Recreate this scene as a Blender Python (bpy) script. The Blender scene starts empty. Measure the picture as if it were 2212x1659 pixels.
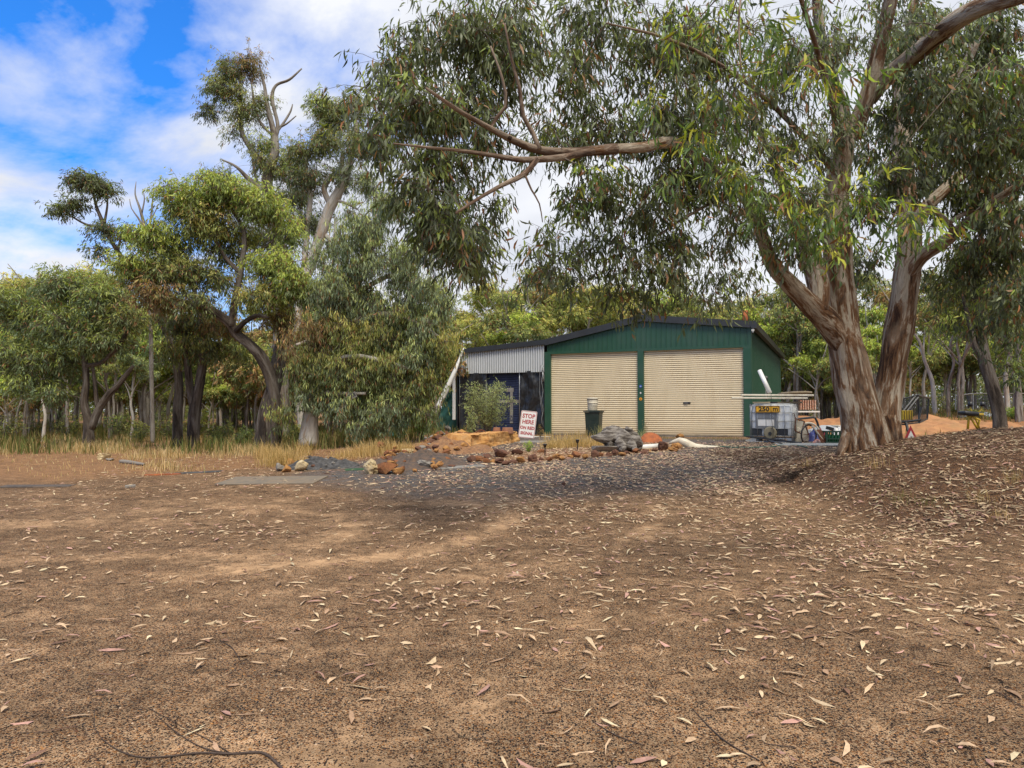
import bpy, bmesh, math, random
import numpy as np
from mathutils import Vector, Matrix, noise as mnoise
random.seed(7)
RNG = np.random.default_rng(7)
SC = bpy.context.scene
COL = SC.collection
# ------------------------------------------------------------------ camera maths (used only to read positions off the photo)
CAMZ = 1.6
PITCH = math.atan((888-829.5)/1534)
def ray(px, py):
    a = (px-1106)/1534; b = (829.5-py)/1534
    return (a, math.cos(PITCH)-b*math.sin(PITCH), math.sin(PITCH)+b*math.cos(PITCH))
def P(px, py, d):
    r = ray(px, py); k = d/r[1]
    return Vector((r[0]*k, d, CAMZ+r[2]*k))
def sm(a, b, x):
    t = np.clip((np.asarray(x, dtype=float)-a)/(b-a), 0, 1)
    return t*t*(3-2*t)
def vnoise(x, y, s, seed=0.0):
    x = np.asarray(x, float)*s+seed*17.3; y = np.asarray(y, float)*s+seed*7.7
    return (np.sin(x*1.0+1.3*np.sin(y*.7+seed))+np.sin(y*1.1+1.7*np.sin(x*.6+2*seed))+.6*np.sin(x*2.3+y*1.9+seed)+.5*np.sin(2.9*y-1.7*x+1.5*np.sin(x)))/3.1
def gz(x, y):
    x = np.asarray(x, float); y = np.asarray(y, float)
    side = 1-.42*sm(-2.5, -8, x)
    base = .67*sm(7, 22, y)*side
    u = x-.46*y
    base = base+1.0*sm(-1.5, 4.5, u)*sm(21, 40, y)
    base = base+.35*sm(34, 80, y)*(1-sm(-1.5, 4.5, u))
    xs = np.array([4.4, 5.0, 5.6, 6.3, 7.2, 8.2, 9.4, 12, 60]); hs = np.array([0., .28, .55, .76, .96, 1.10, 1.27, 1.36, 1.5])
    H = np.interp(x+.12*np.sin(y*1.3), xs, hs)
    w = sm(8.2+.25*np.sin(x*1.4), 12.8, y)*(1-sm(13.8, 17.0, y))
    m = np.where(H > base, (H-base)*w, 0)*sm(4.4, 5.4, x)
    z = base+m
    amp = .018+.03*sm(9, 14, y)*sm(4.6, 6, x)*(1-sm(16, 20, y))+.05*sm(24, 40, y)
    z = z+amp*vnoise(x, y, 1.1, .3)+.006*vnoise(x, y, 5.3, 1.1)*sm(30, 10, y)
    z = z+.03*vnoise(x, y, 3.1, 2.)*sm(8.5, 11, y)*sm(5, 6.5, x)*(1-sm(16, 19, y))
    z = z+.02*(1-sm(14, 20, y))*vnoise(x, y, .45, 4.)
    return z
def gzf(x, y): return float(gz(x, y))
def G(px, py, dz=0.0):
    r = ray(px, py); prev = None
    for i in range(1, 420):
        k = .5+i*.25
        x, y, z = r[0]*k, r[1]*k, CAMZ+r[2]*k
        if z <= gzf(x, y)+dz:
            lo, hi = k-.25, k
            for _ in range(15):
                m = (lo+hi)/2
                if CAMZ+r[2]*m <= gzf(r[0]*m, r[1]*m)+dz: hi = m
                else: lo = m
            return Vector((r[0]*hi, r[1]*hi, gzf(r[0]*hi, r[1]*hi)))
    return Vector((r[0]*80, r[1]*80, gzf(r[0]*80, r[1]*80)))
Q = .77860
def GS(sx, sy): return G(sx*Q, sy*Q)
def PS(sx, sy, d): return P(sx*Q, sy*Q, d)
# ------------------------------------------------------------------ tags and objects
def tag(o, label=None, cat=None, group=None, kind=None):
    if label: o['label'] = label
    if cat: o['category'] = cat
    if group: o['group'] = group
    if kind: o['kind'] = kind
    return o
def thing(name, label, cat, loc=(0, 0, 0), rz=0.0, group=None):
    o = bpy.data.objects.new(name, None); COL.objects.link(o)
    o.empty_display_size = .2
    o.location = loc; o.rotation_euler = (0, 0, rz)
    return tag(o, label, cat, group)
def link(name, me, mat, parent=None, smooth=False):
    o = bpy.data.objects.new(name, me); COL.objects.link(o)
    if mat: me.materials.append(mat)
    if smooth: me.shade_smooth()
    if parent: o.parent = parent
    return o
class NP:
    """accumulates polygons as numpy arrays with a colour per vertex"""
    def __init__(s): s.V = []; s.C = []; s.I = []; s.T = []; s.n = 0
    def add(s, V, I, T, C):
        V = np.asarray(V, float).reshape(-1, 3)
        s.V.append(V); s.I.append(np.asarray(I).ravel()+s.n); s.T.append(np.asarray(T).ravel())
        C = np.asarray(C, float)
        if C.ndim == 1: C = np.tile(C, (len(V), 1))
        s.C.append(C); s.n += len(V)
    def build(s, name, mat, parent=None, origin=(0, 0, 0), smooth=False):
        V = np.concatenate(s.V)-np.array(origin); I = np.concatenate(s.I).astype(np.int32); T = np.concatenate(s.T).astype(np.int32)
        C = np.concatenate(s.C)
        me = bpy.data.meshes.new(name)
        me.vertices.add(len(V)); me.loops.add(len(I)); me.polygons.add(len(T))
        me.vertices.foreach_set('co', V.astype(np.float32).ravel())
        me.loops.foreach_set('vertex_index', I)
        st = np.concatenate([[0], np.cumsum(T)[:-1]]).astype(np.int32)
        me.polygons.foreach_set('loop_start', st)
        me.update(calc_edges=True)
        at = me.color_attributes.new('Col', 'FLOAT_COLOR', 'POINT')
        at.data.foreach_set('color', np.hstack([C, np.ones((len(C), 1))]).astype(np.float32).ravel())
        return link(name, me, mat, parent, smooth)
def nrm(a): return a/np.maximum(np.linalg.norm(a, axis=-1, keepdims=True), 1e-9)
def leaves(acc, p, d, L, W, c, sick=.18, curl=None, ref=None):
    """sickle-shaped gum leaves: six vertices, three faces each"""
    p = np.asarray(p, float); n = len(p); d = nrm(np.asarray(d, float))
    r = RNG.normal(size=(n, 3)) if ref is None else ref
    s = nrm(np.cross(d, r)); u = np.cross(s, d)
    L = np.broadcast_to(L, (n,))[:, None]; W = np.broadcast_to(W, (n,))[:, None]*.5
    k = (RNG.normal(size=(n, 1))*sick)*L
    cu = (RNG.normal(size=(n, 1))*.12*L) if curl is None else curl[:, None]*L
    v0 = p
    a = p+d*L*.36+s*k*.45+u*cu*.9; b = p+d*L*.72+s*k*.35+u*cu*.8; t = p+d*L+s*-k*.4
    V = np.stack([v0, a-s*W, a+s*W, b-s*W*.72, b+s*W*.72, t], 1)
    I = (np.arange(n)[:, None]*6+np.array([[0, 2, 1, 1, 2, 4, 3, 3, 4, 5]])).ravel()
    T = np.tile([3, 4, 3], n)
    acc.add(V, I, T, np.repeat(c, 6, axis=0))
def segs(acc, a, b, ra, rb, c, k=3):
    a = np.asarray(a, float); b = np.asarray(b, float); n = len(a)
    d = nrm(b-a); r = np.tile([.31, .77, .55], (n, 1)); s = nrm(np.cross(d, r)); t = np.cross(d, s)
    ra = np.broadcast_to(ra, (n,))[:, None]; rb = np.broadcast_to(rb, (n,))[:, None]
    V = []
    for base, rad in ((a, ra), (b, rb)):
        for j in range(k):
            an = 2*math.pi*j/k
            V.append(base+(s*math.cos(an)+t*math.sin(an))*rad)
    V = np.stack(V, 1)
    q = []
    for j in range(k):
        q += [j, (j+1) % k, k+(j+1) % k, k+j]
    I = (np.arange(n)[:, None]*(2*k)+np.array([q])).ravel()
    acc.add(V, I, np.full(n*k, 4), np.repeat(np.broadcast_to(c, (n, 3)), 2*k, axis=0))
def cat_rom(pts, step):
    pts = [np.asarray(p, float) for p in pts]
    q = [2*pts[0]-pts[1]]+pts+[2*pts[-1]-pts[-2]]
    out = []
    for i in range(1, len(q)-2):
        L = np.linalg.norm(q[i+1][:3]-q[i][:3]); n = max(2, int(L/step))
        for j in range(n):
            t = j/n
            out.append(.5*((2*q[i])+(-q[i-1]+q[i+1])*t+(2*q[i-1]-5*q[i]+4*q[i+1]-q[i+2])*t*t+(-q[i-1]+3*q[i]-3*q[i+1]+q[i+2])*t**3))
    out.append(q[-2]); return np.array(out)
def tube(acc, pts, k=10, col=(1, 1, 1), rough=0.0, cap=True, seed=0.0):
    """pts: (n,4) centre + radius"""
    pts = np.asarray(pts, float); n = len(pts); C = pts[:, :3]; R = np.maximum(pts[:, 3], .0015)
    d = nrm(np.gradient(C, axis=0))
    s = np.cross(d[0], [.1, 1, .2]); s /= np.linalg.norm(s)
    S = []
    for i in range(n):
        s = s-d[i]*np.dot(s, d[i]); s /= np.linalg.norm(s); S.append(s)
    S = np.array(S); Tt = np.cross(d, S)
    an = np.arange(k)*2*math.pi/k
    rr = np.repeat(R[:, None], k, 1)
    if rough:
        li = np.arange(n)[:, None]
        rr = rr*(1+rough*(np.sin(an*3+seed+.12*li)*.5+np.sin(an*5+2*seed-.17*li)*.35+np.sin(an*9+seed*3+.31*li)*.25+.3*np.sin(li*.55+an*2+seed)))
    V = C[:, None]+S[:, None]*(np.cos(an)[None, :, None]*rr[..., None])+Tt[:, None]*(np.sin(an)[None, :, None]*rr[..., None])
    i = np.arange(n-1)[:, None]*k; j = np.arange(k)[None]; j2 = (j+1) % k
    F = np.stack([i+j, i+j2, i+k+j2, i+k+j], -1).reshape(-1, 4)
    Iv = F.ravel(); T = np.full(len(F), 4)
    if cap:
        Iv = np.concatenate([Iv, np.arange(k)[::-1], (n-1)*k+np.arange(k)]); T = np.concatenate([T, [k, k]])
    if isinstance(col, tuple) and col == (1, 1, 1):
        ln = np.concatenate([[0], np.cumsum(np.linalg.norm(np.diff(C, axis=0), axis=1))])+seed*7.3
        col = np.stack([np.cos(an)[None]*R[:, None]+seed*3.1, np.sin(an)[None]*R[:, None]+0*ln[:, None], np.repeat(ln[:, None], k, 1)], -1).reshape(-1, 3)
    acc.add(V.reshape(-1, 3), Iv, T, col)
class MB:
    """bmesh collector for hard-surface parts"""
    def __init__(s): s.bm = bmesh.new()
    def box(s, c, d, rot=None, bev=0.0):
        m = Matrix.Translation(Vector(c)) @ (rot.to_4x4() if rot else Matrix.Identity(4)) @ Matrix.Diagonal((d[0], d[1], d[2], 1))
        r = bmesh.ops.create_cube(s.bm, size=1, matrix=m)
        if bev:
            es = list({e for v in r['verts'] for e in v.link_edges})
            bmesh.ops.bevel(s.bm, geom=es, offset=bev, segments=2, affect='EDGES', profile=.5)
        return s
    def tube(s, pts, r, k=8, closed=False):
        pts = [Vector(p) for p in pts]; n = len(pts); rs = r if isinstance(r, (list, tuple)) else [r]*n
        rings = []; a = None
        for i in range(n):
            if closed: d = (pts[(i+1) % n]-pts[i-1])
            else: d = pts[min(i+1, n-1)]-pts[max(i-1, 0)]
            d = d.normalized()
            if a is None: a = d.orthogonal().normalized()
            a = (a-d*a.dot(d)).normalized(); b = d.cross(a)
            rings.append([s.bm.verts.new(pts[i]+(a*math.cos(2*math.pi*j/k)+b*math.sin(2*math.pi*j/k))*rs[i]) for j in range(k)])
        m = n if closed else n-1
        for i in range(m):
            A, B = rings[i], rings[(i+1) % n]
            for j in range(k): s.bm.faces.new((A[j], A[(j+1) % k], B[(j+1) % k], B[j]))
        if not closed:
            s.bm.faces.new(rings[0][::-1]); s.bm.faces.new(rings[-1])
        return s
    def lathe(s, prof, c=(0, 0, 0), k=24, rot=None):
        rings = []; c = Vector(c)
        for r, z in prof:
            ring = []
            for j in range(k):
                v = Vector((r*math.cos(2*math.pi*j/k), r*math.sin(2*math.pi*j/k), z))
                if rot: v = rot @ v
                ring.append(s.bm.verts.new(v+c))
            rings.append(ring)
        for A, B in zip(rings, rings[1:]):
            for j in range(k): s.bm.faces.new((A[j], A[(j+1) % k], B[(j+1) % k], B[j]))
        s.bm.faces.new(rings[0][::-1]); s.bm.faces.new(rings[-1])
        return s
    def prism(s, poly, y0, y1):
        """poly in (x,z), extruded along y"""
        A = [s.bm.verts.new((x, y0, z)) for x, z in poly]; B = [s.bm.verts.new((x, y1, z)) for x, z in poly]
        s.bm.faces.new(A); s.bm.faces.new(B[::-1]); n = len(poly)
        for i in range(n): s.bm.faces.new((A[i], B[i], B[(i+1) % n], A[(i+1) % n]))
        return s
    def grid(s, fn, nu, nv):
        vs = [[s.bm.verts.new(fn(i/nu, j/nv)) for j in range(nv+1)] for i in range(nu+1)]
        for i in range(nu):
            for j in range(nv): s.bm.faces.new((vs[i][j], vs[i+1][j], vs[i+1][j+1], vs[i][j+1]))
        return s
    def build(s, name, mat, parent=None, smooth=False, fix=True):
        if fix: bmesh.ops.recalc_face_normals(s.bm, faces=s.bm.faces)
        me = bpy.data.meshes.new(name); s.bm.to_mesh(me); s.bm.free()
        return link(name, me, mat, parent, smooth)
def lay(o, rz, dz=.003):
    x, y = o.location.x, o.location.y; e = .25
    n = Vector((-(gzf(x+e, y)-gzf(x-e, y))/(2*e), -(gzf(x, y+e)-gzf(x, y-e))/(2*e), 1)).normalized()
    o.rotation_euler = (Vector((0, 0, 1)).rotation_difference(n).to_matrix() @ Matrix.Rotation(rz, 3, 'Z')).to_euler()
    o.location.z = gzf(x, y)+dz
def text(name, body, size, mat, parent, loc, rot, ext=.0015, bold=0.0, sx=1.0):
    cu = bpy.data.curves.new(name, 'FONT'); cu.body = body; cu.size = size; cu.extrude = ext; cu.align_x = 'CENTER'; cu.align_y = 'CENTER'; cu.offset = bold
    cu.resolution_u = 3
    t = bpy.data.objects.new(name+'_tmp', cu); COL.objects.link(t)
    dg = bpy.context.evaluated_depsgraph_get(); dg.update()
    me = bpy.data.meshes.new_from_object(t.evaluated_get(dg)); bpy.data.objects.remove(t)
    me.name = name; me.materials.clear()
    for v in me.vertices: v.co.x *= sx
    o = link(name, me, mat, parent); o.location = loc; o.rotation_euler = rot
    return o
# ------------------------------------------------------------------ materials
def nodes(name):
    m = bpy.data.materials.new(name); m.use_nodes = True; nt = m.node_tree; nt.nodes.clear()
    out = nt.nodes.new('ShaderNodeOutputMaterial'); return m, nt, out
class NT:
    def __init__(s, nt): s.t = nt
    def n(s, typ, ins=None, **kw):
        x = s.t.nodes.new(typ)
        for k, v in kw.items(): setattr(x, k, v)
        for k, v in (ins or {}).items():
            if isinstance(v, bpy.types.NodeSocket): s.t.links.new(v, x.inputs[k])
            else: x.inputs[k].default_value = v
        return x
    def mix(s, f, a, b, mode='MIX'):
        x = s.t.nodes.new('ShaderNodeMix'); x.data_type = 'RGBA'; x.blend_type = mode
        for i, v in ((0, f), (6, a), (7, b)):
            if isinstance(v, bpy.types.NodeSocket): s.t.links.new(v, x.inputs[i])
            else: x.inputs[i].default_value = v if i == 0 else (*v, 1) if len(v) == 3 else v
        return x.outputs[2]
    def math(s, op, a, b=0.0, c=None, clamp=False):
        x = s.t.nodes.new('ShaderNodeMath'); x.operation = op; x.use_clamp = clamp
        for i, v in ((0, a), (1, b)) + (((2, c),) if c is not None else ()):
            if isinstance(v, bpy.types.NodeSocket): s.t.links.new(v, x.inputs[i])
            else: x.inputs[i].default_value = v
        return x.outputs[0]
    def ramp(s, f, stops, interp='LINEAR'):
        x = s.t.nodes.new('ShaderNodeValToRGB'); s.t.links.new(f, x.inputs[0]); e = x.color_ramp; e.interpolation = interp
        while len(e.elements) < len(stops): e.elements.new(.5)
        for el, (p, c) in zip(e.elements, stops):
            el.position = p; el.color = (*c, 1) if isinstance(c, (tuple, list)) else (c, c, c, 1)
        return x.outputs[0]
    def noise(s, vec, scale, detail=4, rough=.55, dist=0.0):
        return s.n('ShaderNodeTexNoise', {'Vector': vec, 'Scale': scale, 'Detail': detail, 'Roughness': rough, 'Distortion': dist})
    def mapv(s, vec, sc=(1, 1, 1), loc=(0, 0, 0)):
        return s.n('ShaderNodeMapping', {'Vector': vec, 'Scale': sc, 'Location': loc}).outputs[0]
def simple(name, c1, c2=None, scale=6, rough=.6, metal=0.0, bump=0.1, bscale=None, stretch=(1, 1, 1), dirt=None, dscale=2, spec=.5, lo=.35, hi=.65, damt=.55):
    m, nt, out = nodes(name); N = NT(nt)
    tc = N.n('ShaderNodeTexCoord').outputs['Object']
    v = N.mapv(tc, stretch)
    no = N.noise(v, scale, 6, .6)
    c2 = c2 or tuple(x*.75 for x in c1)
    col = N.mix(N.ramp(no.outputs['Fac'], [(lo, 0.), (hi, 1.)]), c1, c2)
    if dirt:
        d = N.noise(tc, dscale, 8, .7)
        col = N.mix(N.ramp(d.outputs['Fac'], [(.48, 0.), (.72, damt)]), col, dirt)
    b = N.noise(v, bscale or scale*4, 5, .6)
    bp = N.n('ShaderNodeBump', {'Strength': bump, 'Distance': .02, 'Height': b.outputs['Fac']})
    p = N.n('ShaderNodeBsdfPrincipled', {'Base Color': col, 'Roughness': rough, 'Metallic': metal, 'Normal': bp.outputs[0], 'Specular IOR Level': spec})
    nt.links.new(p.outputs[0], out.inputs[0]); return m
def leafmat(name, trans=.35, rough=.55, spec=.35, sat=1.0):
    m, nt, out = nodes(name); N = NT(nt)
    a = N.n('ShaderNodeAttribute', attribute_name='Col').outputs['Color']
    p = N.n('ShaderNodeBsdfPrincipled', {'Base Color': a, 'Roughness': rough, 'Specular IOR Level': spec})
    tcol = N.mix(1.0, a, (1.25, 1.35, .5), 'MULTIPLY')
    t = N.n('ShaderNodeBsdfTranslucent', {'Color': tcol})
    mx = N.n('ShaderNodeMixShader', {0: trans, 1: p.outputs[0], 2: t.outputs[0]})
    nt.links.new(mx.outputs[0], out.inputs[0]); return m
def attrmat(name, rough=.8, spec=.25, bump=0.0, bs=40):
    m, nt, out = nodes(name); N = NT(nt)
    a = N.n('ShaderNodeAttribute', attribute_name='Col').outputs['Color']
    tc = N.n('ShaderNodeTexCoord').outputs['Object']
    no = N.noise(tc, bs, 4, .6)
    col = N.mix(1.0, a, N.ramp(no.outputs['Fac'], [(.3, .75), (.7, 1.15)]), 'MULTIPLY')
    bp = N.n('ShaderNodeBump', {'Strength': bump, 'Distance': .01, 'Height': no.outputs['Fac']})
    p = N.n('ShaderNodeBsdfPrincipled', {'Base Color': col, 'Roughness': rough, 'Specular IOR Level': spec, 'Normal': bp.outputs[0]})
    nt.links.new(p.outputs[0], out.inputs[0]); return m
def barkmat(name, pale, mid, dark, sc=3.2, st=.22, cover=.5, bump=.5, streak=14.0, zdark=0.0):
    m, nt, out = nodes(name); N = NT(nt)
    ob = N.n('ShaderNodeTexCoord').outputs['Object']; tc = N.n('ShaderNodeAttribute', attribute_name='Col').outputs['Vector']
    a = N.noise(N.mapv(tc, (1, 1, st)), sc, 7, .68, .6)
    b = N.noise(N.mapv(tc, (1, 1, .12)), streak, 6, .7, .3)
    c = N.noise(N.mapv(tc, (1, 1, .5), (3, 5, 1)), sc*.45, 4, .6)
    f = N.math('ADD', a.outputs['Fac'], N.math('MULTIPLY', N.math('SUBTRACT', b.outputs['Fac'], .5), .35))
    if zdark:
        zc = N.n('ShaderNodeSeparateXYZ', {0: ob}).outputs[2]
        f = N.math('ADD', f, N.math('MULTIPLY', N.math('SUBTRACT', 1.0, N.math('DIVIDE', zc, 4.2), clamp=True), .10*zdark))
    col = N.mix(N.ramp(f, [(cover-.05, 0.), (cover+.03, 1.)]), pale, mid)
    col = N.mix(N.ramp(f, [(cover+.05, 0.), (cover+.14, 1.)]), col, dark)
    col = N.mix(N.ramp(c.outputs['Fac'], [(.5, 0.), (.7, .5)]), col, tuple((x+y)/2 for x, y in zip(mid, pale)))
    col = N.mix(.65, col, N.ramp(b.outputs['Fac'], [(.3, .35), (.6, 1.1)]), 'MULTIPLY')
    h = N.math('ADD', N.math('MULTIPLY', f, 1.0), N.math('MULTIPLY', b.outputs['Fac'], .8))
    bp = N.n('ShaderNodeBump', {'Strength': bump, 'Distance': .05, 'Height': h})
    p = N.n('ShaderNodeBsdfPrincipled', {'Base Color': col, 'Roughness': .85, 'Specular IOR Level': .2, 'Normal': bp.outputs[0]})
    nt.links.new(p.outputs[0], out.inputs[0]); return m
M = {}
M['gum'] = leafmat('gum_leaf', .30, .5, .4)
M['far'] = leafmat('far_leaf', .30, .6, .25)
M['grass'] = leafmat('dry_grass', .3, .8, .1)
M['twig'] = attrmat('twig', .9, .1)
M['litter'] = attrmat('fallen_leaf', .7, .25)
M['pebble'] = attrmat('pebble', .8, .25, .3, 200)
M['bark_big'] = barkmat('peeling_gum_bark', (.54, .455, .34), (.205, .105, .05), (.055, .028, .017), 6.5, .19, .525, 1.2, 26, zdark=.75)
M['bark_limb'] = barkmat('dark_limb_bark', (.30, .23, .17), (.14, .085, .055), (.05, .03, .02), 7, .2, .5, .6)
M['bark_smooth'] = barkmat('smooth_gum_bark', (.50, .46, .40), (.36, .26, .18), (.16, .09, .055), 2.6, .25, .58, .35)
M['bark_dark'] = barkmat('dark_furrowed_bark', (.20, .175, .15), (.11, .085, .065), (.035, .026, .02), 5, .15, .45, .9, 22)
M['bark_grey'] = barkmat('grey_bark', (.32, .29, .25), (.17, .135, .105), (.07, .05, .04), 4, .2, .52, .6)
M['bark_pale'] = barkmat('pale_bark', (.55, .50, .43), (.36, .27, .19), (.17, .11, .07), 3, .2, .56, .4)
M['green'] = simple('dark_green_paint', (.018, .066, .036), (.022, .078, .044), 1.5, .38, 0, .05, 30, dirt=(.05, .075, .055), dscale=1.5)
M['cream'] = simple('cream_paint', (.66, .53, .33), (.60, .475, .29), 1.2, .45, 0, .04, 30, dirt=(.36, .27, .16), dscale=2.2, damt=.35)
M['black'] = simple('black_paint', (.012, .013, .015), (.02, .02, .022), 4, .4, 0, .03)
M['roof'] = simple('charcoal_roof', (.03, .032, .035), None, 3, .5)
M['galv'] = simple('galvanised_sheet', (.50, .52, .53), (.42, .44, .455), 5, .38, .35, .04, 20, dirt=(.3, .3, .29), dscale=3, damt=.3)
M['plastic_black'] = simple('black_plastic_sheet', (.012, .012, .014), (.025, .026, .03), 3, .28, 0, .35, 9)
M['shade'] = simple('green_shade_cloth', (.008, .055, .042), (.014, .075, .06), 3, .8, 0, .3, 120)
M['blue'] = simple('faded_blue_sheet', (.012, .018, .05), (.018, .027, .07), 4, .5, 0, .15, 12, dirt=(.05, .06, .12))
M['white'] = simple('weathered_white', (.78, .77, .73), (.68, .66, .61), 3, .5, 0, .05, dirt=(.42, .36, .28), dscale=2.5, damt=.4)
M['pvc'] = simple('cream_pipe', (.72, .66, .52), (.62, .55, .42), 3, .4, 0, .05, dirt=(.35, .27, .18), dscale=3, damt=.45)
M['conc'] = simple('concrete', (.25, .235, .21), (.18, .165, .145), 5, .9, 0, .3, 40, dirt=(.12, .085, .06))
M['rust'] = simple('rusty_steel', (.22, .075, .03), (.10, .04, .022), 9, .85, .2, .4, 60)
M['rust_hot'] = simple('orange_rust', (.42, .12, .03), (.24, .07, .025), 9, .8, .1, .3, 50)
M['steel'] = simple('dull_steel_tube', (.42, .43, .43), (.3, .3, .3), 12, .4, .6, .1)
M['tank'] = simple('milky_plastic', (.70, .71, .70), (.56, .58, .58), 2, .45, 0, .1, 6, dirt=(.36, .37, .36), dscale=2)
M['greyplate'] = simple('grey_plate', (.15, .155, .16), (.19, .195, .2), 4, .5, .2, .1)
M['bin'] = simple('dark_green_plastic', (.012, .024, .018), (.017, .032, .024), 3, .42, 0, .15, 60, dirt=(.06, .06, .05), dscale=4, damt=.4)
M['wood'] = simple('weathered_timber', (.38, .30, .19), (.24, .18, .11), 4, .8, 0, .4, 30, stretch=(1, 8, 8))
M['wood_grey'] = simple('silvered_dead_wood', (.27, .24, .205), (.075, .06, .048), 4, .9, 0, 1.0, 14, stretch=(1.0, 3, 5), lo=.42, hi=.58)
M['yellow'] = simple('road_sign_yellow', (.80, .42, .02), (.75, .38, .02), 3, .4, 0, .02)
M['mustard'] = simple('mustard_paint', (.62, .42, .03), (.45, .3, .03), 6, .5, 0, .05, dirt=(.2, .1, .04))
M['signwhite'] = simple('sign_white', (.76, .75, .73), (.70, .69, .66), 3, .4, 0, .02, dirt=(.5, .47, .42), damt=.3)
M['signred'] = simple('sign_red', (.40, .03, .035), (.34, .03, .035), 3, .45, 0, .02)
M['signblack'] = simple('sign_black', (.012, .012, .012), None, 3, .5, 0, .02)
M['redplastic'] = simple('red_plastic', (.5, .04, .03), None, 3, .5)
M['lime'] = simple('orange_limestone', (.62, .33, .10), (.40, .17, .045), 7, .95, 0, 1.0, 20, dirt=(.72, .52, .27), dscale=3)
M['rock_rust'] = simple('rust_laterite', (.26, .10, .035), (.12, .05, .025), 9, .95, 0, 1.0, 26, dirt=(.38, .17, .05), dscale=5)
M['rock_ochre'] = simple('ochre_laterite', (.42, .21, .06), (.24, .105, .035), 9, .95, 0, 1.0, 26, dirt=(.14, .07, .04), dscale=5)
M['rock_brown'] = simple('brown_laterite', (.15, .065, .035), (.075, .038, .028), 9, .95, 0, 1.0, 26, dirt=(.26, .11, .045), dscale=5)
M['rock_pale'] = simple('pale_boulder', (.56, .45, .26), (.40, .28, .13), 6, .9, 0, .9, 18, dirt=(.16, .13, .10), dscale=3.5)
M['rock_grey'] = simple('grey_stone', (.27, .24, .20), (.16, .14, .12), 6, .9, 0, .8, 22, dirt=(.38, .34, .28), dscale=4)
M['char'] = simple('charcoal_ash', (.03, .028, .027), (.10, .095, .09), 12, .95, 0, 1., 30)
M['hose'] = simple('green_hose', (.02, .14, .10), None, 4, .45)
M['terra'] = simple('terracotta', (.30, .13, .07), (.2, .09, .05), 8, .85)
M['beige'] = simple('murky_beige', (.26, .22, .14), (.2, .17, .1), 4, .5, dirt=(.12, .1, .06))
M['creamplastic'] = simple('cream_plastic', (.55, .50, .40), (.48, .43, .34), 3, .5, dirt=(.3, .25, .18), damt=.4)
M['crategreen'] = simple('green_crate', (.02, .05, .035), (.02, .08, .04), 4, .5)
M['bottle'] = simple('green_bottle', (.01, .10, .03), (.005, .05, .015), 4, .2)
M['bluetint'] = simple('blue_grey_tarp', (.30, .34, .38), (.45, .48, .52), 6, .6, 0, .6, 18)
M['mulch'] = simple('dark_mulch', (.06, .05, .045), (.14, .09, .06), 12, .95, 0, 1., 30)
M['rubble'] = simple('tan_rubble', (.30, .15, .065), (.15, .08, .045), 14, .95, 0, 1., 30, dirt=(.42, .25, .11), dscale=5)
SKYROT=50; SKYLOC=(1.7,5.2,0); SKYK=1.04; SUNE=3.9; SUNANG=22; LITN=235000; PEBN=200000; BIGD=0.84; LEAFK=2.0
# ------------------------------------------------------------------ camera, sky, sun
cam = bpy.data.cameras.new('camera'); co = bpy.data.objects.new('camera', cam); COL.objects.link(co)
cam.sensor_width = 36; cam.lens = 1534/2212*36; cam.clip_end = 2000; cam.clip_start = .05
co.location = (0, 0, CAMZ); co.rotation_euler = (math.pi/2+PITCH, 0, 0)
SC.camera = co
SC.view_settings.view_transform = 'Standard'; SC.view_settings.look = 'None'; SC.view_settings.exposure = 0; SC.view_settings.gamma = 1
SC.cycles.max_bounces = 4; SC.cycles.transparent_max_bounces = 4; SC.cycles.diffuse_bounces = 2; SC.cycles.transmission_bounces = 3
SUN_EL, SUN_AZ = math.radians(60), math.radians(170)      # azimuth measured clockwise from +Y
w = bpy.data.worlds.new('World'); SC.world = w; w.use_nodes = True; nt = w.node_tree; nt.nodes.clear(); N = NT(nt)
sky = N.n('ShaderNodeTexSky', sky_type='NISHITA'); sky.sun_disc = False; sky.sun_elevation = SUN_EL; sky.sun_rotation = SUN_AZ; sky.altitude = 200; sky.ozone_density = 2.2; sky.dust_density = .3; sky.air_density = 1.2
dirn = N.n('ShaderNodeTexCoord').outputs['Generated']
sep = N.n('ShaderNodeSeparateXYZ', {0: dirn})
zz = N.math('ADD', N.math('MAXIMUM', sep.outputs[2], 0.0), .55)
cv = N.n('ShaderNodeCombineXYZ', {0: N.math('DIVIDE', sep.outputs[0], zz), 1: N.math('DIVIDE', sep.outputs[1], zz), 2: 0.0}).outputs[0]
rotn = N.n('ShaderNodeMapping', {'Vector': cv, 'Rotation': (0, 0, math.radians(SKYROT)), 'Scale': (1.0, 1.45, 1), 'Location': SKYLOC}).outputs[0]
cn = N.noise(rotn, 2.3, 9, .56, .3)
cn2 = N.noise(rotn, 5.5, 6, .6, .2)
bias = N.math('ADD', N.math('MULTIPLY', N.ramp(sep.outputs[0], [(0.0, 0.), (.12, 1.)]), .25), N.math('MULTIPLY', N.math('SUBTRACT', cn2.outputs['Fac'], .35), .34))
bias = N.math('ADD', bias, N.math('MULTIPLY', N.ramp(N.math('ADD', N.math('MULTIPLY', sep.outputs[0], .75), .5), [(.22, 0.), (.44, 1.)]), .22))
bias = N.math('ADD', bias, N.math('MULTIPLY', N.ramp(sep.outputs[2], [(.05, 1.), (.30, 0.)]), .10))
cm = N.ramp(N.math('ADD', cn.outputs['Fac'], bias), [(.46, 0.), (.56, .5), (.68, 1.)])
shade = N.noise(rotn, 2.6, 5, .5, .3)
cloud = N.mix(N.ramp(shade.outputs['Fac'], [(.35, 0.), (.68, 1.)]), (.92, .94, .99), (.64, .68, .78))
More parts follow.
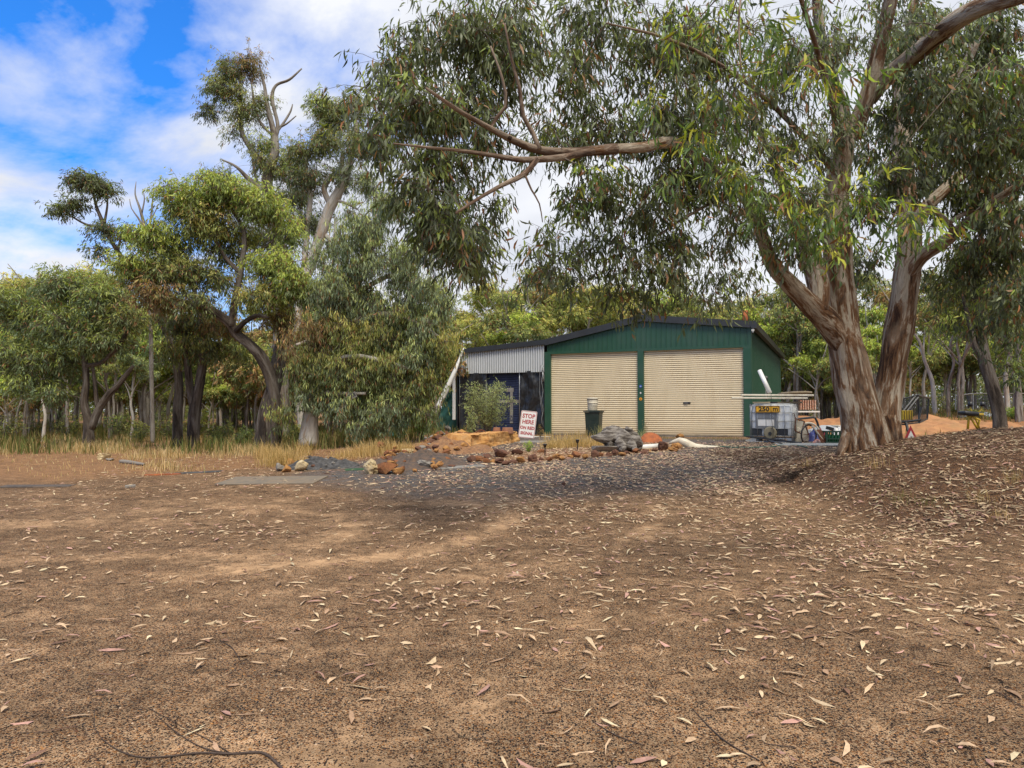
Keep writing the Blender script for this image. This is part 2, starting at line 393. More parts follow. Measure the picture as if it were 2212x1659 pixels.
blue = N.mix(1.0, sky.outputs[0], (.26, 1.02, 2.05), 'MULTIPLY')
bl = N.n('ShaderNodeVectorMath', {0: blue, 1: (.115, .115, .115)}, operation='MULTIPLY').outputs[0]
fin = N.mix(cm, bl, cloud)
# strength stays at 0.1: the cloud colour is expressed in the sky texture's physical units
fin10 = N.n('ShaderNodeVectorMath', {0: fin, 1: (10, 10, 10)}, operation='MULTIPLY').outputs[0]
bg = N.n('ShaderNodeBackground', {'Color': fin10, 'Strength': .1*SKYK})
wo = nt.nodes.new('ShaderNodeOutputWorld'); nt.links.new(bg.outputs[0], wo.inputs[0])
w.cycles.sampling_method = 'MANUAL'; w.cycles.sample_map_resolution = 512
sl = bpy.data.lights.new('sun', 'SUN'); so = bpy.data.objects.new('sun', sl); COL.objects.link(so)
sl.energy = SUNE; sl.angle = math.radians(SUNANG); sl.color = (1, .93, .80)
sd = Vector((math.sin(SUN_AZ)*math.cos(SUN_EL), math.cos(SUN_AZ)*math.cos(SUN_EL), math.sin(SUN_EL)))
so.rotation_euler = sd.to_track_quat('Z', 'Y').to_euler(); so.location = sd*50
# ------------------------------------------------------------------ ground sheet
def axis(a):
    out = [0.0]
    for lim, st in a:
        while out[-1] < lim: out.append(out[-1]+st)
    return np.array(out)
ys = np.concatenate([-axis([(6, .5), (60, 6), (700, 80)])[:0:-1], axis([(1, .25), (5, .055), (10, .09), (22, .14), (34, .3), (60, 1), (120, 5), (900, 60)])])
xp = axis([(3, .06), (9, .11), (16, .22), (30, .6), (60, 2), (120, 8), (900, 80)])
xs_ = np.concatenate([-xp[:0:-1], xp])
X, Y = np.meshgrid(xs_, ys, indexing='ij'); Z = gz(X, Y)
nx, ny = X.shape
def polymask(x, y, px, py, sharp=.35):
    """soft mask of a band between two y-curves given on x"""
    return None
def gravel(x, y):
    lo = np.interp(x, [-7, -5, -3, -1, 1, 3, 5], [15.0, 13.6, 12.6, 12.0, 11.9, 12.3, 13.2])
    a = sm(-.9, 1.3, y-lo+.6*vnoise(x, y, 1.3, 5)+.4*vnoise(x, y, 3.7, 6))
    a = a*sm(-4.9, -3.4, x+.4*vnoise(x, y, 2, 3))*(1-sm(0, .8, y-np.interp(x, [-6, -3.2, -2.6, -1.8, 9], [15.6, 16.2, 17, 26, 26])))
    a = a*(1-sm(8.5, 10, x+.15*(20-y)))*(1-sm(25.5, 27.5, y+.45*x))
    return a
BLP = [GS(1290, 1284), GS(1400, 1288), GS(1500, 1281), GS(1600, 1273), GS(1700, 1265), GS(1818, 1255), GS(1900, 1250)]
BLX = [p.x for p in BLP]; BLY = [p.y for p in BLP]
def bed(x, y):
    t = np.interp(x, BLX, BLY)
    return sm(0, .25, y-t+.1*vnoise(x, y, 3, 2))*sm(2.9, 2.2, y-t+.3*vnoise(x, y, 2, 2))*sm(BLX[0]+.2, BLX[0]+.9, x)*sm(BLX[-1]+.3, BLX[-1]-.3, x)
def litterz(x, y):
    H = sm(4.5, 5.4, x)*sm(8.2, 9.6, y)*(1-sm(17.5, 20, y))
    H = np.maximum(H, .75*sm(.4, 1.6, 1.6-np.hypot(x+7.2, y-22)*.35))
    return H
def drygr(x, y):
    return sm(-2.6, -4.4, x+.7*vnoise(x, y, .6, 8))*sm(14.2, 16.4, y-.15*(x+6)+.6*vnoise(x, y, .9, 9))
def orange(x, y):
    u = x-.46*y
    return sm(-1, 1.5, u)*sm(22, 25, y)*(1-sm(33, 36, y))
def trk(x, y, pts, wd):
    P_ = cat_rom([(a, b, 0, 0) for a, b in pts], .12)[:, :2]; d = np.full(np.shape(x), 9.)
    for a in P_: d = np.minimum(d, np.hypot(x-a[0], y-a[1]))
    return np.exp(-(d/(wd*(1+.35*vnoise(x, y, 1.7, 7))))**2)
TRK = [([(-3.3, 7.0), (-1.25, 8.0), (-.6, 8.75), (-.1, 9.8), (-.35, 11.0), (-1.2, 11.6)], .26), ([(-5.5, 7.6), (-2.9, 8.1), (-2.25, 8.8), (-2.3, 9.8), (-3.7, 11.0), (-6, 11.8)], .30),
       ([(-8, 9.6), (-5.6, 9.9), (-4.2, 10.4), (-3.6, 11.6)], .28), ([(-5, 5.2), (-3, 5.9), (-1.6, 6.6), (.2, 7.3), (1.6, 8.9), (2.2, 10.8)], .22), ([(-4.5, 3.9), (-2.4, 4.5), (-.6, 5.1), (1.2, 5.6), (2.8, 7.4)], .2)]
def wear(x, y):
    # bare sandy arcs left by turning wheels
    x = np.asarray(x, float); y = np.asarray(y, float); out = np.zeros(x.shape); k = (np.abs(x) < 9) & (y > 1) & (y < 13)
    xk, yk = x[k], y[k]; a = np.zeros(xk.shape)
    for (p, w_), g_ in zip(TRK, (.72, .48, .45, .35, .3)): a = np.maximum(a, g_*trk(xk, yk, p, w_))
    a = a*(.55+.6*sm(-.5, .6, vnoise(xk, yk, 3.2, 3)+.6*vnoise(xk, yk, 8, 4)))+.3*sm(.25, .8, vnoise(xk, yk, 1.3, 2))+.38*sm(4.2, 2.0, yk)*sm(-.4, .5, vnoise(xk, yk, 1.6, 6)); out[k] = np.clip(a, 0, 1); return out
cols = np.stack([gravel(X, Y)*(1-bed(X, Y)), litterz(X, Y), np.maximum(drygr(X, Y), bed(X, Y)), wear(X, Y)], -1)
orr = orange(X, Y)
me = bpy.data.meshes.new('ground')
i, j = np.meshgrid(np.arange(nx-1), np.arange(ny-1), indexing='ij')
F = np.stack([i*ny+j, (i+1)*ny+j, (i+1)*ny+j+1, i*ny+j+1], -1).reshape(-1, 4).astype(np.int32)
me.vertices.add(nx*ny); me.vertices.foreach_set('co', np.stack([X, Y, Z], -1).astype(np.float32).ravel())
me.loops.add(F.size); me.loops.foreach_set('vertex_index', F.ravel()); me.polygons.add(len(F)); me.polygons.foreach_set('loop_start', (np.arange(len(F))*4).astype(np.int32)); me.update(calc_edges=True)
at = me.color_attributes.new('zone', 'FLOAT_COLOR', 'POINT'); at.data.foreach_set('color', cols.astype(np.float32).ravel())
at = me.color_attributes.new('zone2', 'FLOAT_COLOR', 'POINT'); at.data.foreach_set('color', np.stack([orr]*3+[orr*0+1], -1).astype(np.float32).ravel())
gm, gt, gout = nodes('ground'); N = NT(gt)
geo = N.n('ShaderNodeNewGeometry').outputs['Position']
za = N.n('ShaderNodeAttribute', attribute_name='zone'); zs = N.n('ShaderNodeSeparateColor', {0: za.outputs['Color']})
zo = N.n('ShaderNodeAttribute', attribute_name='zone2').outputs['Fac']
big = N.noise(geo, .7, 5, .6); mid = N.noise(geo, 4.5, 6, .65); fine = N.noise(geo, 60, 4, .7)
sand = N.mix(mid.outputs['Fac'], (.55, .352, .20), (.38, .222, .115))
sand = N.mix(N.ramp(fine.outputs['Fac'], [(.35, 0.), (.65, 1.)]), sand, (.46, .285, .15))
def grains(scale, stops, seed, rad):
    v = N.n('ShaderNodeTexVoronoi', {'Vector': N.mapv(geo, (1, 1, .3), (seed, seed*2, 0)), 'Scale': scale, 'Randomness': 1.0}, feature='F1')
    sc_ = N.n('ShaderNodeSeparateColor', {0: v.outputs['Color']})
    c = N.ramp(sc_.outputs[0], stops, 'CONSTANT')
    m = N.math('LESS_THAN', v.outputs['Distance'], rad)
    return c, m, sc_.outputs[1], v.outputs['Distance']
c1, m1, r1, d1 = grains(75, [(0, (.022, .019, .018)), (.46, (.11, .05, .026)), (.62, (.22, .095, .035)), (.80, (.40, .18, .06)), (.92, (.56, .40, .24))], 1.0, .46)
c2, m2, r2, d2 = grains(150, [(0, (.035, .028, .024)), (.42, (.12, .06, .032)), (.72, (.24, .12, .05)), (.9, (.5, .36, .24))], 4.0, .5)
den = N.math('ADD', N.math('MULTIPLY', N.math('SUBTRACT', mid.outputs['Fac'], .5), 2.2), N.math('MULTIPLY', N.math('SUBTRACT', big.outputs['Fac'], .5), 1.5))
den = N.math('SUBTRACT', N.math('ADD', den, .90), N.math('MULTIPLY', za.outputs['Alpha'], 1.0))
k1 = N.math('MULTIPLY', m1, N.math('LESS_THAN', r1, den)); k2 = N.math('MULTIPLY', m2, N.math('LESS_THAN', r2, N.math('ADD', den, .05)))
earth = N.mix(k2, sand, c2); earth = N.mix(k1, earth, c1)
# distance darkening comes from real tone patches, not from the camera
patch = N.mix(1.0, N.ramp(N.noise(geo, 2.6, 8, .78, .5).outputs['Fac'], [(.36, 1.08), (.66, .52)]), N.ramp(N.noise(geo, 9, 8, .8, .8).outputs['Fac'], [(.38, 1.06), (.64, .66)]), 'MULTIPLY')
earth = N.mix(1.0, earth, patch, 'MULTIPLY')
earth = N.mix(1.0, earth, N.ramp(za.outputs['Alpha'], [(.1, .93), (.8, 1.2)]), 'MULTIPLY')
# compacted wheel tracks stay paler, the ground between them collects dark grit
ring = N.noise(N.mapv(geo, (.5, 1.6, 1)), 1.1, 4, .55, .8)
earth = N.mix(1.0, earth, N.ramp(ring.outputs['Fac'], [(.35, .80), (.62, 1.10)]), 'MULTIPLY')
# dark gravel
gc, gm1, gr, gd = grains(55, [(0, (.058, .055, .053)), (.35, (.118, .113, .108)), (.7, (.19, .182, .172)), (.9, (.32, .29, .25))], 7.0, .5)
gcol = N.mix(N.math('MULTIPLY', gm1, .9), (.075, .07, .068), gc)
gcol = N.mix(N.ramp(mid.outputs['Fac'], [(.42, 0.), (.68, .75)]), gcol, (.17, .10, .06))
lit = N.mix(N.ramp(mid.outputs['Fac'], [(.35, 0.), (.65, 1.)]), (.055, .031, .018), (.115, .064, .036))
lit = N.mix(N.math('MULTIPLY', k1, .7), lit, c1)
dg = N.mix(N.ramp(mid.outputs['Fac'], [(.35, 0.), (.65, 1.)]), (.33, .18, .085), (.20, .11, .055))
dg = N.mix(N.math('MULTIPLY', k1, .6), dg, c1)
org = N.mix(mid.outputs['Fac'], (.48, .19, .06), (.26, .13, .06))
c = N.mix(zs.outputs[2], earth, dg); c = N.mix(zs.outputs[0], c, gcol); c = N.mix(zs.outputs[1], c, lit); c = N.mix(N.math('MULTIPLY', zo, N.ramp(big.outputs['Fac'], [(.4, .2), (.6, .9)])), c, org)
hgt = N.math('ADD', N.math('MULTIPLY', N.math('SUBTRACT', .5, d1), N.math('MULTIPLY', k1, 1.0)), N.math('MULTIPLY', N.math('SUBTRACT', .5, d2), N.math('MULTIPLY', k2, .5)))
hgt = N.math('ADD', hgt, N.math('MULTIPLY', fine.outputs['Fac'], .5))
bp = N.n('ShaderNodeBump', {'Strength': .8, 'Distance': .012, 'Height': hgt})
pb = N.n('ShaderNodeBsdfPrincipled', {'Base Color': c, 'Roughness': .93, 'Specular IOR Level': .15, 'Normal': bp.outputs[0]})
gt.links.new(pb.outputs[0], gout.inputs[0])
g = link('ground', me, gm, None, True); tag(g, kind='structure')
# ------------------------------------------------------------------ loose matter on the ground (nobody could count it)
def in_view(x, y, m=1.08): return np.abs(x) < (y*.7211*m+.35)
def tone(base, n, v=.22):
    return np.array(base)[None]*(1+RNG.normal(size=(n, 1))*v)*(1+RNG.normal(size=(n, 3))*.05)
def scatter(n, x0, x1, y0, y1, dens, power=1.0):
    """rejection sampling with a density function in 0..1"""
    X = RNG.uniform(x0, x1, n); Yv = y0+(y1-y0)*RNG.uniform(0, 1, n)**power
    k = RNG.uniform(0, 1, n) < dens(X, Yv)
    return X[k], Yv[k]
def clump(x, y, s, seed): return sm(.0, .75, vnoise(x, y, s, seed)+.5*vnoise(x, y, s*2.7, seed+1))
def dens_leaf(x, y):
    right = .34+.66*sm(-2.0, 3.5, x+.16*(y-4))
    nearf = sm(2.6, 6.5, y)
    d = (.035+.26*clump(x, y, 1.4, 11)*nearf+.09*nearf)*right
    d = d+.46*litterz(x, y)*(.35+.65*sm(6.5, 9.5, x-.5*(y-11)))*(.35+.65*clump(x, y, 1.1, 14))*sm(4.6, 5.4, x)
    d = d+.42*gravel(x, y)*sm(22, 17, y)*(.35+.65*clump(x, y, 1.7, 12))*sm(-3.5, 0, x)
    d = d+.30*sm(1.5, 4.5, x)*sm(4, 7.5, y)*clump(x, y, 1.9, 15)*sm(20, 16, y)
    d = d*(1-.75*wear(x, y)*(1-gravel(x, y)))
    return np.clip(d*in_view(x, y, 1.2), 0, 1)
acc = NP()
xx, yy = scatter(LITN, -9, 14, 1.0, 21, dens_leaf)
n = len(xx); z = gz(xx, yy)
an = RNG.uniform(0, 2*math.pi, n); tilt = RNG.normal(size=n)*.13
nv = nrm(np.stack([-(gz(xx+.1, yy)-gz(xx-.1, yy))/.2, -(gz(xx, yy+.1)-gz(xx, yy-.1))/.2, np.ones(n)], -1))
h = np.stack([np.cos(an), np.sin(an), tilt], -1); h = nrm(h-nv*np.sum(h*nv, 1, keepdims=True)*.9)
up = nrm(nv+RNG.normal(size=(n, 3))*.22)
pal = np.array([[.54, .37, .225], [.62, .46, .28], [.40, .25, .15], [.46, .26, .20], [.22, .12, .075], [.64, .52, .32]])
pc = pal[RNG.choice(6, n, p=[.30, .20, .18, .14, .10, .08])]*(1+RNG.normal(size=(n, 1))*.14)
dk = np.clip(litterz(xx, yy)*sm(4.6, 5.4, xx), 0, 1); pc = pc*(1-.60*dk[:, None]*RNG.uniform(.2, 1, (n, 1)))
pos = np.stack([xx, yy, z+.008+.006*RNG.uniform(0, 1, n)+.012*dk*RNG.uniform(0, 1, n)], -1)
leaves(acc, pos, h, np.clip(.105*np.exp(RNG.normal(size=n)*.38), .035, .21), RNG.uniform(.011, .034, n), np.clip(pc, .02, .8), .10, RNG.normal(size=n)*.10+.02, np.cross(up, h)*-1 if False else up)
o = acc.build('fallen_leaves', M['litter']); tag(o, 'pale curled gum leaves fallen all over the ground', 'leaf litter', kind='stuff')
# pebbles
def pebbles(n, dens, y1, smin, smax, power, palette, probs, name, label):
    xx, yy = scatter(n, -9, 12, 1.05, y1, dens, power); n = len(xx)
    r = smin+(smax-smin)*RNG.uniform(0, 1, n)**3
    base = np.array([[1, 0, 0], [.25, .95, 0], [-.85, .6, 0], [-.8, -.65, 0], [.35, -.9, 0], [.1, .05, .75]])
    V = base[None]*r[:, None, None]*RNG.uniform(.7, 1.25, (n, 6, 1)); a = RNG.uniform(0, 6.28, n)
    ca, sa = np.cos(a)[:, None], np.sin(a)[:, None]
    V = np.stack([V[..., 0]*ca-V[..., 1]*sa, V[..., 0]*sa+V[..., 1]*ca, V[..., 2]], -1)+np.stack([xx, yy, gz(xx, yy)-.0008], -1)[:, None]
    I = (np.arange(n)[:, None]*6+np.array([[0, 1, 5, 1, 2, 5, 2, 3, 5, 3, 4, 5, 4, 0, 5]])).ravel()
    acc = NP(); pc = np.array(palette)[RNG.choice(len(palette), n, p=probs)]*(1+RNG.normal(size=(n, 1))*.2)
    acc.add(V.reshape(-1, 3), I, np.full(n*5, 3), np.repeat(np.clip(pc, .01, .7), 6, axis=0))
    o = acc.build(name, M['pebble']); tag(o, label, 'pebbles', kind='stuff')
pebbles(PEBN, lambda x, y: np.clip((.25+.75*clump(x, y, 2.6, 21))*(1-.85*wear(x, y)*.9), .03, 1)*in_view(x, y, 1.05), 8.5, .0025, .0098, 1.6,
        [(.030, .025, .025), (.06, .045, .04), (.16, .07, .035), (.34, .16, .05), (.5, .36, .24)], [.36, .20, .22, .14, .08], 'laterite_gravel', 'dark brown and rust laterite pebbles scattered over the sandy yard')
pebbles(16000, lambda x, y: gravel(x, y)*in_view(x, y, 1.05), 26, .006, .020, 1.0,
        [(.045, .046, .05), (.09, .09, .097), (.15, .15, .15), (.28, .25, .21)], [.4, .35, .2, .05], 'blue_metal_gravel', 'dark grey crushed gravel spread in front of the shed')
# tiny twigs and bark strips
acc = NP()
xx, yy = scatter(60000, -8, 12, 1.1, 20, lambda x, y: np.clip(.02+.085*clump(x, y, 1.5, 11)*sm(2, 6, y)+.07*sm(0, 5, x)+.22*litterz(x, y)*sm(4.6, 5.4, x), 0, 1)*in_view(x, y))
n = len(xx); a = RNG.uniform(0, 6.28, n); L = RNG.uniform(.04, .22, n); b = a+RNG.normal(size=n)*.5
p0 = np.stack([xx, yy, gz(xx, yy)+.005], -1)
x1 = xx+np.cos(a)*L*.5; y1 = yy+np.sin(a)*L*.5; p1 = np.stack([x1, y1, gz(x1, y1)+.012], -1)
x2 = x1+np.cos(b)*L*.5; y2 = y1+np.sin(b)*L*.5; p2 = np.stack([x2, y2, gz(x2, y2)+.006], -1)
tc = tone((.075, .05, .036), n, .45); R = RNG.uniform(.0012, .0032, n)
segs(acc, p0, p1, R, R, np.clip(tc, .01, .4)); segs(acc, p1, p2, R, R*.6, np.clip(tc, .01, .4))
o = acc.build('fallen_twigs', M['twig']); tag(o, 'short dark twigs littering the yard', 'twigs', kind='stuff')
# named sticks in the foreground
def stick(paths, name, label, cat='fallen branch'):
    acc = NP(); base = None
    for pts in paths:
        q = []
        for (px, py, r) in pts:
            g_ = G(px, py); base = base or g_
            q.append((g_.x, g_.y, g_.z+r*.55+.003, r*.55))
        tube(acc, cat_rom(q, .03), 6, (.085, .062, .05), .12)
    o = acc.build(name, M['twig'], None, tuple(base), True); o.location = base; tag(o, label, cat)
stick([[(205, 1535, .002), (206, 1575, .003), (235, 1610, .004), (290, 1636, .006), (350, 1638, .007), (430, 1630, .008), (500, 1632, .009), (565, 1630, .010), (600, 1655, .011), (640, 1700, .012)],
       [(335, 1545, .002), (390, 1590, .004), (440, 1618, .005), (500, 1632, .006)], [(320, 1530, .001), (400, 1575, .003), (450, 1600, .004), (500, 1631, .005)]],
      'fallen_branch', 'thin curved dark branch lying at the bottom left of the yard')
stick([[(1495, 1532, .003), (1540, 1580, .006), (1580, 1612, .006), (1640, 1645, .005)], [(1650, 1608, .004), (1720, 1618, .005)]], 'fallen_branch', 'straight dark stick with a side shoot among leaves at bottom right')
stick([[(1280, 1560, .003), (1330, 1590, .005), (1390, 1612, .004)]], 'fallen_branch', 'short slightly bent dark stick left of the straight stick at bottom right')
stick([[(475, 1385, .003), (500, 1400, .006), (520, 1430, .005)], [(520, 1430, .003), (560, 1412, .002), (610, 1420, .002)]], 'fallen_branch', 'small forked grey stick in the sandy left foreground')
acc = NP(); b0 = G(1692, 1046); n = 420
a = RNG.uniform(0, 6.28, n); r = np.abs(RNG.normal(size=n))*.42; x = b0.x+.25+r*np.cos(a)*1.5; y = b0.y+.2+r*np.sin(a)*.8; L = RNG.uniform(.08, .3, n); th = RNG.uniform(0, 6.28, n)
p = np.stack([x, y, gz(x, y)+.01+.10*np.exp(-r*3)*RNG.uniform(0, 1, n)], -1); d = np.stack([np.cos(th)*L, np.sin(th)*L, RNG.normal(size=n)*.05], -1)
segs(acc, p, p+d, .004, .002, np.clip(tone((.05, .035, .026), n, .4), .008, .3))
o = acc.build('brush_pile', M['twig'], None, tuple(b0)); o.location = b0; tag(o, 'pile of dark twigs at the left foot of the leaf mound', 'brush pile', kind='stuff')
# grass helper
def blades(acc, x, y, h, wd, col, lean=.35, z=None, k=1.0):
    n = len(x); z = gz(x, y) if z is None else z
    a = RNG.uniform(0, 6.28, n); l = h*np.abs(RNG.normal(size=n))*lean
    p = np.stack([x, y, z-.01], -1); m = p+np.stack([np.cos(a)*l*.35, np.sin(a)*l*.35, h*.55], -1); t = p+np.stack([np.cos(a)*l, np.sin(a)*l, h*.95], -1)
    s = np.stack([np.cos(a+1.3), np.sin(a+1.3), 0*a], -1)*np.broadcast_to(wd, (n,))[:, None]*.5
    V = np.stack([p-s, p+s, m-s*.8, m+s*.8, t], 1)
    I = (np.arange(n)[:, None]*5+np.array([[0, 1, 3, 2, 2, 3, 4]])).ravel()
    acc.add(V, I, np.tile([4, 3], n), np.repeat(np.clip(col, .01, .8), 5, axis=0))
# ------------------------------------------------------------------ the shed
TH = -math.atan2(.4119, .9112); SZ = .675
shed = thing('shed', 'dark green metal shed with two cream roller doors and a charcoal gable roof', 'shed', (1.59, 28.37, SZ), TH)
def wv(s, y, z=0): # shed-local -> world
    c, q = math.cos(TH), math.sin(TH); return Vector((1.59+s*c-y*q, 28.37+s*q+y*c, SZ+z))
def roofz(s):
    return float(np.interp(s, [-4.25, -.25, 3.69, 7.75], [3.45, 3.70, 4.47, 4.02]))
def ribbed(fn, n, a0, a1, ribw, prof): pass
# gable wall: trapezoid sheet ribs
def rib(s, pitch=.19, d=.022):
    t = (s/pitch) % 1.0
    return -d*(1 if t < .12 else 0)
def ribcuts(a, b, pitch=.19):
    out = [a]; k = math.floor(a/pitch)
    while True:
        for f in (0.0, .03, .15, .18):
            v = (k+f)*pitch
            if a < v < b: out.append(v)
        k += 1
        if k*pitch > b: break
    return out+[b]
def ribd(s, pitch=.19, d=.024):
    t = (s/pitch) % 1.0; t = t if t < .999 else 0
    return -d*float(np.interp(t, [0, .03, .15, .18, 1], [0, 1, 1, 0, 0]))
cu = ribcuts(-.2, 7.52)
m = MB()
vv = [(m.bm.verts.new((s, ribd(s), 3.27)), m.bm.verts.new((s, ribd(s), roofz(s)-.06))) for s in cu]
for a, b in zip(vv, vv[1:]): m.bm.faces.new((a[0], b[0], b[1], a[1]))
m.build('gable_wall', M['green'], shed)
m = MB(); m.box((3.66, -.01, 3.245), (7.9, .10, .09)); m.build('door_lintel', M['green'], shed)
for s0, s1 in ((-.29, -.03), (3.50, 3.735), (7.335, 7.60)):
    MB().box(((s0+s1)/2, .0, 1.60), (s1-s0, .12, 3.20), bev=.008).build('door_post', M['green'], shed)
def roller(s0, s1, handle):
    me_ = MB(); pts = []
    z = 0.0
    prof = []
    pitch = 3.19/42
    for i in range(42):
        z = .03+i*pitch
        for f, d in ((0, .0), (.18, -.004), (.32, -.020), (.75, -.020), (.9, -.004)):
            prof.append((z+f*pitch, d))
    prof.append((3.22, 0))
    vs = [(me_.bm.verts.new((s0, .06+d, z)), me_.bm.verts.new((s1, .06+d, z))) for z, d in prof]
    for a, b in zip(vs, vs[1:]): me_.bm.faces.new((a[0], b[0], b[1], a[1])[::-1])
    o = me_.build('roller_door', M['door'], shed)
    MB().box(((s0+s1)/2, .045, .05), (s1-s0-.02, .05, .07), bev=.006).build('bottom_rail', M['doorrail'], o)
    MB().box(((s0+s1)/2, .03, -.0), (s1-s0-.02, .04, .035)).build('door_seal', M['black'], o)
    if handle:
        MB().box((handle, .035, 1.22), (.27, .03, .055), bev=.006).build('handle', M['black'], o)
        MB().box((handle-.02, .012, 1.22), (.13, .03, .03), bev=.004).build('handle', M['greyplate'], o)
# door paint with grime, streaks, and grooves darkened in colour to set off the slats
dm, dn, dout = nodes('roller_door_paint'); N = NT(dn)
tcd = N.n('ShaderNodeTexCoord').outputs['Object']
gr = N.noise(N.mapv(tcd, (1, 1, .25)), 3.0, 7, .7, .4); g2 = N.noise(N.mapv(tcd, (.3, 1, 12)), 5, 4, .6)
cc = N.mix(N.ramp(gr.outputs['Fac'], [(.45, 0.), (.75, .45)]), (.86, .73, .50), (.62, .49, .31))
cc = N.mix(N.ramp(g2.outputs['Fac'], [(.45, 0.), (.8, .35)]), cc, (.68, .56, .37))
pos = N.n('ShaderNodeSeparateXYZ', {0: tcd}).outputs
grv = N.ramp(pos[1], [(.0, 0.), (1.0, 1.)])
ft = N.math('MULTIPLY', N.math('SUBTRACT', pos[1], .040), 50.0, clamp=True)
cc = N.mix(N.math('MULTIPLY', ft, .68), cc, (.20, .14, .08))
base_d = N.ramp(N.math('ADD', pos[2], N.math('MULTIPLY', gr.outputs['Fac'], .5)), [(.30, .45), (.62, 0.)])
cc = N.mix(base_d, cc, (.33, .22, .12))
pd = N.n('ShaderNodeBsdfPrincipled', {'Base Color': cc, 'Roughness': .45, 'Specular IOR Level': .4}); dn.links.new(pd.outputs[0], dout.inputs[0])
M['door'] = dm; M['doorrail'] = simple('door_rail', (.42, .33, .21), (.28, .22, .15), 3, .5, 0, .1, dirt=(.15, .11, .07))
roller(-.03, 3.50, None); roller(3.735, 7.335, 5.32)
MB().box((3.65, .05, -.06), (8.1, .35, .12)).build('concrete_footing', M['conc'], shed)
# side wall (right) and far walls
SL = 16.0
cu = ribcuts(0.06, SL, .23); m = MB()
vv = [(m.bm.verts.new((7.56-ribd(y, .23), y, 0)), m.bm.verts.new((7.56-ribd(y, .23), y, 3.96))) for y in cu]
for a, b in zip(vv, vv[1:]): m.bm.faces.new((a[0], b[0], b[1], a[1]))
sw = m.build('side_wall', M['green'], shed)
MB().box((7.585, 6.4, 1.95), (.05, .75, 1.0)).build('window', M['winframe'] if 'winframe' in M else M['galv'], shed)
MB().box((7.613, 6.4, 1.95), (.012, .64, .88)).build('window_pane', M['black'], shed)
MB().box((7.57, .02, 1.98), (.11, .11, 3.96)).build('corner_flashing', M['green'], shed)
MB().box((3.6, SL+.02, 1.95), (7.8, .05, 3.9)).build('back_wall', M['green'], shed)
# roof: sheet following the roof line, ribbed
m = MB(); ss = [-4.25, -.25, 3.69, 7.78]; NYR = 60
for a, b in zip(ss, ss[1:]):
    t = .05
    poly = [(a, roofz(a)+.02), (b, roofz(b)+.02), (b, roofz(b)+.06), (a, roofz(a)+.06)]
    m.prism(poly, -.05, SL+.1)
m.build('roof', M['roof'], shed)
m = MB()
for a, b in zip(ss, ss[1:]):
    e0 = .0; w0 = .19 if a > -1 else .15
    m.prism([(a, roofz(a)-w0+.04), (b, roofz(b)-w0+.04), (b, roofz(b)+.095), (a, roofz(a)+.095)], -.13, -.052)
m.build('barge_flashing', M['roof'], shed)
m = MB(); m.prism([(7.60, 3.98), (7.64, 3.86), (7.80, 3.86), (7.84, 4.05), (7.80, 4.05)], -.15, SL+.15); m.build('gutter', M['roof'], shed)
MB().box((3.69, SL/2, roofz(3.69)+.085), (.4, SL+.1, .02)).build('ridge_cap', M['roof'], shed)
# ridge vent knob and flue
m = MB(); m.lathe([(.06, 0), (.09, .02), (.09, .14), (.13, .16), (.15, .24), (.1, .32), (.02, .36)], (3.72, .4, roofz(3.69)+.05), 14); m.build('roof_vent', M['greyplate'], shed, True)
fl = thing('flue_pipe', 'short rusty flue pipe with a bent cowl flap rising above the right roof edge', 'flue', tuple(wv(7.3, 1.1, 4.05)), TH)
MB().lathe([(.105, 0), (.105, .62), (.085, .62), (.085, .5)], (0, 0, 0), 18).build('pipe', M['rust_hot'], fl, True)
MB().lathe([(.19, .02), (.17, .07), (.11, .10), (.108, .02)], (0, 0, 0), 18).build('collar', M['terra'], fl, True)
MB().box((.16, 0, .5), (.2, .16, .012), Matrix.Rotation(math.radians(50), 3, 'Y')).build('cowl_flap', M['rust'], fl)
sens = thing('security_light', 'small white sensor light under the right corner of the shed roof', 'light', tuple(wv(7.68, -.06, 3.80)), TH)
MB().box((0, -.03, 0), (.10, .08, .08), bev=.015).build('lamp_head', M['white'], sens)
MB().lathe([(.035, 0), (.04, -.05), (.02, -.07)], (-.0, -.05, -.04), 12).build('sensor', M['greyplate'], sens, True)
# stickers on the middle post
def sticker(z, mat, nm, r=.055, k=24, rot=0, inner=None):
    o = MB().lathe([(r, 0), (r, .003)], (0, 0, 0), k).build('sticker', mat); o.location = wv(3.617, -.066, z); o.rotation_euler = (math.pi/2, rot, TH)
    tag(o, nm, 'sticker'); return o
a = sticker(1.86, simple('sticker_blue', (.02, .10, .45)), 'round blue sticker on the green post between the doors')
MB().box((0, 0, .004), (.06, .012, .002)).build('sticker_mark', M['white'], a)
MB().box((0, -.01, .004), (.03, .006, .002)).build('sticker_mark', M['white'], a)
sticker(1.61, M['white'], 'small white diamond sticker below the blue one on the green post', .04, 4)
a = sticker(1.38, simple('sticker_orange', (.75, .33, .01)), 'round orange sticker lowest on the green post between the doors', .06)
MB().lathe([(.022, .003), (.022, .005)], (0, 0, 0), 12).build('sticker_mark', M['terra'], a)
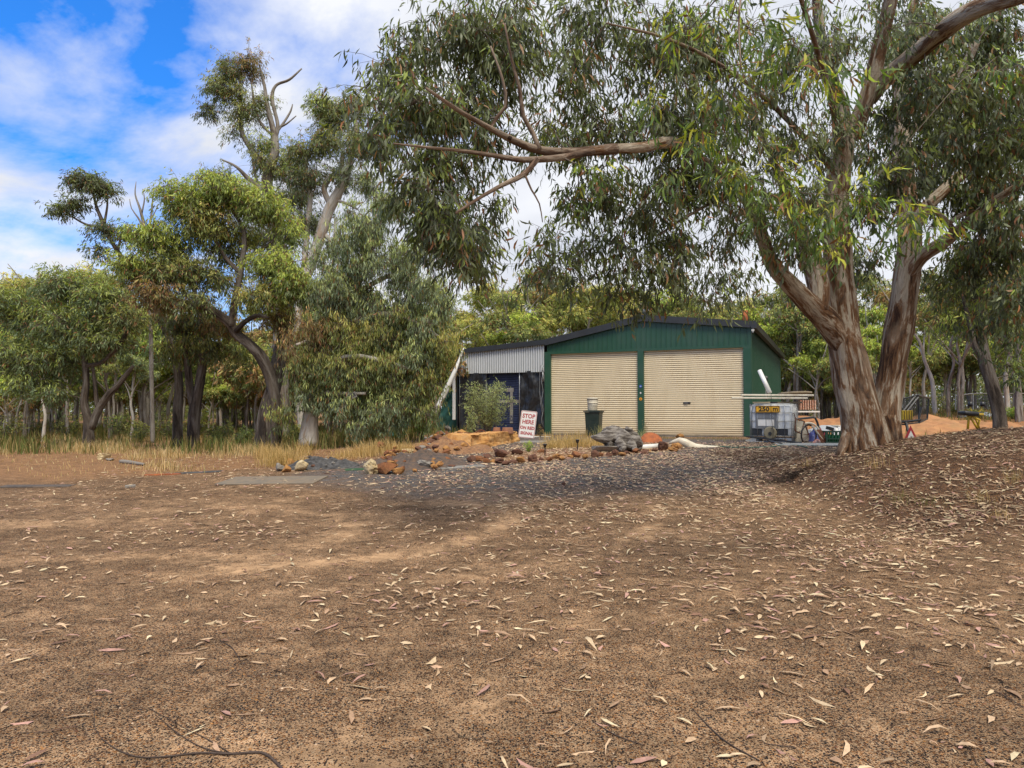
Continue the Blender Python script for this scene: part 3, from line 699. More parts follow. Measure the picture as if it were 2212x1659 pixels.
# ------------------------------------------------------------------ lean-to on the left
cm2, cn2_, co2 = nodes('corrugated_sheet'); N = NT(cn2_); tc2 = N.n('ShaderNodeTexCoord').outputs['Object']
yy2 = N.n('ShaderNodeSeparateXYZ', {0: tc2}).outputs[1]
gt2 = N.math('MULTIPLY', N.math('ADD', yy2, .022), 26.0, clamp=True)
cc2 = N.mix(N.noise(tc2, 3, 6, .7).outputs['Fac'], (.66, .68, .69), (.50, .52, .53)); cc2 = N.mix(N.math('MULTIPLY', gt2, .8), cc2, (.13, .14, .145))
p2_ = N.n('ShaderNodeBsdfPrincipled', {'Base Color': cc2, 'Roughness': .42, 'Metallic': .2}); cn2_.links.new(p2_.outputs[0], co2.inputs[0]); M['corr'] = cm2
lean = thing('lean_to', 'open lean-to with silver corrugated fascia joined to the left of the green shed', 'lean-to', (1.59, 28.37, SZ), TH)
m = MB(); n = 37*8
vv = []
for i in range(n+1):
    s = -4.12+i*(3.80/n); d = .026*math.cos(2*math.pi*(s/.1027))
    vv.append((m.bm.verts.new((s, -.02+d, 2.50)), m.bm.verts.new((s, -.02+d, roofz(s)-.08))))
for a, b in zip(vv, vv[1:]): m.bm.faces.new((a[0], b[0], b[1], a[1]))
m.build('corrugated_fascia', M['corr'], lean, True)
for s in (-4.2, -1.43, -.36): MB().tube([(s, .05, 0), (s, .05, 3.3)], .022, 10).build('steel_post', M['steel'], lean, True)
MB().box((-2.2, .05, 2.52), (4.0, .05, .05)).build('rail', M['steel'], lean)
MB().box((-4.3, 8, 1.7), (.04, 16, 3.4)).build('side_wall', M['plastic_black'], lean)
MB().box((-2.2, 1.6, 1.6), (4.1, .04, 3.2)).build('back_wall', M['plastic_black'], lean)
def cloth(name, s0, s1, z0, z1, y, mat, label, cat, amp=.05, nu=60, nv=50, seed=1.0, holes=None):
    def f(a, b):
        s = s0+(s1-s0)*a; z = z0+(z1-z0)*b
        d = amp*(math.sin(s*9+1.5*math.sin(z*2.1+seed)+seed)*.5+.5*mnoise.noise(Vector((s*2.2, z*1.1, seed)))+.35*mnoise.noise(Vector((s*6, z*3, seed+4)))+.18*mnoise.noise(Vector((s*14, z*9, seed))))
        return Vector((s+.03*math.sin(z*4+seed)*(1-b), y+d, z))
    o = MB().grid(f, nu, nv).build(name, mat, None, True); o.location = (1.59, 28.37, SZ); o.rotation_euler = (0, 0, TH)
    return tag(o, label, cat)
cloth('plastic_sheet', -1.36, -.33, -.02, 2.55, -.0, M['plastic_black'], 'black plastic sheet hung behind the stop sign', 'plastic sheet', .10)
cloth('plastic_sheet', -4.16, -2.95, -.02, 2.52, -.0, M['plastic_black'], 'black plastic sheet hung at the left end of the lean-to behind the bush', 'plastic sheet', .08, seed=5.0)
b = thing('blue_shutter', 'blue ribbed shutter with white stripes seen behind the bush in the lean-to', 'shutter', tuple(wv(-2.2, .18, 0)), TH)
m = MB()
prof = []
for i in range(26):
    for f, d in ((0, 0), (.12, -.02), (.8, -.02), (.92, 0)): prof.append((.02+(i+f)*.096, d))
vs = [(m.bm.verts.new((-.78, d, z)), m.bm.verts.new((.78, d, z))) for z, d in prof]
for a, c_ in zip(vs, vs[1:]): m.bm.faces.new((a[0], a[1], c_[1], c_[0]))
m.build('shutter_panel', M['blue'], b)
m = MB(); m.box((.24, -.026, 1.32), (1.05, .006, .12)); m.box((.36, -.026, .90), (.14, .006, .95)); m.box((.30, -.026, 1.80), (.32, .006, .16)); m.box((.36, -.026, 1.55), (.12, .006, .36)); m.build('white_stripe', M['conc'], b)
text('lettering', 'ICE', .17, M['blue'], b, (.36, -.032, .62), (math.pi/2, math.pi/2, 0), .001, .004)
MB().box((-.80, 0, 1.3), (.05, .07, 2.6)).build('frame', M['galv'], b)
# cables hanging on the post
m = MB(); pts = [(.02*math.sin(t*.9), -.02*math.cos(t), z) for t, z in zip(range(22), np.linspace(2.75, .35, 22))]
cb = m.tube([(-.36+x*1.2, -.12+y, z) for x, y, z in pts], .012, 6).tube([(-.30, -.12, 2.7), (-.40, -.14, 2.78), (-.46, -.13, 2.6), (-.47, -.13, 1.7), (-.42, -.13, 1.2), (-.36, -.12, .8)], .011, 6).tube([(-.33, -.13, 2.5), (-.33, -.14, 2.1)], .02, 6).build('hanging_cable', M['steel'], None, True)
cb.location = (1.59, 28.37, SZ); cb.rotation_euler = (0, 0, TH); tag(cb, 'grey cable looped over the left door post of the shed', 'cable')
dp = thing('downpipe', 'white vertical pipe at the outer left corner of the lean-to', 'downpipe', tuple(wv(-4.42, -.05, .55)), TH)
MB().box((0, 0, .98), (.13, .09, 1.96), bev=.02).build('pipe', M['white'], dp); MB().box((0, 0, 1.98), (.17, .12, .10), bev=.02).build('joint', M['greyplate'], dp)
# green shade cloth panel
A_ = [P(940, 935, 30.6), P(1000, 930, 30.4), P(1002, 832, 30.4), P(962, 848, 30.8)]
def quad(A, amp, seed, sag=0.0):
    def f(a, b):
        p = (A[0]*(1-a)+A[1]*a)*(1-b)+(A[3]*(1-a)+A[2]*a)*b
        return p+Vector((0, amp*(mnoise.noise(Vector((a*5, b*4, seed)))+.4*mnoise.noise(Vector((a*14, b*9, seed)))), -sag*math.sin(a*math.pi)))
    return f
o = MB().grid(quad(A_, .14, 3), 24, 24).build('shade_cloth', M['shade'], None, True); tag(o, 'dark green shade cloth hung left of the lean-to', 'shade cloth')
A_ = [P(765, 945, 29.5), P(880, 942, 29.8), P(890, 850, 29.8), P(770, 860, 29.5)]
o = MB().grid(quad(A_, .25, 6), 24, 24).build('shade_cloth', M['shade'], None, True); tag(o, 'dark green cloth glimpsed behind the drooping gum', 'shade cloth')
# ------------------------------------------------------------------ signs
def rounded(w, h, r, n=6):
    out = []
    for cx, cy, a0 in ((w/2-r, h/2-r, 0), (-w/2+r, h/2-r, 90), (-w/2+r, -h/2+r, 180), (w/2-r, -h/2+r, 270)):
        for i in range(n+1):
            a = math.radians(a0+90*i/n); out.append((cx+r*math.cos(a), cy+r*math.sin(a)))
    return out
def ringmesh(outer, inner, y, mat, name, parent):
    m = MB(); A = [m.bm.verts.new((x, y, z)) for x, z in outer]; B = [m.bm.verts.new((x, y, z)) for x, z in inner]; n = len(A)
    for i in range(n): m.bm.faces.new((A[i], A[(i+1) % n], B[(i+1) % n], B[i]))
    return m.build(name, mat, parent)
sp = G(1133, 946); H = 1.00
stop = thing('road_sign', 'white road sign reading STOP HERE ON RED SIGNAL leaning on black plastic', 'road sign', (sp.x, sp.y+.0, sp.z), TH*.6)
hd = bpy.data.objects
sg = MB(); sg.prism([(x, z+H/2) for x, z in rounded(.60, H, .05)], 0, .006); face = sg.build('sign_plate', M['signwhite'], stop)
bd = ringmesh([(x, z+H/2) for x, z in rounded(.575, H-.025, .045)], [(x, z+H/2) for x, z in rounded(.545, H-.055, .035)], -.003, M['signred'], 'border', face)
for t_, z, s_ in (('STOP', .80, .215), ('HERE', .585, .205), ('ON RED', .37, .155), ('SIGNAL', .17, .150)):
    text('lettering', t_, s_, M['signred'], face, (0, -.004, z), (math.pi/2, 0, 0), .0012, .006, .92)
stop.rotation_euler = (math.radians(-9), math.radians(5.5), TH*.6)
stop.scale = (.95, .95, .95); stop.location = (sp.x+.05, sp.y-.1, sp.z+.0)
# small hanging sign in the drooping gum
hs = thing('hanging_board', 'small tilted board lettered THE hanging among gum leaves', 'sign', tuple(P(760, 855, 20.2)), 0)
fb = MB().box((0, 0, 0), (.27, .02, .17)).build('board', M['conc'], hs); text('lettering', 'THE', .13, M['signblack'], fb, (0, -.013, 0), (math.pi/2, 0, 0), .001, .003)
MB().tube([(-.1, 0, .08), (0, 0, .5)], .004, 5).tube([(.1, 0, .08), (0, 0, .5)], .004, 5).build('cord', M['black'], hs)
hs.rotation_euler = (0, math.radians(-22), 0)
# ------------------------------------------------------------------ bin and bucket
bp_ = G(1283, 942)
wb = thing('wheelie_bin', 'dark green wheelie bin standing in front of the left cream roller door', 'bin', tuple(bp_), TH+.05)
m = MB()
rings = []
for z, hw, hd_ in ((.03, .232, .25), (.06, .236, .255), (.70, .264, .287), (.82, .27, .295), (.84, .285, .31), (.88, .285, .31)):
    rings.append([m.bm.verts.new((x*hw, y*hd_, z)) for x, y in ((-1, -.85), (-.85, -1), (.85, -1), (1, -.85), (1, .85), (.85, 1), (-.85, 1), (-1, .85))])
for a, c_ in zip(rings, rings[1:]):
    for i in range(8): m.bm.faces.new((a[i], a[(i+1) % 8], c_[(i+1) % 8], c_[i]))
m.bm.faces.new(rings[0][::-1]); m.bm.faces.new(rings[-1]); m.build('body', M['bin'], wb)
m = MB(); m.box((0, -.01, .905), (.63, .66, .035), bev=.015); m.box((0, .02, .925), (.5, .5, .025), bev=.012); m.box((0, .36, .90), (.56, .06, .04), bev=.012); m.build('lid', M['bin'], wb)
MB().tube([(-.2, .38, .88), (.2, .38, .88)], .016, 8).build('handle', M['black'], wb)
for sx in (-1, 1): MB().lathe([(.10, -.025), (.11, -.01), (.11, .01), (.10, .025)], (sx*.24, .26, .11), 18, Matrix.Rotation(math.pi/2, 3, 'Y')).build('wheel', M['black'], wb)
m = MB()
for sx in (-1, 1): m.box((sx*.09, -.268, .45), (.012, .012, .55), Matrix.Rotation(.035*0, 3, 'X'))
m.box((0, -.282, .60), (.26, .01, .012)); m.build('moulded_rib', M['bin'], wb)
bk = thing('plastic_bucket', 'grubby white plastic bucket with lid standing on the wheelie bin', 'bucket', (bp_.x-.05, bp_.y+.0, bp_.z+.94), .3); bk.scale = (1.3, 1.3, 1.3)
MB().lathe([(.13, 0), (.135, .01), (.15, .30), (.15, .315)], k=26).build('pail', M['pvc'], bk, True)
MB().lathe([(.158, .30), (.158, .345), (.148, .36), (.148, .352)], k=26).build('lid', M['creamplastic'], bk, True)
MB().lathe([(.1505, .20), (.158, .205), (.158, .215), (.1505, .22)], k=26).build('rim', M['pvc'], bk, True)
MB().tube([(-.155*math.cos(t), -.155*abs(math.sin(t))-.005, .27-.13*math.sin(t)) for t in np.linspace(0, math.pi, 15)], .004, 6).build('handle', M['steel'], bk)
# ------------------------------------------------------------------ rocks
def rock(name, mat, w, h, d, seed, flat=0.0, sub=3):
    bm = bmesh.new(); bmesh.ops.create_icosphere(bm, subdivisions=sub, radius=1)
    sv = Vector((seed*3.1, seed*1.7, seed*5.3))
    for v in bm.verts:
        c = v.co.copy(); f = 1+.38*mnoise.noise(c*.9+sv)+.30*mnoise.noise(c*2.1+sv)+.16*mnoise.noise(c*4.7+sv)+.12*mnoise.noise(c*10+sv)*min(1, w*3)
        b = c*f
        for k in range(8):
            nn = Vector((mnoise.noise(sv+Vector((k, 0, 0)))*3, mnoise.noise(sv+Vector((0, k*1.3, 0)))*3, mnoise.noise(sv+Vector((0, 0, k*2.1)))*3+.1))
            if nn.length < .05: continue
            nn.normalize(); t = b.dot(nn)-.58
            if t > 0: b -= nn*t*.85
        b.x *= w/2; b.y *= d/2; b.z *= h/2
        v.co = b+Vector((0, 0, h*.36))
    me = bpy.data.meshes.new(name); bm.to_mesh(me); bm.free()
    return link(name, me, mat, None, False)
RS = [0]
def put_rock(px, py, wpx, mat, label, hr=.75, group=None, name='rock', depthr=.9, sub=4, dz=0):
    RS[0] += 1; p = G(px, py); s = (p-Vector((0, 0, CAMZ))).length
    W = wpx*s/1534
    o = rock(name, M[mat], W*1.06, W*hr, W*depthr, RS[0]*1.37, sub=sub); o.location = p+Vector((0, W*.3, dz)); o.rotation_euler = (0, 0, RS[0]*2.1*0+random.uniform(-.3, .3))
    return tag(o, label, 'rock', group)
def Rk(sx, sy, wsrc, *a, **k): return put_rock(sx*Q, sy*Q, wsrc*Q, *a, **k)
Rk(833, 1308, 44, 'rock_pale', 'large pale yellow boulder at the front of the left ash heap', .95)
Rk(772, 1308, 28, 'rock_grey', 'rounded grey stone left of the pale yellow boulder', .8)
Rk(793, 1311, 26, 'rock_ochre', 'ochre rock wedged between the grey stone and the pale boulder', .95)
Rk(806, 1292, 26, 'rock_ochre', 'ochre rock perched behind the pale yellow boulder', .9)
Rk(782, 1290, 26, 'rock_pale', 'small flat pale stone on top of the left rock cluster', .4)
Rk(868, 1302, 20, 'rock_brown', 'small dark red rock right of the pale boulder', .9)
Rk(907, 1296, 17, 'rock_rust', 'small pinkish red brick piece at the right foot of the ash heap', .8)
Rk(918, 1285, 22, 'rock_brown', 'dark red rock at the right end of the ash heap', .9)
Rk(1024, 1315, 50, 'rock_pale', 'blocky cream boulder with a grey cap at the path edge', 1.0)
Rk(1064, 1317, 60, 'rock_rust', 'big rust orange boulder beside the blocky cream boulder', .72)
Rk(1106, 1317, 32, 'rock_ochre', 'ochre rock right of the big rust boulder', .85)
Rk(1146, 1292, 26, 'rock_ochre', 'round ochre rock in front of the black mulch', .9)
Rk(1180, 1301, 42, 'rock_grey', 'rounded purple grey rock on the black mulch heap', .75)
Rk(1150, 1310, 18, 'rock_ochre', 'tiny ochre stone at the front foot of the mulch heap', .7)
Rk(1083, 1275, 40, 'rock_ochre', 'low orange rock behind the big rust boulder', .55)
Rk(1215, 1300, 26, 'rock_ochre', 'ochre rock right of the purple grey rock', .9)
Rk(1238, 1290, 30, 'rock_rust', 'rust rock with rounded top beside the gravel path', .9)
Rk(1255, 1298, 20, 'rock_brown', 'small brown rock at the right end of the mulch heap', .6)
Rk(1130, 1256, 38, 'rock_pale', 'flat pale slab lying on top of the stacked stones', .3)
Rk(1118, 1268, 26, 'rock_pale', 'pale stone under the flat slab', .7)
Rk(1150, 1268, 30, 'rock_pale', 'grey white flat stone right of the slab pile', .45)
Rk(1213, 1222, 30, 'rock_ochre', 'ochre boulder at the left end of the limestone edging', .75)
Rk(1240, 1216, 26, 'rock_rust', 'orange topped rock leaning up behind the rubble pile', 1.0)
Rk(1266, 1226, 28, 'rock_ochre', 'yellow ochre block beside the limestone edging', 1.0)
for k in range(85):
    sx = random.uniform(1168, 1302); sy = random.uniform(1222, 1262)-(sx-1178)*.06+6
    Rk(sx, sy, random.uniform(13, 27), random.choice(['rock_brown', 'rock_rust', 'rock_ochre', 'rock_rust', 'rock_ochre', 'rock_grey']), 'fist sized red brown stone in the rubble pile left of the limestone', random.uniform(.6, .9), 'stones in the rubble pile', sub=2, dz=.30*max(0, 1-((sx-1240)/62)**2)*max(.1, (1262-sy)/40+.1)+random.uniform(-.01, .04))
for k in range(44):
    Rk(random.uniform(1050, 1215), random.uniform(1258, 1308), random.uniform(11, 27), random.choice(['rock_brown', 'rock_rust', 'rock_rust', 'rock_ochre', 'rock_grey']), 'small stone scattered on the black mulch heap', random.uniform(.6, .9), 'stones on the mulch heap', sub=3, dz=random.uniform(.0, .14))
Rk(1389, 1270, 50, 'rock_brown', 'large red brown boulder behind the stone border', .66)
Rk(1434, 1262, 34, 'rock_brown', 'reddish boulder right of the large red brown boulder', .55)
Rk(1503, 1257, 28, 'rock_rust', 'orange rock beside the nearer garden light', .5)
Rk(1305, 1283, 30, 'rock_brown', 'dark brown rock at the left end of the stone border', .75)
Rk(1326, 1281, 38, 'rock_rust', 'second rust rock of the stone border from the left', .6)
Rk(1352, 1271, 26, 'rock_brown', 'dark brown rock just behind the stone border', .65)
for sx, sy, w_ in ((1350, 1285, 24), (1367, 1286, 20), (1385, 1287, 26), (1405, 1290, 24), (1427, 1286, 20), (1446, 1285, 20), (1473, 1284, 30), (1503, 1281, 18), (1522, 1279, 20), (1545, 1275, 24), (1562, 1275, 18), (1582, 1274, 18), (1604, 1272, 20), (1625, 1272, 20), (1648, 1269, 22), (1668, 1268, 16), (1690, 1266, 20), (1706, 1263, 16), (1722, 1263, 20), (1742, 1261, 18), (1762, 1260, 16), (1783, 1259, 20), (1800, 1257, 14), (1818, 1255, 18)):
    Rk(sx+random.uniform(-4, 4), sy+random.uniform(-3, 3), w_*random.uniform(.85, 1.45), random.choice(['rock_ochre', 'rock_brown', 'rock_rust', 'rock_ochre']), 'small ochre laterite rock in the low stone border', random.uniform(.55, 1.0), 'rocks of the stone border', depthr=random.uniform(.7, 1.2), sub=3, dz=random.uniform(-.02, .015))
Rk(1840, 1250, 36, 'rock_brown', 'round dark rust boulder left of the split white pipe', .85)
Rk(1868, 1253, 26, 'rock_ochre', 'ochre rock beneath the bend of the white pipe', .7)
Rk(1884, 1246, 30, 'rock_ochre', 'orange rock under the white pipe', .75)
Rk(1890, 1222, 26, 'rock_ochre', 'round orange rock behind the white pipe', .8)
Rk(1790, 1256, 20, 'rock_brown', 'brown rock below the gnarled stump', .7)
p = G(1310, 996); o = rock('stone_slab', M['rock_grey'], 1.15, .22, .4, 77.7); o.location = GS(1682, 1253); tag(o, 'long low grey stone lying in front of the gnarled stump', 'rock')
Rk(285, 1275, 34, 'rock_pale', 'white stone in the dry grass at far left', .6)
Rk(1565, 1347, 14, 'rock_brown', 'lone round brown stone on the open gravel', .8)
Rk(300, 1279, 20, 'rock_grey', 'little grey stone beside the white stone at far left', .4)
for k in range(22):
    Rk(random.uniform(838, 925), random.uniform(1278, 1302), random.uniform(7, 15), random.choice(['char', 'char', 'rock_brown', 'rock_grey']), 'small charred lump lying on the left ash heap', random.uniform(.6, .9), 'lumps on the ash heap', sub=2, dz=random.uniform(.0, .10))
# heaps: ash and mulch
def heap(px, py, w, d, h, mat, label, seed, name='heap', kind=None, lump=.7, rz=0):
    p = G(px, py)
    def f(a, b):
        x = (a-.5)*2; y = (b-.5)*2; r = math.sqrt(x*x+y*y)
        hh = max(0, 1-r**1.7)
        X_, Y_ = x*w/2, y*d/2
        c, s = math.cos(rz), math.sin(rz); gx, gy = p.x+X_*c-Y_*s, p.y+d/2+X_*s+Y_*c
        z = gzf(gx, gy)-.02-(.06 if hh == 0 else 0)+h*hh*(1+lump*mnoise.noise(Vector((x*3, y*3, seed)))+lump*.6*mnoise.noise(Vector((x*8, y*8, seed))))
        return Vector((gx-p.x, gy-p.y, z-p.z))
    o = MB().grid(f, 60, 60).build(name, mat, None, True); o.location = p; tag(o, label, 'heap'); 
    if kind: o['kind'] = kind
    return o
heap(870*Q, 1305*Q, 1.9, 1.1, .17, M['char'], 'heap of black ash and charred bits behind the pale boulder', 2.2, 'ash_heap')
heap(1140*Q, 1306*Q, 2.4, 2.1, .24, M['mulch'], 'low heap of black mulch between rocks beside the path', 4.2, 'mulch_heap')
heap(1235*Q, 1262*Q, 2.6, 1.9, .26, M['rubble'], 'heap of red brown rubble left of the limestone edging', 6.2, 'rubble_heap')
# limestone edging
A_ = GS(1306, 1252); B_ = GS(1443, 1226); L = (B_-A_).length; an = math.atan2(B_.y-A_.y, B_.x-A_.x)
bm = bmesh.new(); bmesh.ops.create_cube(bm, size=1); bmesh.ops.subdivide_edges(bm, edges=bm.edges[:], cuts=24, use_grid_fill=True)
for v in bm.verts:
    c = v.co.copy(); x = c.x*L; y = c.y*.75; z = (c.z+.5)*.42
    e = max(abs(c.y), 0)
    y *= 1-.12*(c.z+.5); x -= (.22 if c.x > 0 else -.1)*(c.z+.5)*abs(c.x)*2
    nn = mnoise.noise(Vector((x*1.5, y*2, z*3)))*.06+mnoise.noise(Vector((x*7, y*7, z*8)))*.035+min(0, mnoise.noise(Vector((x*14, y*14, z*14))))*.05
    v.co = Vector((x, y+nn*(1 if c.y > -.49 else -1), z+nn*.5))
me_ = bpy.data.meshes.new('limestone_edging'); bm.to_mesh(me_); bm.free()
o = link('limestone_edging', me_, M['lime'], None, True); o.location = (A_+B_)/2+Vector((-math.sin(an)*.36, math.cos(an)*.36, -.04)); o.rotation_euler = (0, 0, an); tag(o, 'long orange limestone block edging the planter below the bush', 'stone block')
LT = .36
# planter soil behind it
heap(1255*Q*1.0+20, 1222*Q, 2.6, 2.4, .22, M['lime'], 'orange earth piled in the planter around the bush', 8.2, 'planter_soil')
# rusty chain heap and pots
cp = P(1342*Q, 1216*Q, 20.4)
zt = cp.z
m = MB(); rr_ = random.Random(4)
for k in range(16):
    cx, cy = rr_.uniform(-.42, .36), rr_.uniform(-.12, .2); R_ = rr_.uniform(.07, .2); t1, t2 = rr_.uniform(-.5, .5), rr_.uniform(-.5, .5)
    m.tube([(cx+R_*math.cos(t), cy+R_*math.sin(t)*.8, .05+.06*k/16+R_*math.sin(t)*t1*.6+R_*math.cos(t)*t2*.6+.04) for t in np.linspace(0, 5.6, 16)], rr_.uniform(.012, .022), 6)
o = m.build('scrap_chain', M['rust'], None, True); o.location = cp; tag(o, 'tangled rusty chain and scrap rings piled on the limestone block', 'chain')
o = MB().tube([(.16*math.cos(t), -.05, .17*math.sin(t)) for t in np.linspace(0, 2*math.pi, 20)[:-1]], .014, 6, closed=True).build('rusty_hoop', M['rust'], None, True); o.location = P(1331*Q, 1205*Q, 19.9); o.rotation_euler = (.5, 0, .4); tag(o, 'rusty iron hoop standing against the chain pile', 'hoop')
for sx, sy, w_, lb in ((1408, 1203, .38, 'wide upturned rusty pan on the right end of the limestone block'), (1378, 1203, .26, 'small rusty pot left of the wide rusty pan on the limestone')):
    o = MB().lathe([(w_/2, 0), (w_/2*.98, .02), (w_/2*.80, .17), (w_/2*.78, .18), (.02, .18)], k=22).build('rusty_pan', M['terra'], None, True); o.location = PS(sx, sy, 21.0); tag(o, lb, 'pan')
# garden lights
for sx, sy, lb in ((1512, 1264, 'black solar garden light nearest the front of the stone border'), (1602, 1250, 'smaller looking black solar garden light farther back by the dry grass')):
    p = GS(sx, sy); t = thing('garden_light', lb, 'garden light', tuple(p), 0)
    MB().lathe([(.012, -.05), (.012, .20)], k=8).build('stake', M['black'], t); MB().lathe([(.03, .20), (.045, .26), (.05, .262), (.05, .285), (.02, .295)], k=14).build('lamp_head', M['black'], t, True)
# gnarled stump
st = GS(1722, 1252)
def gnarl(px, d): return P(px[0]*Q, px[1]*Q, d)
acc = NP(); dd = st.y
def gl(pts, k=14, rg=.28, seed=1.0):
    q = [(*P(x*Q, y*Q, dd+dz), r) for x, y, dz, r in pts]
    tube(acc, cat_rom(q, .03), k, (1, 1, 1), rg, seed=seed)
gl([(1655, 1213, .1, .05), (1675, 1212, .0, .14), (1705, 1210, .1, .24), (1735, 1222, .1, .27), (1765, 1232, .1, .22), (1782, 1236, .1, .08)], 22, .30, 1)
gl([(1680, 1205, .1, .10), (1686, 1192, .1, .08), (1690, 1186, .1, .05)], 12, .4, 2)
gl([(1700, 1205, .2, .12), (1690, 1196, .2, .10), (1708, 1190, .2, .04)], 12, .4, 3)
gl([(1735, 1212, .1, .16), (1745, 1196, .1, .10), (1738, 1187, .0, .04)], 12, .4, 4)
gl([(1740, 1210, .2, .12), (1758, 1205, .2, .09), (1772, 1212, .2, .04)], 12, .4, 5)
gl([(1715, 1228, -.1, .14), (1730, 1240, -.25, .09), (1724, 1250, -.35, .06)], 12, .35, 6)
gl([(1745, 1230, -.1, .14), (1760, 1242, -.2, .08), (1757, 1251, -.25, .05)], 12, .35, 7)
gl([(1690, 1220, 0, .16), (1668, 1216, -.1, .09), (1648, 1213, -.1, .06), (1642, 1211, 0, .03)], 12, .35, 8)
gl([(1695, 1225, 0, .14), (1688, 1240, 0, .10), (1692, 1250, 0, .06)], 12, .35, 9)
gl([(1720, 1225, .3, .22), (1722, 1240, .3, .22), (1725, 1252, .3, .2)], 14, .35, 10)
o = acc.build('tree_stump', M['wood_grey'], None, tuple(st), True); o.location = st; tag(o, 'gnarled silver grey tree stump lying in front of the middle door post', 'stump')
# leftover pipes on the ground
def bentpipe(name, pts, mat, label, cat, k=18, flat=1.0, hollow=True):
    m = MB(); m.tube([p for p, r in pts], [r for p, r in pts], k); 
    o = m.build(name, mat, None, True); b0 = pts[0][0].copy(); 
    for v in o.data.vertices: v.co -= b0
    o.location = b0; return tag(o, label, cat)
d0 = GS(1900, 1240).y
pp = []
for sx, sy, dy, r in ((1856, 1230, .15, .02), (1868, 1226, .1, .05), (1885, 1222, .0, .085), (1899, 1227, -.05, .11), (1912, 1236, -.05, .125), (1928, 1243, -.05, .125), (1960, 1245, 0, .10), (1990, 1246, .05, .085), (2010, 1246, .05, .075)):
    pp.append((PS(sx, sy, d0+dy), r))
bentpipe('bent_pipe', pp, M['pvc'], 'long cream pipe with a crumpled split end lying on rocks before the right door', 'pipe')
q0 = GS(1775, 1246); pp = [(PS(1769, 1243, q0.y), .075), (PS(1798, 1240, q0.y+.1), .07), (PS(1826, 1237, q0.y+.2), .06)]
bentpipe('short_pipe', pp, M['white'], 'short white pipe offcut right of the stump', 'pipe')
# rusty disc
o = MB().lathe([(.02, .06), (.24, .035), (.32, 0), (.32, -.012), (.24, .02), (.02, .045)], k=36).build('rusty_disc', M['rust_hot'], None, True); p = GS(1805, 1230); o.location = p+Vector((.1, .3, .06)); o.rotation_euler = (math.radians(50), 0, .1); tag(o, 'rusty orange steel disc tilted beside the stump', 'disc')
# scrap sheet by black plastic, little board
M['bark_twig0'] = simple('dark_timber', (.055, .045, .04), (.10, .08, .065), 8, .9, 0, .4, dirt=(.2, .13, .08))
M['conc2'] = simple('dusty_board', (.15, .125, .095), (.22, .17, .115), 6, .95, 0, .3, 40, dirt=(.20, .13, .075), dscale=3)
def slab(sx, sy, w_, d_, t, rz, mat, name, label, cat, dz=.0, rx=0, ry=0):
    p = GS(sx, sy); o = MB().box((0, 0, t/2), (w_, d_, t), bev=min(.01, t*.3)).build(name, mat); o.location = p; lay(o, rz, -t*.45); return tag(o, label, cat)
slab(1497, 1212, .85, .22, .03, .35, M['white'], 'board', 'narrow white board on the ground right of the stop sign', 'board', rx=.0)
slab(1468, 1226, 1.0, .8, .03, -.2, M['conc'], 'paving_slab', 'grey paving slab on the gravel below the stop sign', 'slab')
slab(757, 1333, 1.9, .85, .03, -.08, M['conc2'], 'flat_board', 'grey flat board lying on the ground left of the rocks', 'board')
slab(1282, 1296, 1.0, .35, .03, .35, M['conc'], 'plank', 'pale plank at the left end of the stone border', 'plank')
slab(105, 1350, 1.25, .3, .04, .12, M['bark_twig0'], 'mat', 'dark weathered plank half buried at the far left', 'plank')
slab(452, 1318, .75, .12, .05, .05, M['rust_hot'], 'rusty_bar', 'short rusty bar lying on the bare ground at left', 'bar')
slab(530, 1312, 1.3, .3, .02, .02, M['char'], 'rubber_strip', 'flat dark strip on the ground right of the rusty bar', 'strip')
slab(362, 1352, .18, .1, .08, .5, M['wood_grey'], 'bark_chunk', 'small dark chunk of bark in the left middle distance', 'bark')
slab(990, 1303, .5, .28, .03, .1, simple('faded_green', (.03, .09, .035), None, 4, .6), 'green_mat', 'small green mat lying on the gravel left of the cream boulder', 'mat')
p = GS(370, 1290); o_ = NP(); tube(o_, cat_rom([(*GS(335, 1285), .05), (*GS(360, 1287), .05), (*GS(400, 1293), .03)], .05), 8, (.2, .17, .14), .2); o = o_.build('fallen_log', M['bark_grey'], None, tuple(p), True); o.location = p+Vector((0, 0, .04)); tag(o, 'thin grey log lying at the edge of the dry grass', 'log')
# ------------------------------------------------------------------ IBC tank
ic = GS(2140, 1228); IR = TH-math.radians(6)
FW = 1.20; FD = 1.0
c_, s_ = math.cos(IR), math.sin(IR)
org = Vector((ic.x-s_*FD/2*-1*0-math.sin(IR)*FD/2*1, ic.y+math.cos(IR)*FD/2, ic.z))
ibc = thing('liquid_tote', 'white plastic liquid tank in a steel cage by the right corner of the shed', 'water tank', tuple(org), IR)
TZ = .17
m = MB(); m.box((0, 0, TZ+.50), (FW-.06, FD-.06, .98), bev=.07); tk = m.build('tank', M['tank'], ibc, True)
m = MB()
for x in np.linspace(-.42, .42, 4): m.box((x, -FD/2+.028, TZ+.48), (.19, .012, .80), bev=.006)
for y in np.linspace(-.33, .33, 3): m.box((FW/2-.028, y, TZ+.48), (.012, .20, .80), bev=.006)
m.build('moulded_panel', M['tank'], tk, True)
MB().lathe([(.11, TZ+.97), (.11, TZ+1.04), (.1, TZ+1.05)], (0, 0, 0), 20).build('filler_cap', M['black'], tk)
m = MB(); hw, hd_ = FW/2, FD/2
for z in (TZ+.03, TZ+.25, TZ+.47, TZ+.72, TZ+.97): m.tube([(-hw, -hd_, z), (hw, -hd_, z), (hw, hd_, z), (-hw, hd_, z)], .010, 6, closed=True)
for x in np.linspace(-hw+.02, hw-.02, 7):
    for y in (-hd_-.012, hd_+.012): m.tube([(x, y, .12), (x, y, TZ+.98)], .010, 6)
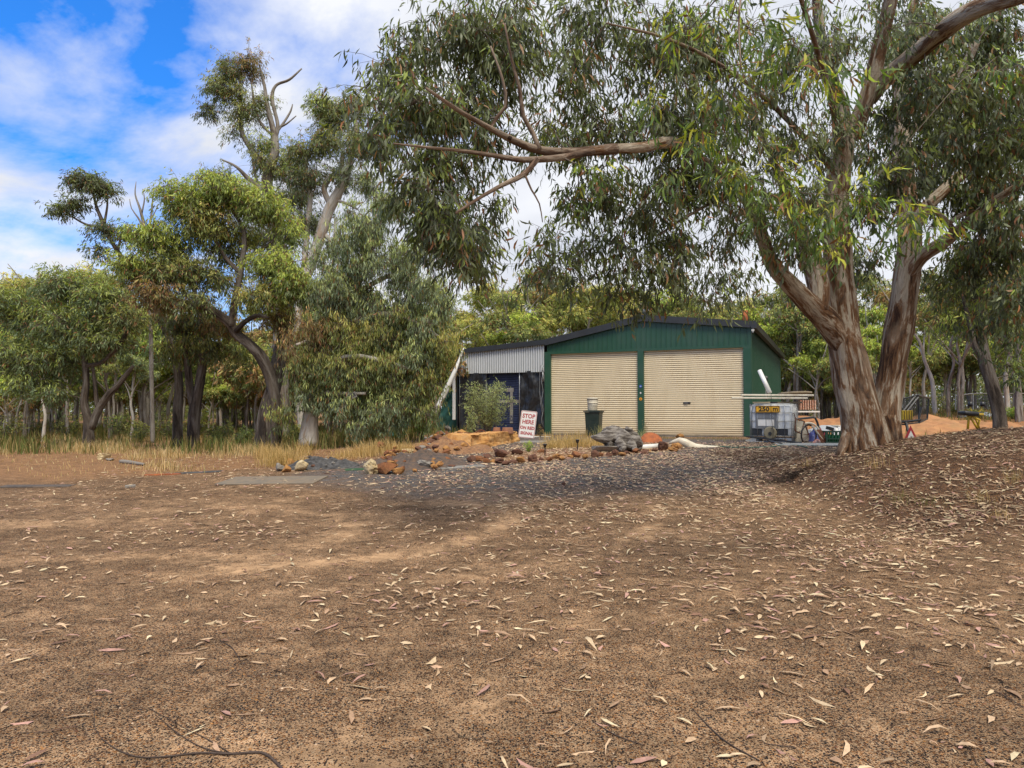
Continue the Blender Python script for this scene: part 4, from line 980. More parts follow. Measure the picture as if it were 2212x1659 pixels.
for y in np.linspace(-hd_+.05, hd_-.05, 6):
    for x in (-hw-.012, hw+.012): m.tube([(x, y, .12), (x, y, TZ+.98)], .010, 6)
m.build('cage', M['steel'], ibc, True)
m = MB()
for y in (-.44, 0, .44): m.box((0, y, .125), (1.2, .10, .03))
for x in (-.5, 0, .5):
    for y in (-.44, 0, .44): m.box((x, y, .055), (.13, .1, .11))
m.tube([(-.6, -.49, .02), (.6, -.49, .02), (.6, .49, .02), (-.6, .49, .02)], .016, 6, closed=True); m.build('pallet', M['steel'], ibc)
m = MB(); m.box((-.41, -.475, TZ+.14), (.28, .04, .21)); m.box((.30, -.475, TZ+.14), (.34, .04, .21)); m.build('black_base_panel', M['black'], ibc)
m = MB(); m.lathe([(.02, 0), (.18, .0), (.19, .02), (.19, .045), (.15, .05)], (-.02, -.52, TZ+.12), 24, Matrix.Rotation(math.pi/2, 3, 'X')); dsh = m.build('round_lid', M['beige'], ibc, True)
MB().lathe([(.05, .05), (.05, .09)], (-.02, -.50, TZ+.10), 14, Matrix.Rotation(math.pi/2, 3, 'X')).build('outlet_valve', M['black'], dsh)
MB().box((-.14, -.516, TZ+.50), (.60, .006, .52)).build('data_plate', M['greyplate'], ibc)
lp = MB(); lp.box((-.26, -.522, TZ+.42), (.22, .004, .19)); lp.box((-.02, -.522, TZ+.42), (.22, .004, .19)); lb_ = lp.build('paper_label', M['white'], ibc)
m = MB()
for k in range(4): m.box((-.30, -.5215, TZ+.66-.03*k), (.22, .003, .007))
rs = random.Random(5)
for k in range(14): m.box((.03+rs.uniform(-.06, .06), -.5215, TZ+.62+rs.uniform(-.05, .05)), (rs.uniform(.01, .03), .003, rs.uniform(.006, .02)))
for k in range(6): m.box((-.26+rs.uniform(-.08, .3), -.5255, TZ+.50+rs.uniform(-.01, .005)), (.03, .002, .004))
m.build('printed_marks', M['galv'], ibc)
def iw(x, y, z): return Vector((org.x+x*c_-y*s_, org.y+x*s_+y*c_, org.z+z))
dsg = thing('distance_sign', 'yellow sign lettered 250 m fixed to the front of the white tank', 'road sign', tuple(iw(-.09, -.545, TZ+.825)), IR)
pl = MB(); pl.prism(rounded(.70, .205, .03), -.003, .003); pf = pl.build('sign_plate', M['yellow'], dsg)
ringmesh(rounded(.685, .19, .026), rounded(.645, .155, .018), -.005, M['signblack'], 'border', pf)
text('lettering', '250', .175, M['signblack'], pf, (-.10, -.006, -.003), (math.pi/2, 0, 0), .001, .006, 1.18)
text('lettering', 'm', .20, M['signblack'], pf, (.225, -.006, .006), (math.pi/2, 0, 0), .001, .004, 1.0)
# boards and pipes on the tank
def beam(p0, p1, w_, h_, mat, name, label, cat, bev=.01, tilt=0):
    d = p1-p0; L = d.length; o = MB().box((0, 0, 0), (L, w_, h_), bev=bev).build(name, mat); o.location = (p0+p1)/2
    o.rotation_euler = (tilt, -math.asin(d.z/L), math.atan2(d.y, d.x)); return tag(o, label, cat)
yb = org.y-.3
beam(PS(2030, 1104, yb+.1), PS(2240, 1105, yb-.2), .10, .055, M['pvc'], 'timber_length', 'lower long cream length laid across the tank and sticking out left', 'pipe', .012)
beam(PS(2056, 1096, yb+.35), PS(2257, 1097, yb+.05), .14, .055, M['pvc'], 'timber_length', 'upper long cream length laid across the tank under the round board', 'pipe', .012)
beam(iw(-.7, .45, 1.20), iw(.75, .4, 1.20), .12, .05, M['wood'], 'plank', 'brown plank lying across the back of the tank top', 'plank')
o = MB().lathe([(.02, 0), (.47, 0), (.5, .015), (.5, .045), (.48, .055), (.02, .055)], k=8).build('tabletop_board', M['wood'], None); o.location = PS(2205, 1094, yb+.55); o.rotation_euler = (math.radians(-4), 0, .3); tag(o, 'eight sided timber tabletop lying on the planks at the right of the tank', 'tabletop')
# white pipe leaning up from the tank
p0 = PS(2136, 1090, yb+.2); p1 = PS(2107, 1028, yb+.6)
m = MB(); dv = (p1-p0); ln = dv.length; R_ = .065
m.lathe([(R_, 0), (R_, ln), (R_-.008, ln), (R_-.008, ln-.12), (.01, ln-.13)], (0, 0, 0), 24); o = m.build('white_pipe', M['white'], None, True); o.location = p0; o.rotation_mode = 'QUATERNION'; o.rotation_quaternion = dv.to_track_quat('Z', 'Y'); tag(o, 'white plastic pipe sticking up at a slant from the tank top', 'pipe')
# wires over tank
wpts = [PS(2139, 1088, yb-.15), PS(2140, 1105, yb-.28), PS(2139, 1130, yb-.22), PS(2141, 1165, yb-.22), PS(2144, 1185, yb-.24), PS(2139, 1190, yb-.25), PS(2140, 1182, yb-.25), PS(2145, 1192, yb-.25), PS(2144, 1212, yb-.25)]
q = cat_rom([tuple(p) for p in wpts], .03)
o = MB().tube([tuple(p[:3]) for p in q], .006, 6).build('loose_wire', M['black'], None, True); tag(o, 'thin black wire hanging down the front of the tank', 'wire')
# hoses and black pipe on the ground
def hose(pts, r, mat, name, label):
    q = []
    for sx, sy in pts:
        p = GS(sx, sy); q.append((p.x, p.y, p.z+r+.005))
    q = cat_rom(q, .08); b0 = q[0].copy()
    o = MB().tube([tuple(p-b0) for p in q], r, 8).build(name, mat, None, True); o.location = b0; return tag(o, label, 'hose')
hose([(1930, 1236), (1990, 1240), (2040, 1243), (2100, 1243), (2150, 1240), (2180, 1235), (2215, 1238), (2240, 1243)], .014, M['hose'], 'garden_hose', 'green garden hose trailing across the gravel before the tank')
hose([(2140, 1238), (2155, 1232), (2190, 1232), (2230, 1236), (2270, 1240)], .012, M['hose'], 'garden_hose', 'short loop of green hose beside the chequered board')
b0 = P(2070*Q, 1211*Q, org.y-.35); b1 = GS(2225, 1232); b1.z += .03
beam(b0, b1, .05, .05, M['black'], 'black_pipe', 'long black pipe sloping to the ground in front of the tank', 'pipe')
b0 = GS(2100, 1222); b0.z += .02; b1 = GS(2170, 1235); b1.z += .03; beam(b0, b1, .04, .04, M['black'], 'black_pipe', 'shorter black pipe flat on the gravel in front of the tank', 'pipe')
o = MB().lathe([(.02, 0), (.24, 0), (.25, .01), (.24, .022), (.02, .022)], k=26).build('round_lid', M['creamplastic'], None); o.location = GS(2092, 1225)+Vector((0, 0, .03)); o.rotation_euler = (.12, -.1, 0); tag(o, 'round beige lid lying at the left foot of the tank', 'lid')
o = MB().grid(lambda a, b: Vector(((a-.5)*.6, (b-.5)*.3, .03+.04*mnoise.noise(Vector((a*5, b*4, 1))))), 14, 8).build('crumpled_sack', M['creamplastic'], None, True); o.location = GS(2155, 1224)+Vector((0, 0, .02)); tag(o, 'crumpled beige sack lying under the front of the tank', 'sack')
# chequered board
cbp = [GS(2205, 1232), GS(2300, 1242), GS(2345, 1233), GS(2235, 1224)]
ck = MB(); ck.box((0, 0, .012), (2.0, .85, .024)); cm_, cn_, co_ = nodes('chequered'); N = NT(cn_)
cx = N.n('ShaderNodeTexChecker', {'Vector': N.n('ShaderNodeTexCoord').outputs['Object'], 'Color1': (.42, .41, .37, 1), 'Color2': (.24, .25, .235, 1), 'Scale': 7.0}); pq = N.n('ShaderNodeBsdfPrincipled', {'Base Color': cx.outputs[0], 'Roughness': .6}); cn_.links.new(pq.outputs[0], co_.inputs[0])
o = ck.build('chequered_board', cm_); o.location = GS(2262, 1236)+Vector((0, .1, 0)); lay(o, -.2, .01); tag(o, 'grey chequered board lying on the gravel left of the big gum trunk', 'board')
# cream jerrycan
jc = GS(2228, 1226); jr = thing('jerrycan', 'cream plastic container leaning against the right side of the tank', 'container', (jc.x+.02, jc.y+.1, jc.z), -.35)
m = MB(); m.prism([(-.17, 0), (.17, 0), (.20, .05), (.20, .50), (.10, .62), (-.14, .62), (-.19, .54), (-.19, .05)], -.09, .09); m.build('body', M['creamplastic'], jr)
MB().lathe([(.06, 0), (.075, .01), (.055, .03), (.02, .03)], (-.06, -.09, .36), 18, Matrix.Rotation(math.pi/2, 3, 'X')).build('cap', M['creamplastic'], jr)
MB().tube([(-.12, 0, .61), (-.10, 0, .67), (.04, 0, .67), (.07, 0, .61)], .016, 8).build('handle', M['creamplastic'], jr)
jr.rotation_euler = (-.12, math.radians(-8), -.35)
# old bicycle
bb = GS(2268, 1232); bi = thing('bicycle', 'rusty old bicycle dumped among junk behind the cream container', 'bicycle', (bb.x+.05, bb.y+.75, bb.z-.08), .15)
def wheel(cx, cz, R_, tl, name='wheel'):
    rot = Matrix.Rotation(tl, 3, 'Z')
    f = lambda x, z: tuple(rot @ Vector((x, 0, z))+Vector((cx, 0, cz)))
    m = MB(); m.tube([f(R_*math.cos(t), R_*math.sin(t)) for t in np.linspace(0, 2*math.pi, 33)[:-1]], .022, 8, closed=True); w0 = m.build('wheel', M['black'], bi, True)
    m = MB(); m.tube([f(R_*.92*math.cos(t), R_*.92*math.sin(t)) for t in np.linspace(0, 2*math.pi, 33)[:-1]], .010, 6, closed=True)
    for k in range(18):
        a = k*math.pi/9; m.tube([f(.03*math.cos(a+.6), .03*math.sin(a+.6)), f(R_*.91*math.cos(a), R_*.91*math.sin(a))], .003, 4)
    m.build('rim', M['rust'], w0)
wheel(.02, .31, .31, .3)
m = MB(); m.tube([(.02, 0, .31), (-.12, 0, .72), (-.40, 0, .80)], .018, 8).tube([(-.12, 0, .72), (-.22, 0, .35), (.02, 0, .31)], .014, 8).tube([(-.22, 0, .35), (-.42, 0, .45), (-.40, 0, .80)], .016, 8); m.build('frame', M['rust'], bi)
MB().tube([(-.60, -.05, .92), (-.45, -.02, .95), (-.40, 0, .82)], .012, 6).build('handlebar', M['rust'], bi)
m = MB(); m.tube([(.36*math.cos(t), -.03, .31+.36*math.sin(t)) for t in np.linspace(-.3, 1.9, 12)], .028, 6); m.build('mudguard', M['pvc'], bi)
# black tubular frame
bf = GS(2290, 1225); fr = thing('tubular_chair', 'dark bent tubular metal frame standing on end among the junk', 'frame', (bf.x-.0, bf.y+.7, bf.z), .1)
m = MB(); d1 = bf.y+.7
L_ = [PS(*a, d1)-Vector((bf.x, bf.y+.7, bf.z)) for a in ((2208, 1164), (2214, 1162), (2255, 1158), (2262, 1160), (2268, 1172), (2274, 1195))]
m.tube([Vector(v) for v in L_], .035, 8); m.build('frame', M['black'], fr, True)
m = MB(); L2 = [PS(*a, d1+.4)-Vector((bf.x, bf.y+.7, bf.z)) for a in ((2206, 1166), (2218, 1178), (2262, 1168))]; m.tube([Vector(v) for v in L2], .014, 6).tube([Vector(PS(2212, 1160, d1)-Vector((bf.x, bf.y+.7, bf.z))), Vector(PS(2222, 1178, d1)-Vector((bf.x, bf.y+.7, bf.z)))], .014, 6).build('cross_bar', M['rust'], fr)
# crate with bottles
cr = GS(2324, 1231); ct = thing('bottle_crate', 'dark green slatted crate holding green bottles at the foot of the big gum', 'crate', (cr.x, cr.y+.25, cr.z+.02), -.12)
m = MB(); W_, D_, H_ = .50, .36, .34
for z in (.02, .12, .32):
    m.box((0, -D_/2, z), (W_, .02, .035)); m.box((0, D_/2, z), (W_, .02, .035)); m.box((-W_/2, 0, z), (.02, D_, .035)); m.box((W_/2, 0, z), (.02, D_, .035))
for x in (-1, 1):
    for y in (-1, 1): m.box((x*(W_/2-.005), y*(D_/2-.005), .17), (.045, .045, .345))
for x in np.linspace(-.16, .16, 4): m.box((x, -D_/2, .07), (.012, .014, .1))
m.box((0, 0, .005), (W_, D_, .012)); m.build('crate_body', M['crategreen'], ct)
for i in range(5):
    for j in range(3):
        b = MB().lathe([(.034, 0), (.036, .01), (.036, .17), (.014, .23), (.014, .29), (.016, .295)], (0, 0, 0), 12).build('bottle', M['bottle'], None, True)
        b.location = (cr.x-.18+i*.088+.01*j, cr.y+.25-.11+j*.11-.12*(-.18+i*.088), cr.z+.04); b.rotation_euler = (random.uniform(-.1, .1), random.uniform(-.1, .1), 0); tag(b, 'green glass bottle standing in the slatted crate', 'bottle', 'bottles in the crate')
# assorted bundles
def lump(sx, sy, w_, d_, h_, mat, name, label, cat, seed, dy=0, lump_=.5):
    p = GS(sx, sy)+Vector((0, dy, 0))
    p.z = gzf(p.x, p.y)
    def f(a, b):
        x = (a-.5)*2; y = (b-.5)*2; r = min(1, math.sqrt(x*x+y*y)); hh = max(0, 1-r**2.5)
        return Vector((x*w_/2, y*d_/2, h_*hh*(1+lump_*mnoise.noise(Vector((x*2.5, y*2.5, seed)))+lump_*.5*mnoise.noise(Vector((x*7, y*7, seed))))-.03))
    o = MB().grid(f, 26, 26).build(name, mat, None, True); o.location = p; return tag(o, label, cat)
lump(2300, 1224, 1.1, .8, .34, M['bluetint'], 'plastic_bundle', 'crumpled pale plastic bundle piled behind the crate', 'bundle', 2, .9)
lump(2280, 1226, .6, .6, .33, simple('navy_bag', (.02, .04, .2), None, 5, .5), 'plastic_bag', 'dark blue bag under the pale plastic bundle', 'bag', 3, .55)
lump(2296, 1226, .5, .5, .36, simple('maroon_bag', (.25, .03, .05), None, 5, .5), 'plastic_bag', 'maroon bag between the wheel and the crate', 'bag', 4, .5)
lump(2345, 1228, .5, .5, .42, M['white'], 'plastic_bag', 'white rag bundle between the crate and the gum trunk', 'bag', 5, .5)
o = beam(PS(2270, 1192, cr.y+.3), GS(2296, 1232)+Vector((0, .2, .03)), .30, .02, M['rust'], 'scrap_sheet', 'curved rusty sheet leaning left of the crate', 'metal sheet', .005)
o = beam(PS(2253, 1182, cr.y+.1), GS(2288, 1230)+Vector((0, .0, .03)), .06, .03, M['pvc'], 'curved_strip', 'thin cream strip leaning across the bicycle wheel', 'strip', .01)
beam(PS(2311, 1184, cr.y+2.2), PS(2350, 1184, cr.y+2.2), .8, .09, M['creamplastic'], 'storage_box', 'long grey cream box lid behind the bottle crate', 'box')
beam(PS(2265, 1196, cr.y+1.8), PS(2308, 1181, cr.y+2.4), .7, .03, M['galv'], 'metal_sheet', 'grey metal sheet tilted behind the bundles', 'metal sheet')
beam(PS(2292, 1186, cr.y+1.2), PS(2330, 1196, cr.y+1.1), .1, .1, M['black'], 'scrap_bar', 'dark slatted scrap bar on top of the bundles', 'scrap')
lump(2272, 1229, .32, .22, .12, simple('pink_rag', (.55, .2, .15), (.7, .5, .4), 12, .7), 'rag', 'pink rag on the ground by the bicycle wheel', 'rag', 8, .1)
# far shelf with stacked boxes
sh = thing('garden_shelf', 'far white shelf on thin legs seen right of the tank', 'shelf', tuple(PS(2235, 1142, 30)), 0)
MB().box((0, 0, 0), (1.0, .5, .06)).build('shelf_board', M['white'], sh); m = MB()
for x in (-.45, .1): m.tube([(x, 0, -.6), (x, 0, .9)], .03, 6)
m.build('leg', M['black'], sh)
o = MB(); 
for k in range(7): o.box((-.3+k*.1, 0, .27), (.05, .2, .40))
o = o.build('box_stack', simple('terracotta2', (.35, .12, .06), (.55, .4, .3), 12, .8)); o.location = PS(2240, 1141, 30); tag(o, 'row of reddish cream slats standing on the far white shelf', 'box')
# ------------------------------------------------------------------ things right of the big trunk
tr = P(1962, 925, 21); 
cg = thing('cage_trailer', 'dark wire mesh cage standing behind the right side of the big gum', 'cage', tuple(P(1965, 915, 22)), 0)
O_ = P(1965, 915, 22)
def W(px, py, d): return P(px, py, d)-O_
m = MB()
fr_ = [(1942, 918, 21.6), (1948, 862, 21.8), (1983, 853, 22), (1986, 913, 22)]
m.tube([W(*a) for a in fr_], .03, 6, closed=True); m.tube([W(1942, 900, 21.6), W(1980, 852, 22)], .03, 6).tube([W(1946, 905, 21.6), W(1984, 858, 22)], .03, 6)
m.tube([W(1983, 853, 22), W(1986, 913, 22), W(2003, 905, 23.5), W(2006, 860, 23.5)], .03, 6, closed=True); m.build('cage_frame', M['black'], cg)
m = MB()
for k in range(16):
    t = k/15; m.tube([W(1942+44*t, 917-4*t, 21.7+.3*t), W(1948+35*t, 863-9*t, 21.8+.2*t)], .012, 4)
for k in range(14):
    t = k/13; m.tube([W(1985+19*t, 912-7*t, 22+1.5*t), W(1983+23*t, 855+6*t, 22+1.5*t)], .008, 4)
m.build('wire_mesh', M['black'], cg)
yc = thing('yellow_crate', 'yellow ribbed plastic crate on the black table behind the gum', 'crate', tuple(P(1955, 907, 20.6)), .1)
MB().box((0, 0, .14), (.32, .26, .27), bev=.01).build('crate_body', M['mustard'], yc)
m = MB()
for k in range(4): m.box((-.11+k*.075, -.134, .14), (.014, .008, .25))
m.build('crate_rib', M['black'], yc)
tb = thing('metal_table', 'black metal table with splayed legs behind the right side of the gum trunk', 'table', tuple(P(1950, 908, 20.4)), 0)
O2 = P(1950, 908, 20.4)
m = MB(); m.tube([P(1925, 912, 20.2)-O2, P(1960, 911, 20.2)-O2, P(1988, 907, 20.4)-O2], .035, 6).tube([P(1925, 917, 20.2)-O2, P(1955, 917, 20.2)-O2], .02, 6)
m.box((-.1, .15, -.02), (.9, .6, .03)); m.build('tabletop', M['black'], tb)
MB().tube([P(1957, 912, 20.2)-O2, P(1966, 950, 20.0)-O2], .04, 6).build('leg', M['black'], tb)
MB().tube([P(1938, 912, 20.6)-O2, P(1938, 950, 20.4)-O2], .03, 6).build('leg', M['black'], tb)
MB().tube([P(1990, 880, 20.6)-O2, P(1984, 908, 20.4)-O2], .03, 6).build('upright', M['black'], tb)
# warning triangle
tri = thing('warning_sign', 'red bordered triangular road sign propped behind the crest of the leaf mound', 'road sign', tuple(P(1968, 958, 18.2)), .25)
def trip(s, y, zc=.12): return [(s*math.cos(a), zc+s*math.sin(a)) for a in (math.pi/2, math.pi*7/6, math.pi*11/6)]
m = MB(); m.prism(trip(.34, 0), 0, .01); t0 = m.build('sign_plate', M['signred'], tri)
m = MB(); m.prism(trip(.21, 0), -.005, -.001); t1 = m.build('white_panel', M['white'], t0); m = MB(); m.box((0, -.008, .12), (.03, .004, .13)); m.build('symbol', M['signblack'], t0)
lump(1943/Q, 948/Q, .7, .6, .30, M['bluetint'], 'plastic_bundle', 'grey plastic bundle at the right foot of the big gum trunk', 'bundle', 12, 1.8)
lump(1960/Q, 946/Q, 1.4, .8, .35, M['white'], 'plastic_bundle', 'heap of pale rubbish beyond the black table', 'rubbish', 13, 4.0)
# yellow exercise bench
eb = thing('exercise_bench', 'yellow exercise bench with black padded seat standing beyond the mound at right', 'exercise bench', tuple(P(2105, 925, 17.5)), 0)
O3 = P(2105, 925, 17.5)
def V3(sx, sy, d=17.5): return P(sx*Q, sy*Q, d)-O3
m = MB()
m.tube([V3(2685, 1190), V3(2688, 1155), V3(2695, 1148), V3(2728, 1150)], .028, 8).tube([V3(2712, 1190), V3(2700, 1170), V3(2690, 1155)], .026, 8).tube([V3(2690, 1152), V3(2718, 1165), V3(2712, 1188)], .026, 8).tube([V3(2718, 1190, 17.9), V3(2705, 1158, 17.7)], .024, 8)
m.build('frame', M['mustard'], eb, True)
m = MB(); c0 = V3(2687, 1147); m.box(c0, (.38, .30, .11), Matrix.Rotation(.08, 3, 'Y'), bev=.04); m.build('seat', M['black'], eb, True)
for x0, x1 in ((2696, 2690), (2709, 2724)):
    m = MB(); m.tube([V3(x0, 1150), V3(x1+4 if x0 < 2700 else x1-2, 1137), V3(x1, 1124)], .014, 6); hb = m.build('handlebar', M['mustard'], eb, True)
    m = MB(); m.tube([V3(x1+1, 1128), V3(x1+3, 1115)], .055, 12); m.build('grip_pad', M['black'], hb, True)
def dheap(px, y, w, d, h, mat, label, seed):
    x = (px-1106)/1534*y
    def f(a, b):
        X = (a-.5)*2; Y = (b-.5)*2; r = math.sqrt(X*X+Y*Y); hh = max(0, 1-r**1.8)
        gx, gy = x+X*w/2, y+Y*d/2
        z = gzf(gx, gy)-.02-(.06 if hh == 0 else 0)+h*hh*(1+.45*mnoise.noise(Vector((X*2.2, Y*2.2, seed)))+.2*mnoise.noise(Vector((X*8, Y*8, seed))))
        return Vector((gx-x, gy-y, z-gzf(x, y)))
    o = MB().grid(f, 60, 60).build('dirt_mound', mat, None, True); o.location = (x, y, gzf(x, y)); tag(o, label, 'heap')
dheap(2000, 27, 4.6, 5, .5, simple('orange_dirt', (.44, .21, .085), (.30, .14, .06), 3, .95, 0, .8, 18, dirt=(.3, .2, .08), dscale=2), 'bright orange dirt mound beyond the big gum on the right', 3.3)
dheap(2125, 26, 4.2, 4, .42, simple('orange_dirt2', (.42, .19, .075), (.28, .13, .055), 3, .95, 0, .8, 18, dirt=(.28, .18, .08), dscale=2), 'orange dirt mound behind the yellow exercise bench', 5.3)
dheap(1765, 29, 6.0, 5, .7, simple('orange_dirt3', (.40, .18, .07), (.28, .125, .055), 3, .95, 0, .8, 18, dirt=(.28, .18, .08), dscale=2), 'orange dirt mound between the tank and the big gum', 7.3)
lump(2750, 1160, 1.9, .8, .25, M['bluetint'], 'tarpaulin', 'crumpled grey blue tarpaulin on the ground left of the leaning tree', 'tarpaulin', 15, 1.0)
fe = thing('wire_fence', 'wire mesh fence panel with steel rail far behind at right', 'fence', tuple(P(2070, 880, 34)), 0); O4 = P(2070, 880, 34)
m = MB()
for x in (2064, 2102, 2180, 2260): m.tube([P(x, 885, 34)-O4, P(x, 851, 34)-O4], .03, 6)
m.tube([P(2064, 855, 34)-O4, P(2102, 850, 34)-O4], .03, 6).tube([P(2102, 850, 34)-O4, P(2260, 850, 34)-O4], .018, 6); m.build('post', M['steel'], fe)
m = MB()
for k in range(60): x = 2064+k*3.3; m.tube([P(x, 884, 34)-O4, P(x, 853, 34)-O4], .008, 3)
for k in range(5): m.tube([P(2064, 882-k*6.5, 34)-O4, P(2260, 882-k*6.5, 34)-O4], .008, 3)
m.build('wire_mesh', M['greyplate'], fe)
# ------------------------------------------------------------------ trees
STY = {
 'dark': ([(.052, .064, .028), (.068, .084, .034), (.036, .044, .026), (.085, .096, .048)], [(.14, .17, .035), (.12, .15, .035)], .50, .08),
 'front': ([(.06, .10, .025), (.085, .13, .025), (.045, .07, .025)], [(.19, .24, .025), (.26, .25, .03)], .8, .07),
 'blue': ([(.095, .122, .070), (.12, .148, .082), (.07, .088, .055), (.145, .17, .095)], [(.23, .25, .09), (.20, .235, .085)], .7, .06),
 'bright': ([(.095, .125, .032), (.125, .15, .038), (.07, .09, .03)], [(.22, .255, .05), (.26, .265, .055), (.19, .24, .045)], .95, .06),
 'olive': ([(.075, .095, .035), (.10, .115, .04), (.055, .07, .03)], [(.17, .19, .05), (.20, .19, .06)], .8, .08),
 'yellow': ([(.11, .13, .037), (.14, .15, .042), (.085, .10, .032)], [(.27, .25, .07), (.23, .235, .06), (.30, .235, .08)], .85, .06),
 'deep': ([(.055, .078, .038), (.072, .094, .042), (.085, .105, .05)], [(.15, .185, .045), (.17, .19, .05)], .8, .05),
 'rusty': ([(.08, .09, .035), (.10, .09, .04), (.12, .085, .04)], [(.20, .17, .06), (.24, .14, .06)], .7, .2),
}
RUST = np.array([(.15, .065, .028), (.11, .05, .022), (.18, .10, .045)])
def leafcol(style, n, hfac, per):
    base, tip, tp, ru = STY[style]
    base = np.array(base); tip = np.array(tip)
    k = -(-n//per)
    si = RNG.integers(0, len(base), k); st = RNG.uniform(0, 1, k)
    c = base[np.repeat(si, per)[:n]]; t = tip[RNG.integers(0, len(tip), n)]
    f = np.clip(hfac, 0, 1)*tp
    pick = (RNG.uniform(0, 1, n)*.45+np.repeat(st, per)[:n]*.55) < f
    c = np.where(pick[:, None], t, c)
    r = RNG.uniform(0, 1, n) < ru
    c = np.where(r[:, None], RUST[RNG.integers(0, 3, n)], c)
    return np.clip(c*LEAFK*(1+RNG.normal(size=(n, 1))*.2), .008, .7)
def grow(skel, C, acc, r0=.010, rk=.006, col=(1, 1, 1), wig=.12, k=5, seed=0):
    """join every cluster centre to the nearest point of the branching skeleton"""
    S = [np.array(s) for s in skel]; S = np.array(S)
    todo = list(range(len(C))); C = np.asarray(C)
    d0 = np.array([np.min(np.linalg.norm(S[:, :3]-c, axis=1)) for c in C]); order = np.argsort(d0)
    for i in order:
        c = C[i]; dv = S[:, :3]-c; d = np.linalg.norm(dv, axis=1)+np.maximum(0, S[:, 2]-c[2])*.15
        j = int(np.argmin(d)); a = S[j, :3]; L = np.linalg.norm(c-a)
        if L < .05: continue
        n = max(4, int(L/.22)); t = np.linspace(0, 1, n)[:, None]
        m = (a+c)/2+np.array([0, 0, .18*L])+RNG.normal(size=3)*wig*L
        p = (1-t)**2*a+2*t*(1-t)*m+t*t*c
        p[1:-1] += RNG.normal(size=(n-2, 3))*.018*min(L, 2)
        rs = min(S[j, 3]*.75, r0+rk*L*1.6); R = rs*(1-t[:, 0])+.004*t[:, 0]
        q = np.hstack([p, R[:, None]]); tube(acc, q, k, col, 0, False)
        S = np.vstack([S, q[1:]])
    return S
def crown(blobs, skel, leafacc, twigacc, cr=.42, ns=16, nl=9, L=(.09, .15), Wd=(.014, .024), droop=.75, twig=.0035, tcol=(1, 1, 1), r0=.012, rk=.006, sick=.16, flat=.75, jl=.3, shell=2.2, kk=5):
    CC = []; meta = []
    for (c, R, ncl, sty) in blobs:
        c = np.array(c); R = np.array(R)
        d = nrm(RNG.normal(size=(ncl, 3))); rad = RNG.uniform(0, 1, (ncl, 1))**(1/shell)
        cc = c+d*rad*np.maximum(R-cr*.5, R*.5)
        CC.append(cc); meta += [(sty, c[2], R[2])]*ncl
    CC = np.concatenate(CC)
    S = grow(skel, CC, twigacc, r0, rk, tcol, k=kk) if skel is not None else None
    n = len(CC)*ns; idx = np.repeat(np.arange(len(CC)), ns)
    off = RNG.normal(size=(n, 3))*cr*.62*np.array([1, 1, flat]); sp = CC[idx]+off
    # sprig twig: from the cluster node out, drooping at its tip
    mid = CC[idx]+off*.55+np.array([0, 0, .12*cr]); tipp = sp+np.array([0, 0, -.35*cr])*RNG.uniform(.2, 1, (n, 1))*droop
    if twig:
        segs(twigacc, CC[idx], mid, twig, twig*.8, np.array(tcol)); segs(twigacc, mid, sp, twig*.8, twig*.6, np.array(tcol)); segs(twigacc, sp, tipp, twig*.6, twig*.4, np.array(tcol))
    m = n*nl; li = np.repeat(np.arange(n), nl); t = RNG.uniform(0, 1, (m, 1))
    p = np.where(t < .5, mid[li]*(1-2*t)+sp[li]*2*t, sp[li]*(2-2*t)+tipp[li]*(2*t-1))+RNG.normal(size=(m, 3))*.045*jl/.3
    out = nrm(off[li]+RNG.normal(size=(m, 3))*cr*.5)
    d = out*(1-droop)+np.array([0, 0, -1])*droop+RNG.normal(size=(m, 3))*.25
    zc = np.array([x[1] for x in meta])[idx][li]; zr = np.array([x[2] for x in meta])[idx][li]
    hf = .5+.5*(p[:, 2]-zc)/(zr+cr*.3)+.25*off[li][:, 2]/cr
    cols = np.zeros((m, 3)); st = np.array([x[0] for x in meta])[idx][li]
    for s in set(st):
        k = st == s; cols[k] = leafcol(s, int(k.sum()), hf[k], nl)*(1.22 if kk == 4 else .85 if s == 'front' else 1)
    leaves(leafacc, p, d, RNG.uniform(L[0], L[1], m), RNG.uniform(Wd[0], Wd[1], m), cols, sick)
def ib(cx, cy, rx, ry, d, rd, n, sty):
    c = P(cx, cy, d); return (tuple(c), (rx*d/1534, rd, ry*d/1534), n, sty)
def limbw(pts, step=.12):
    return cat_rom([(*P(x, y, d), r*d/1534) for x, y, d, r in pts], step)
def gumtree(name, label, base, limbs, blobs, bark, group=None, dm=1.5, k=14, rough=.10, parts=True, leafm='gum', trunk_n=1, **kw):
    b = Vector(base); t = thing(name, label, 'tree', tuple(b), 0, group)
    ta, la, wa = NP(), NP(), NP(); sk = []
    for i, l in enumerate(limbs):
        q = limbw(l); tube(ta, q, k if i < 6 else 8, (1, 1, 1), rough, True, seed=i*1.7); sk.append(q)
    sk = np.vstack(sk)
    crown([(c, R, max(1, int(round(n_*dm))), st_) for c, R, n_, st_ in blobs], sk, la, wa, **kw)
    ta.build('trunk', bark, t, tuple(b), True)
    wa.build('branches', kw_bark(bark), t, tuple(b), True)
    la.build('crown', M[leafm], t, tuple(b))
    return t
def kw_bark(b): return M['bark_twig']
M['bark_twig'] = simple('twig_bark', (.085, .06, .045), (.16, .13, .10), 9, .9, 0, .3)
TB = G(1875, 962)
B16 = TB.y
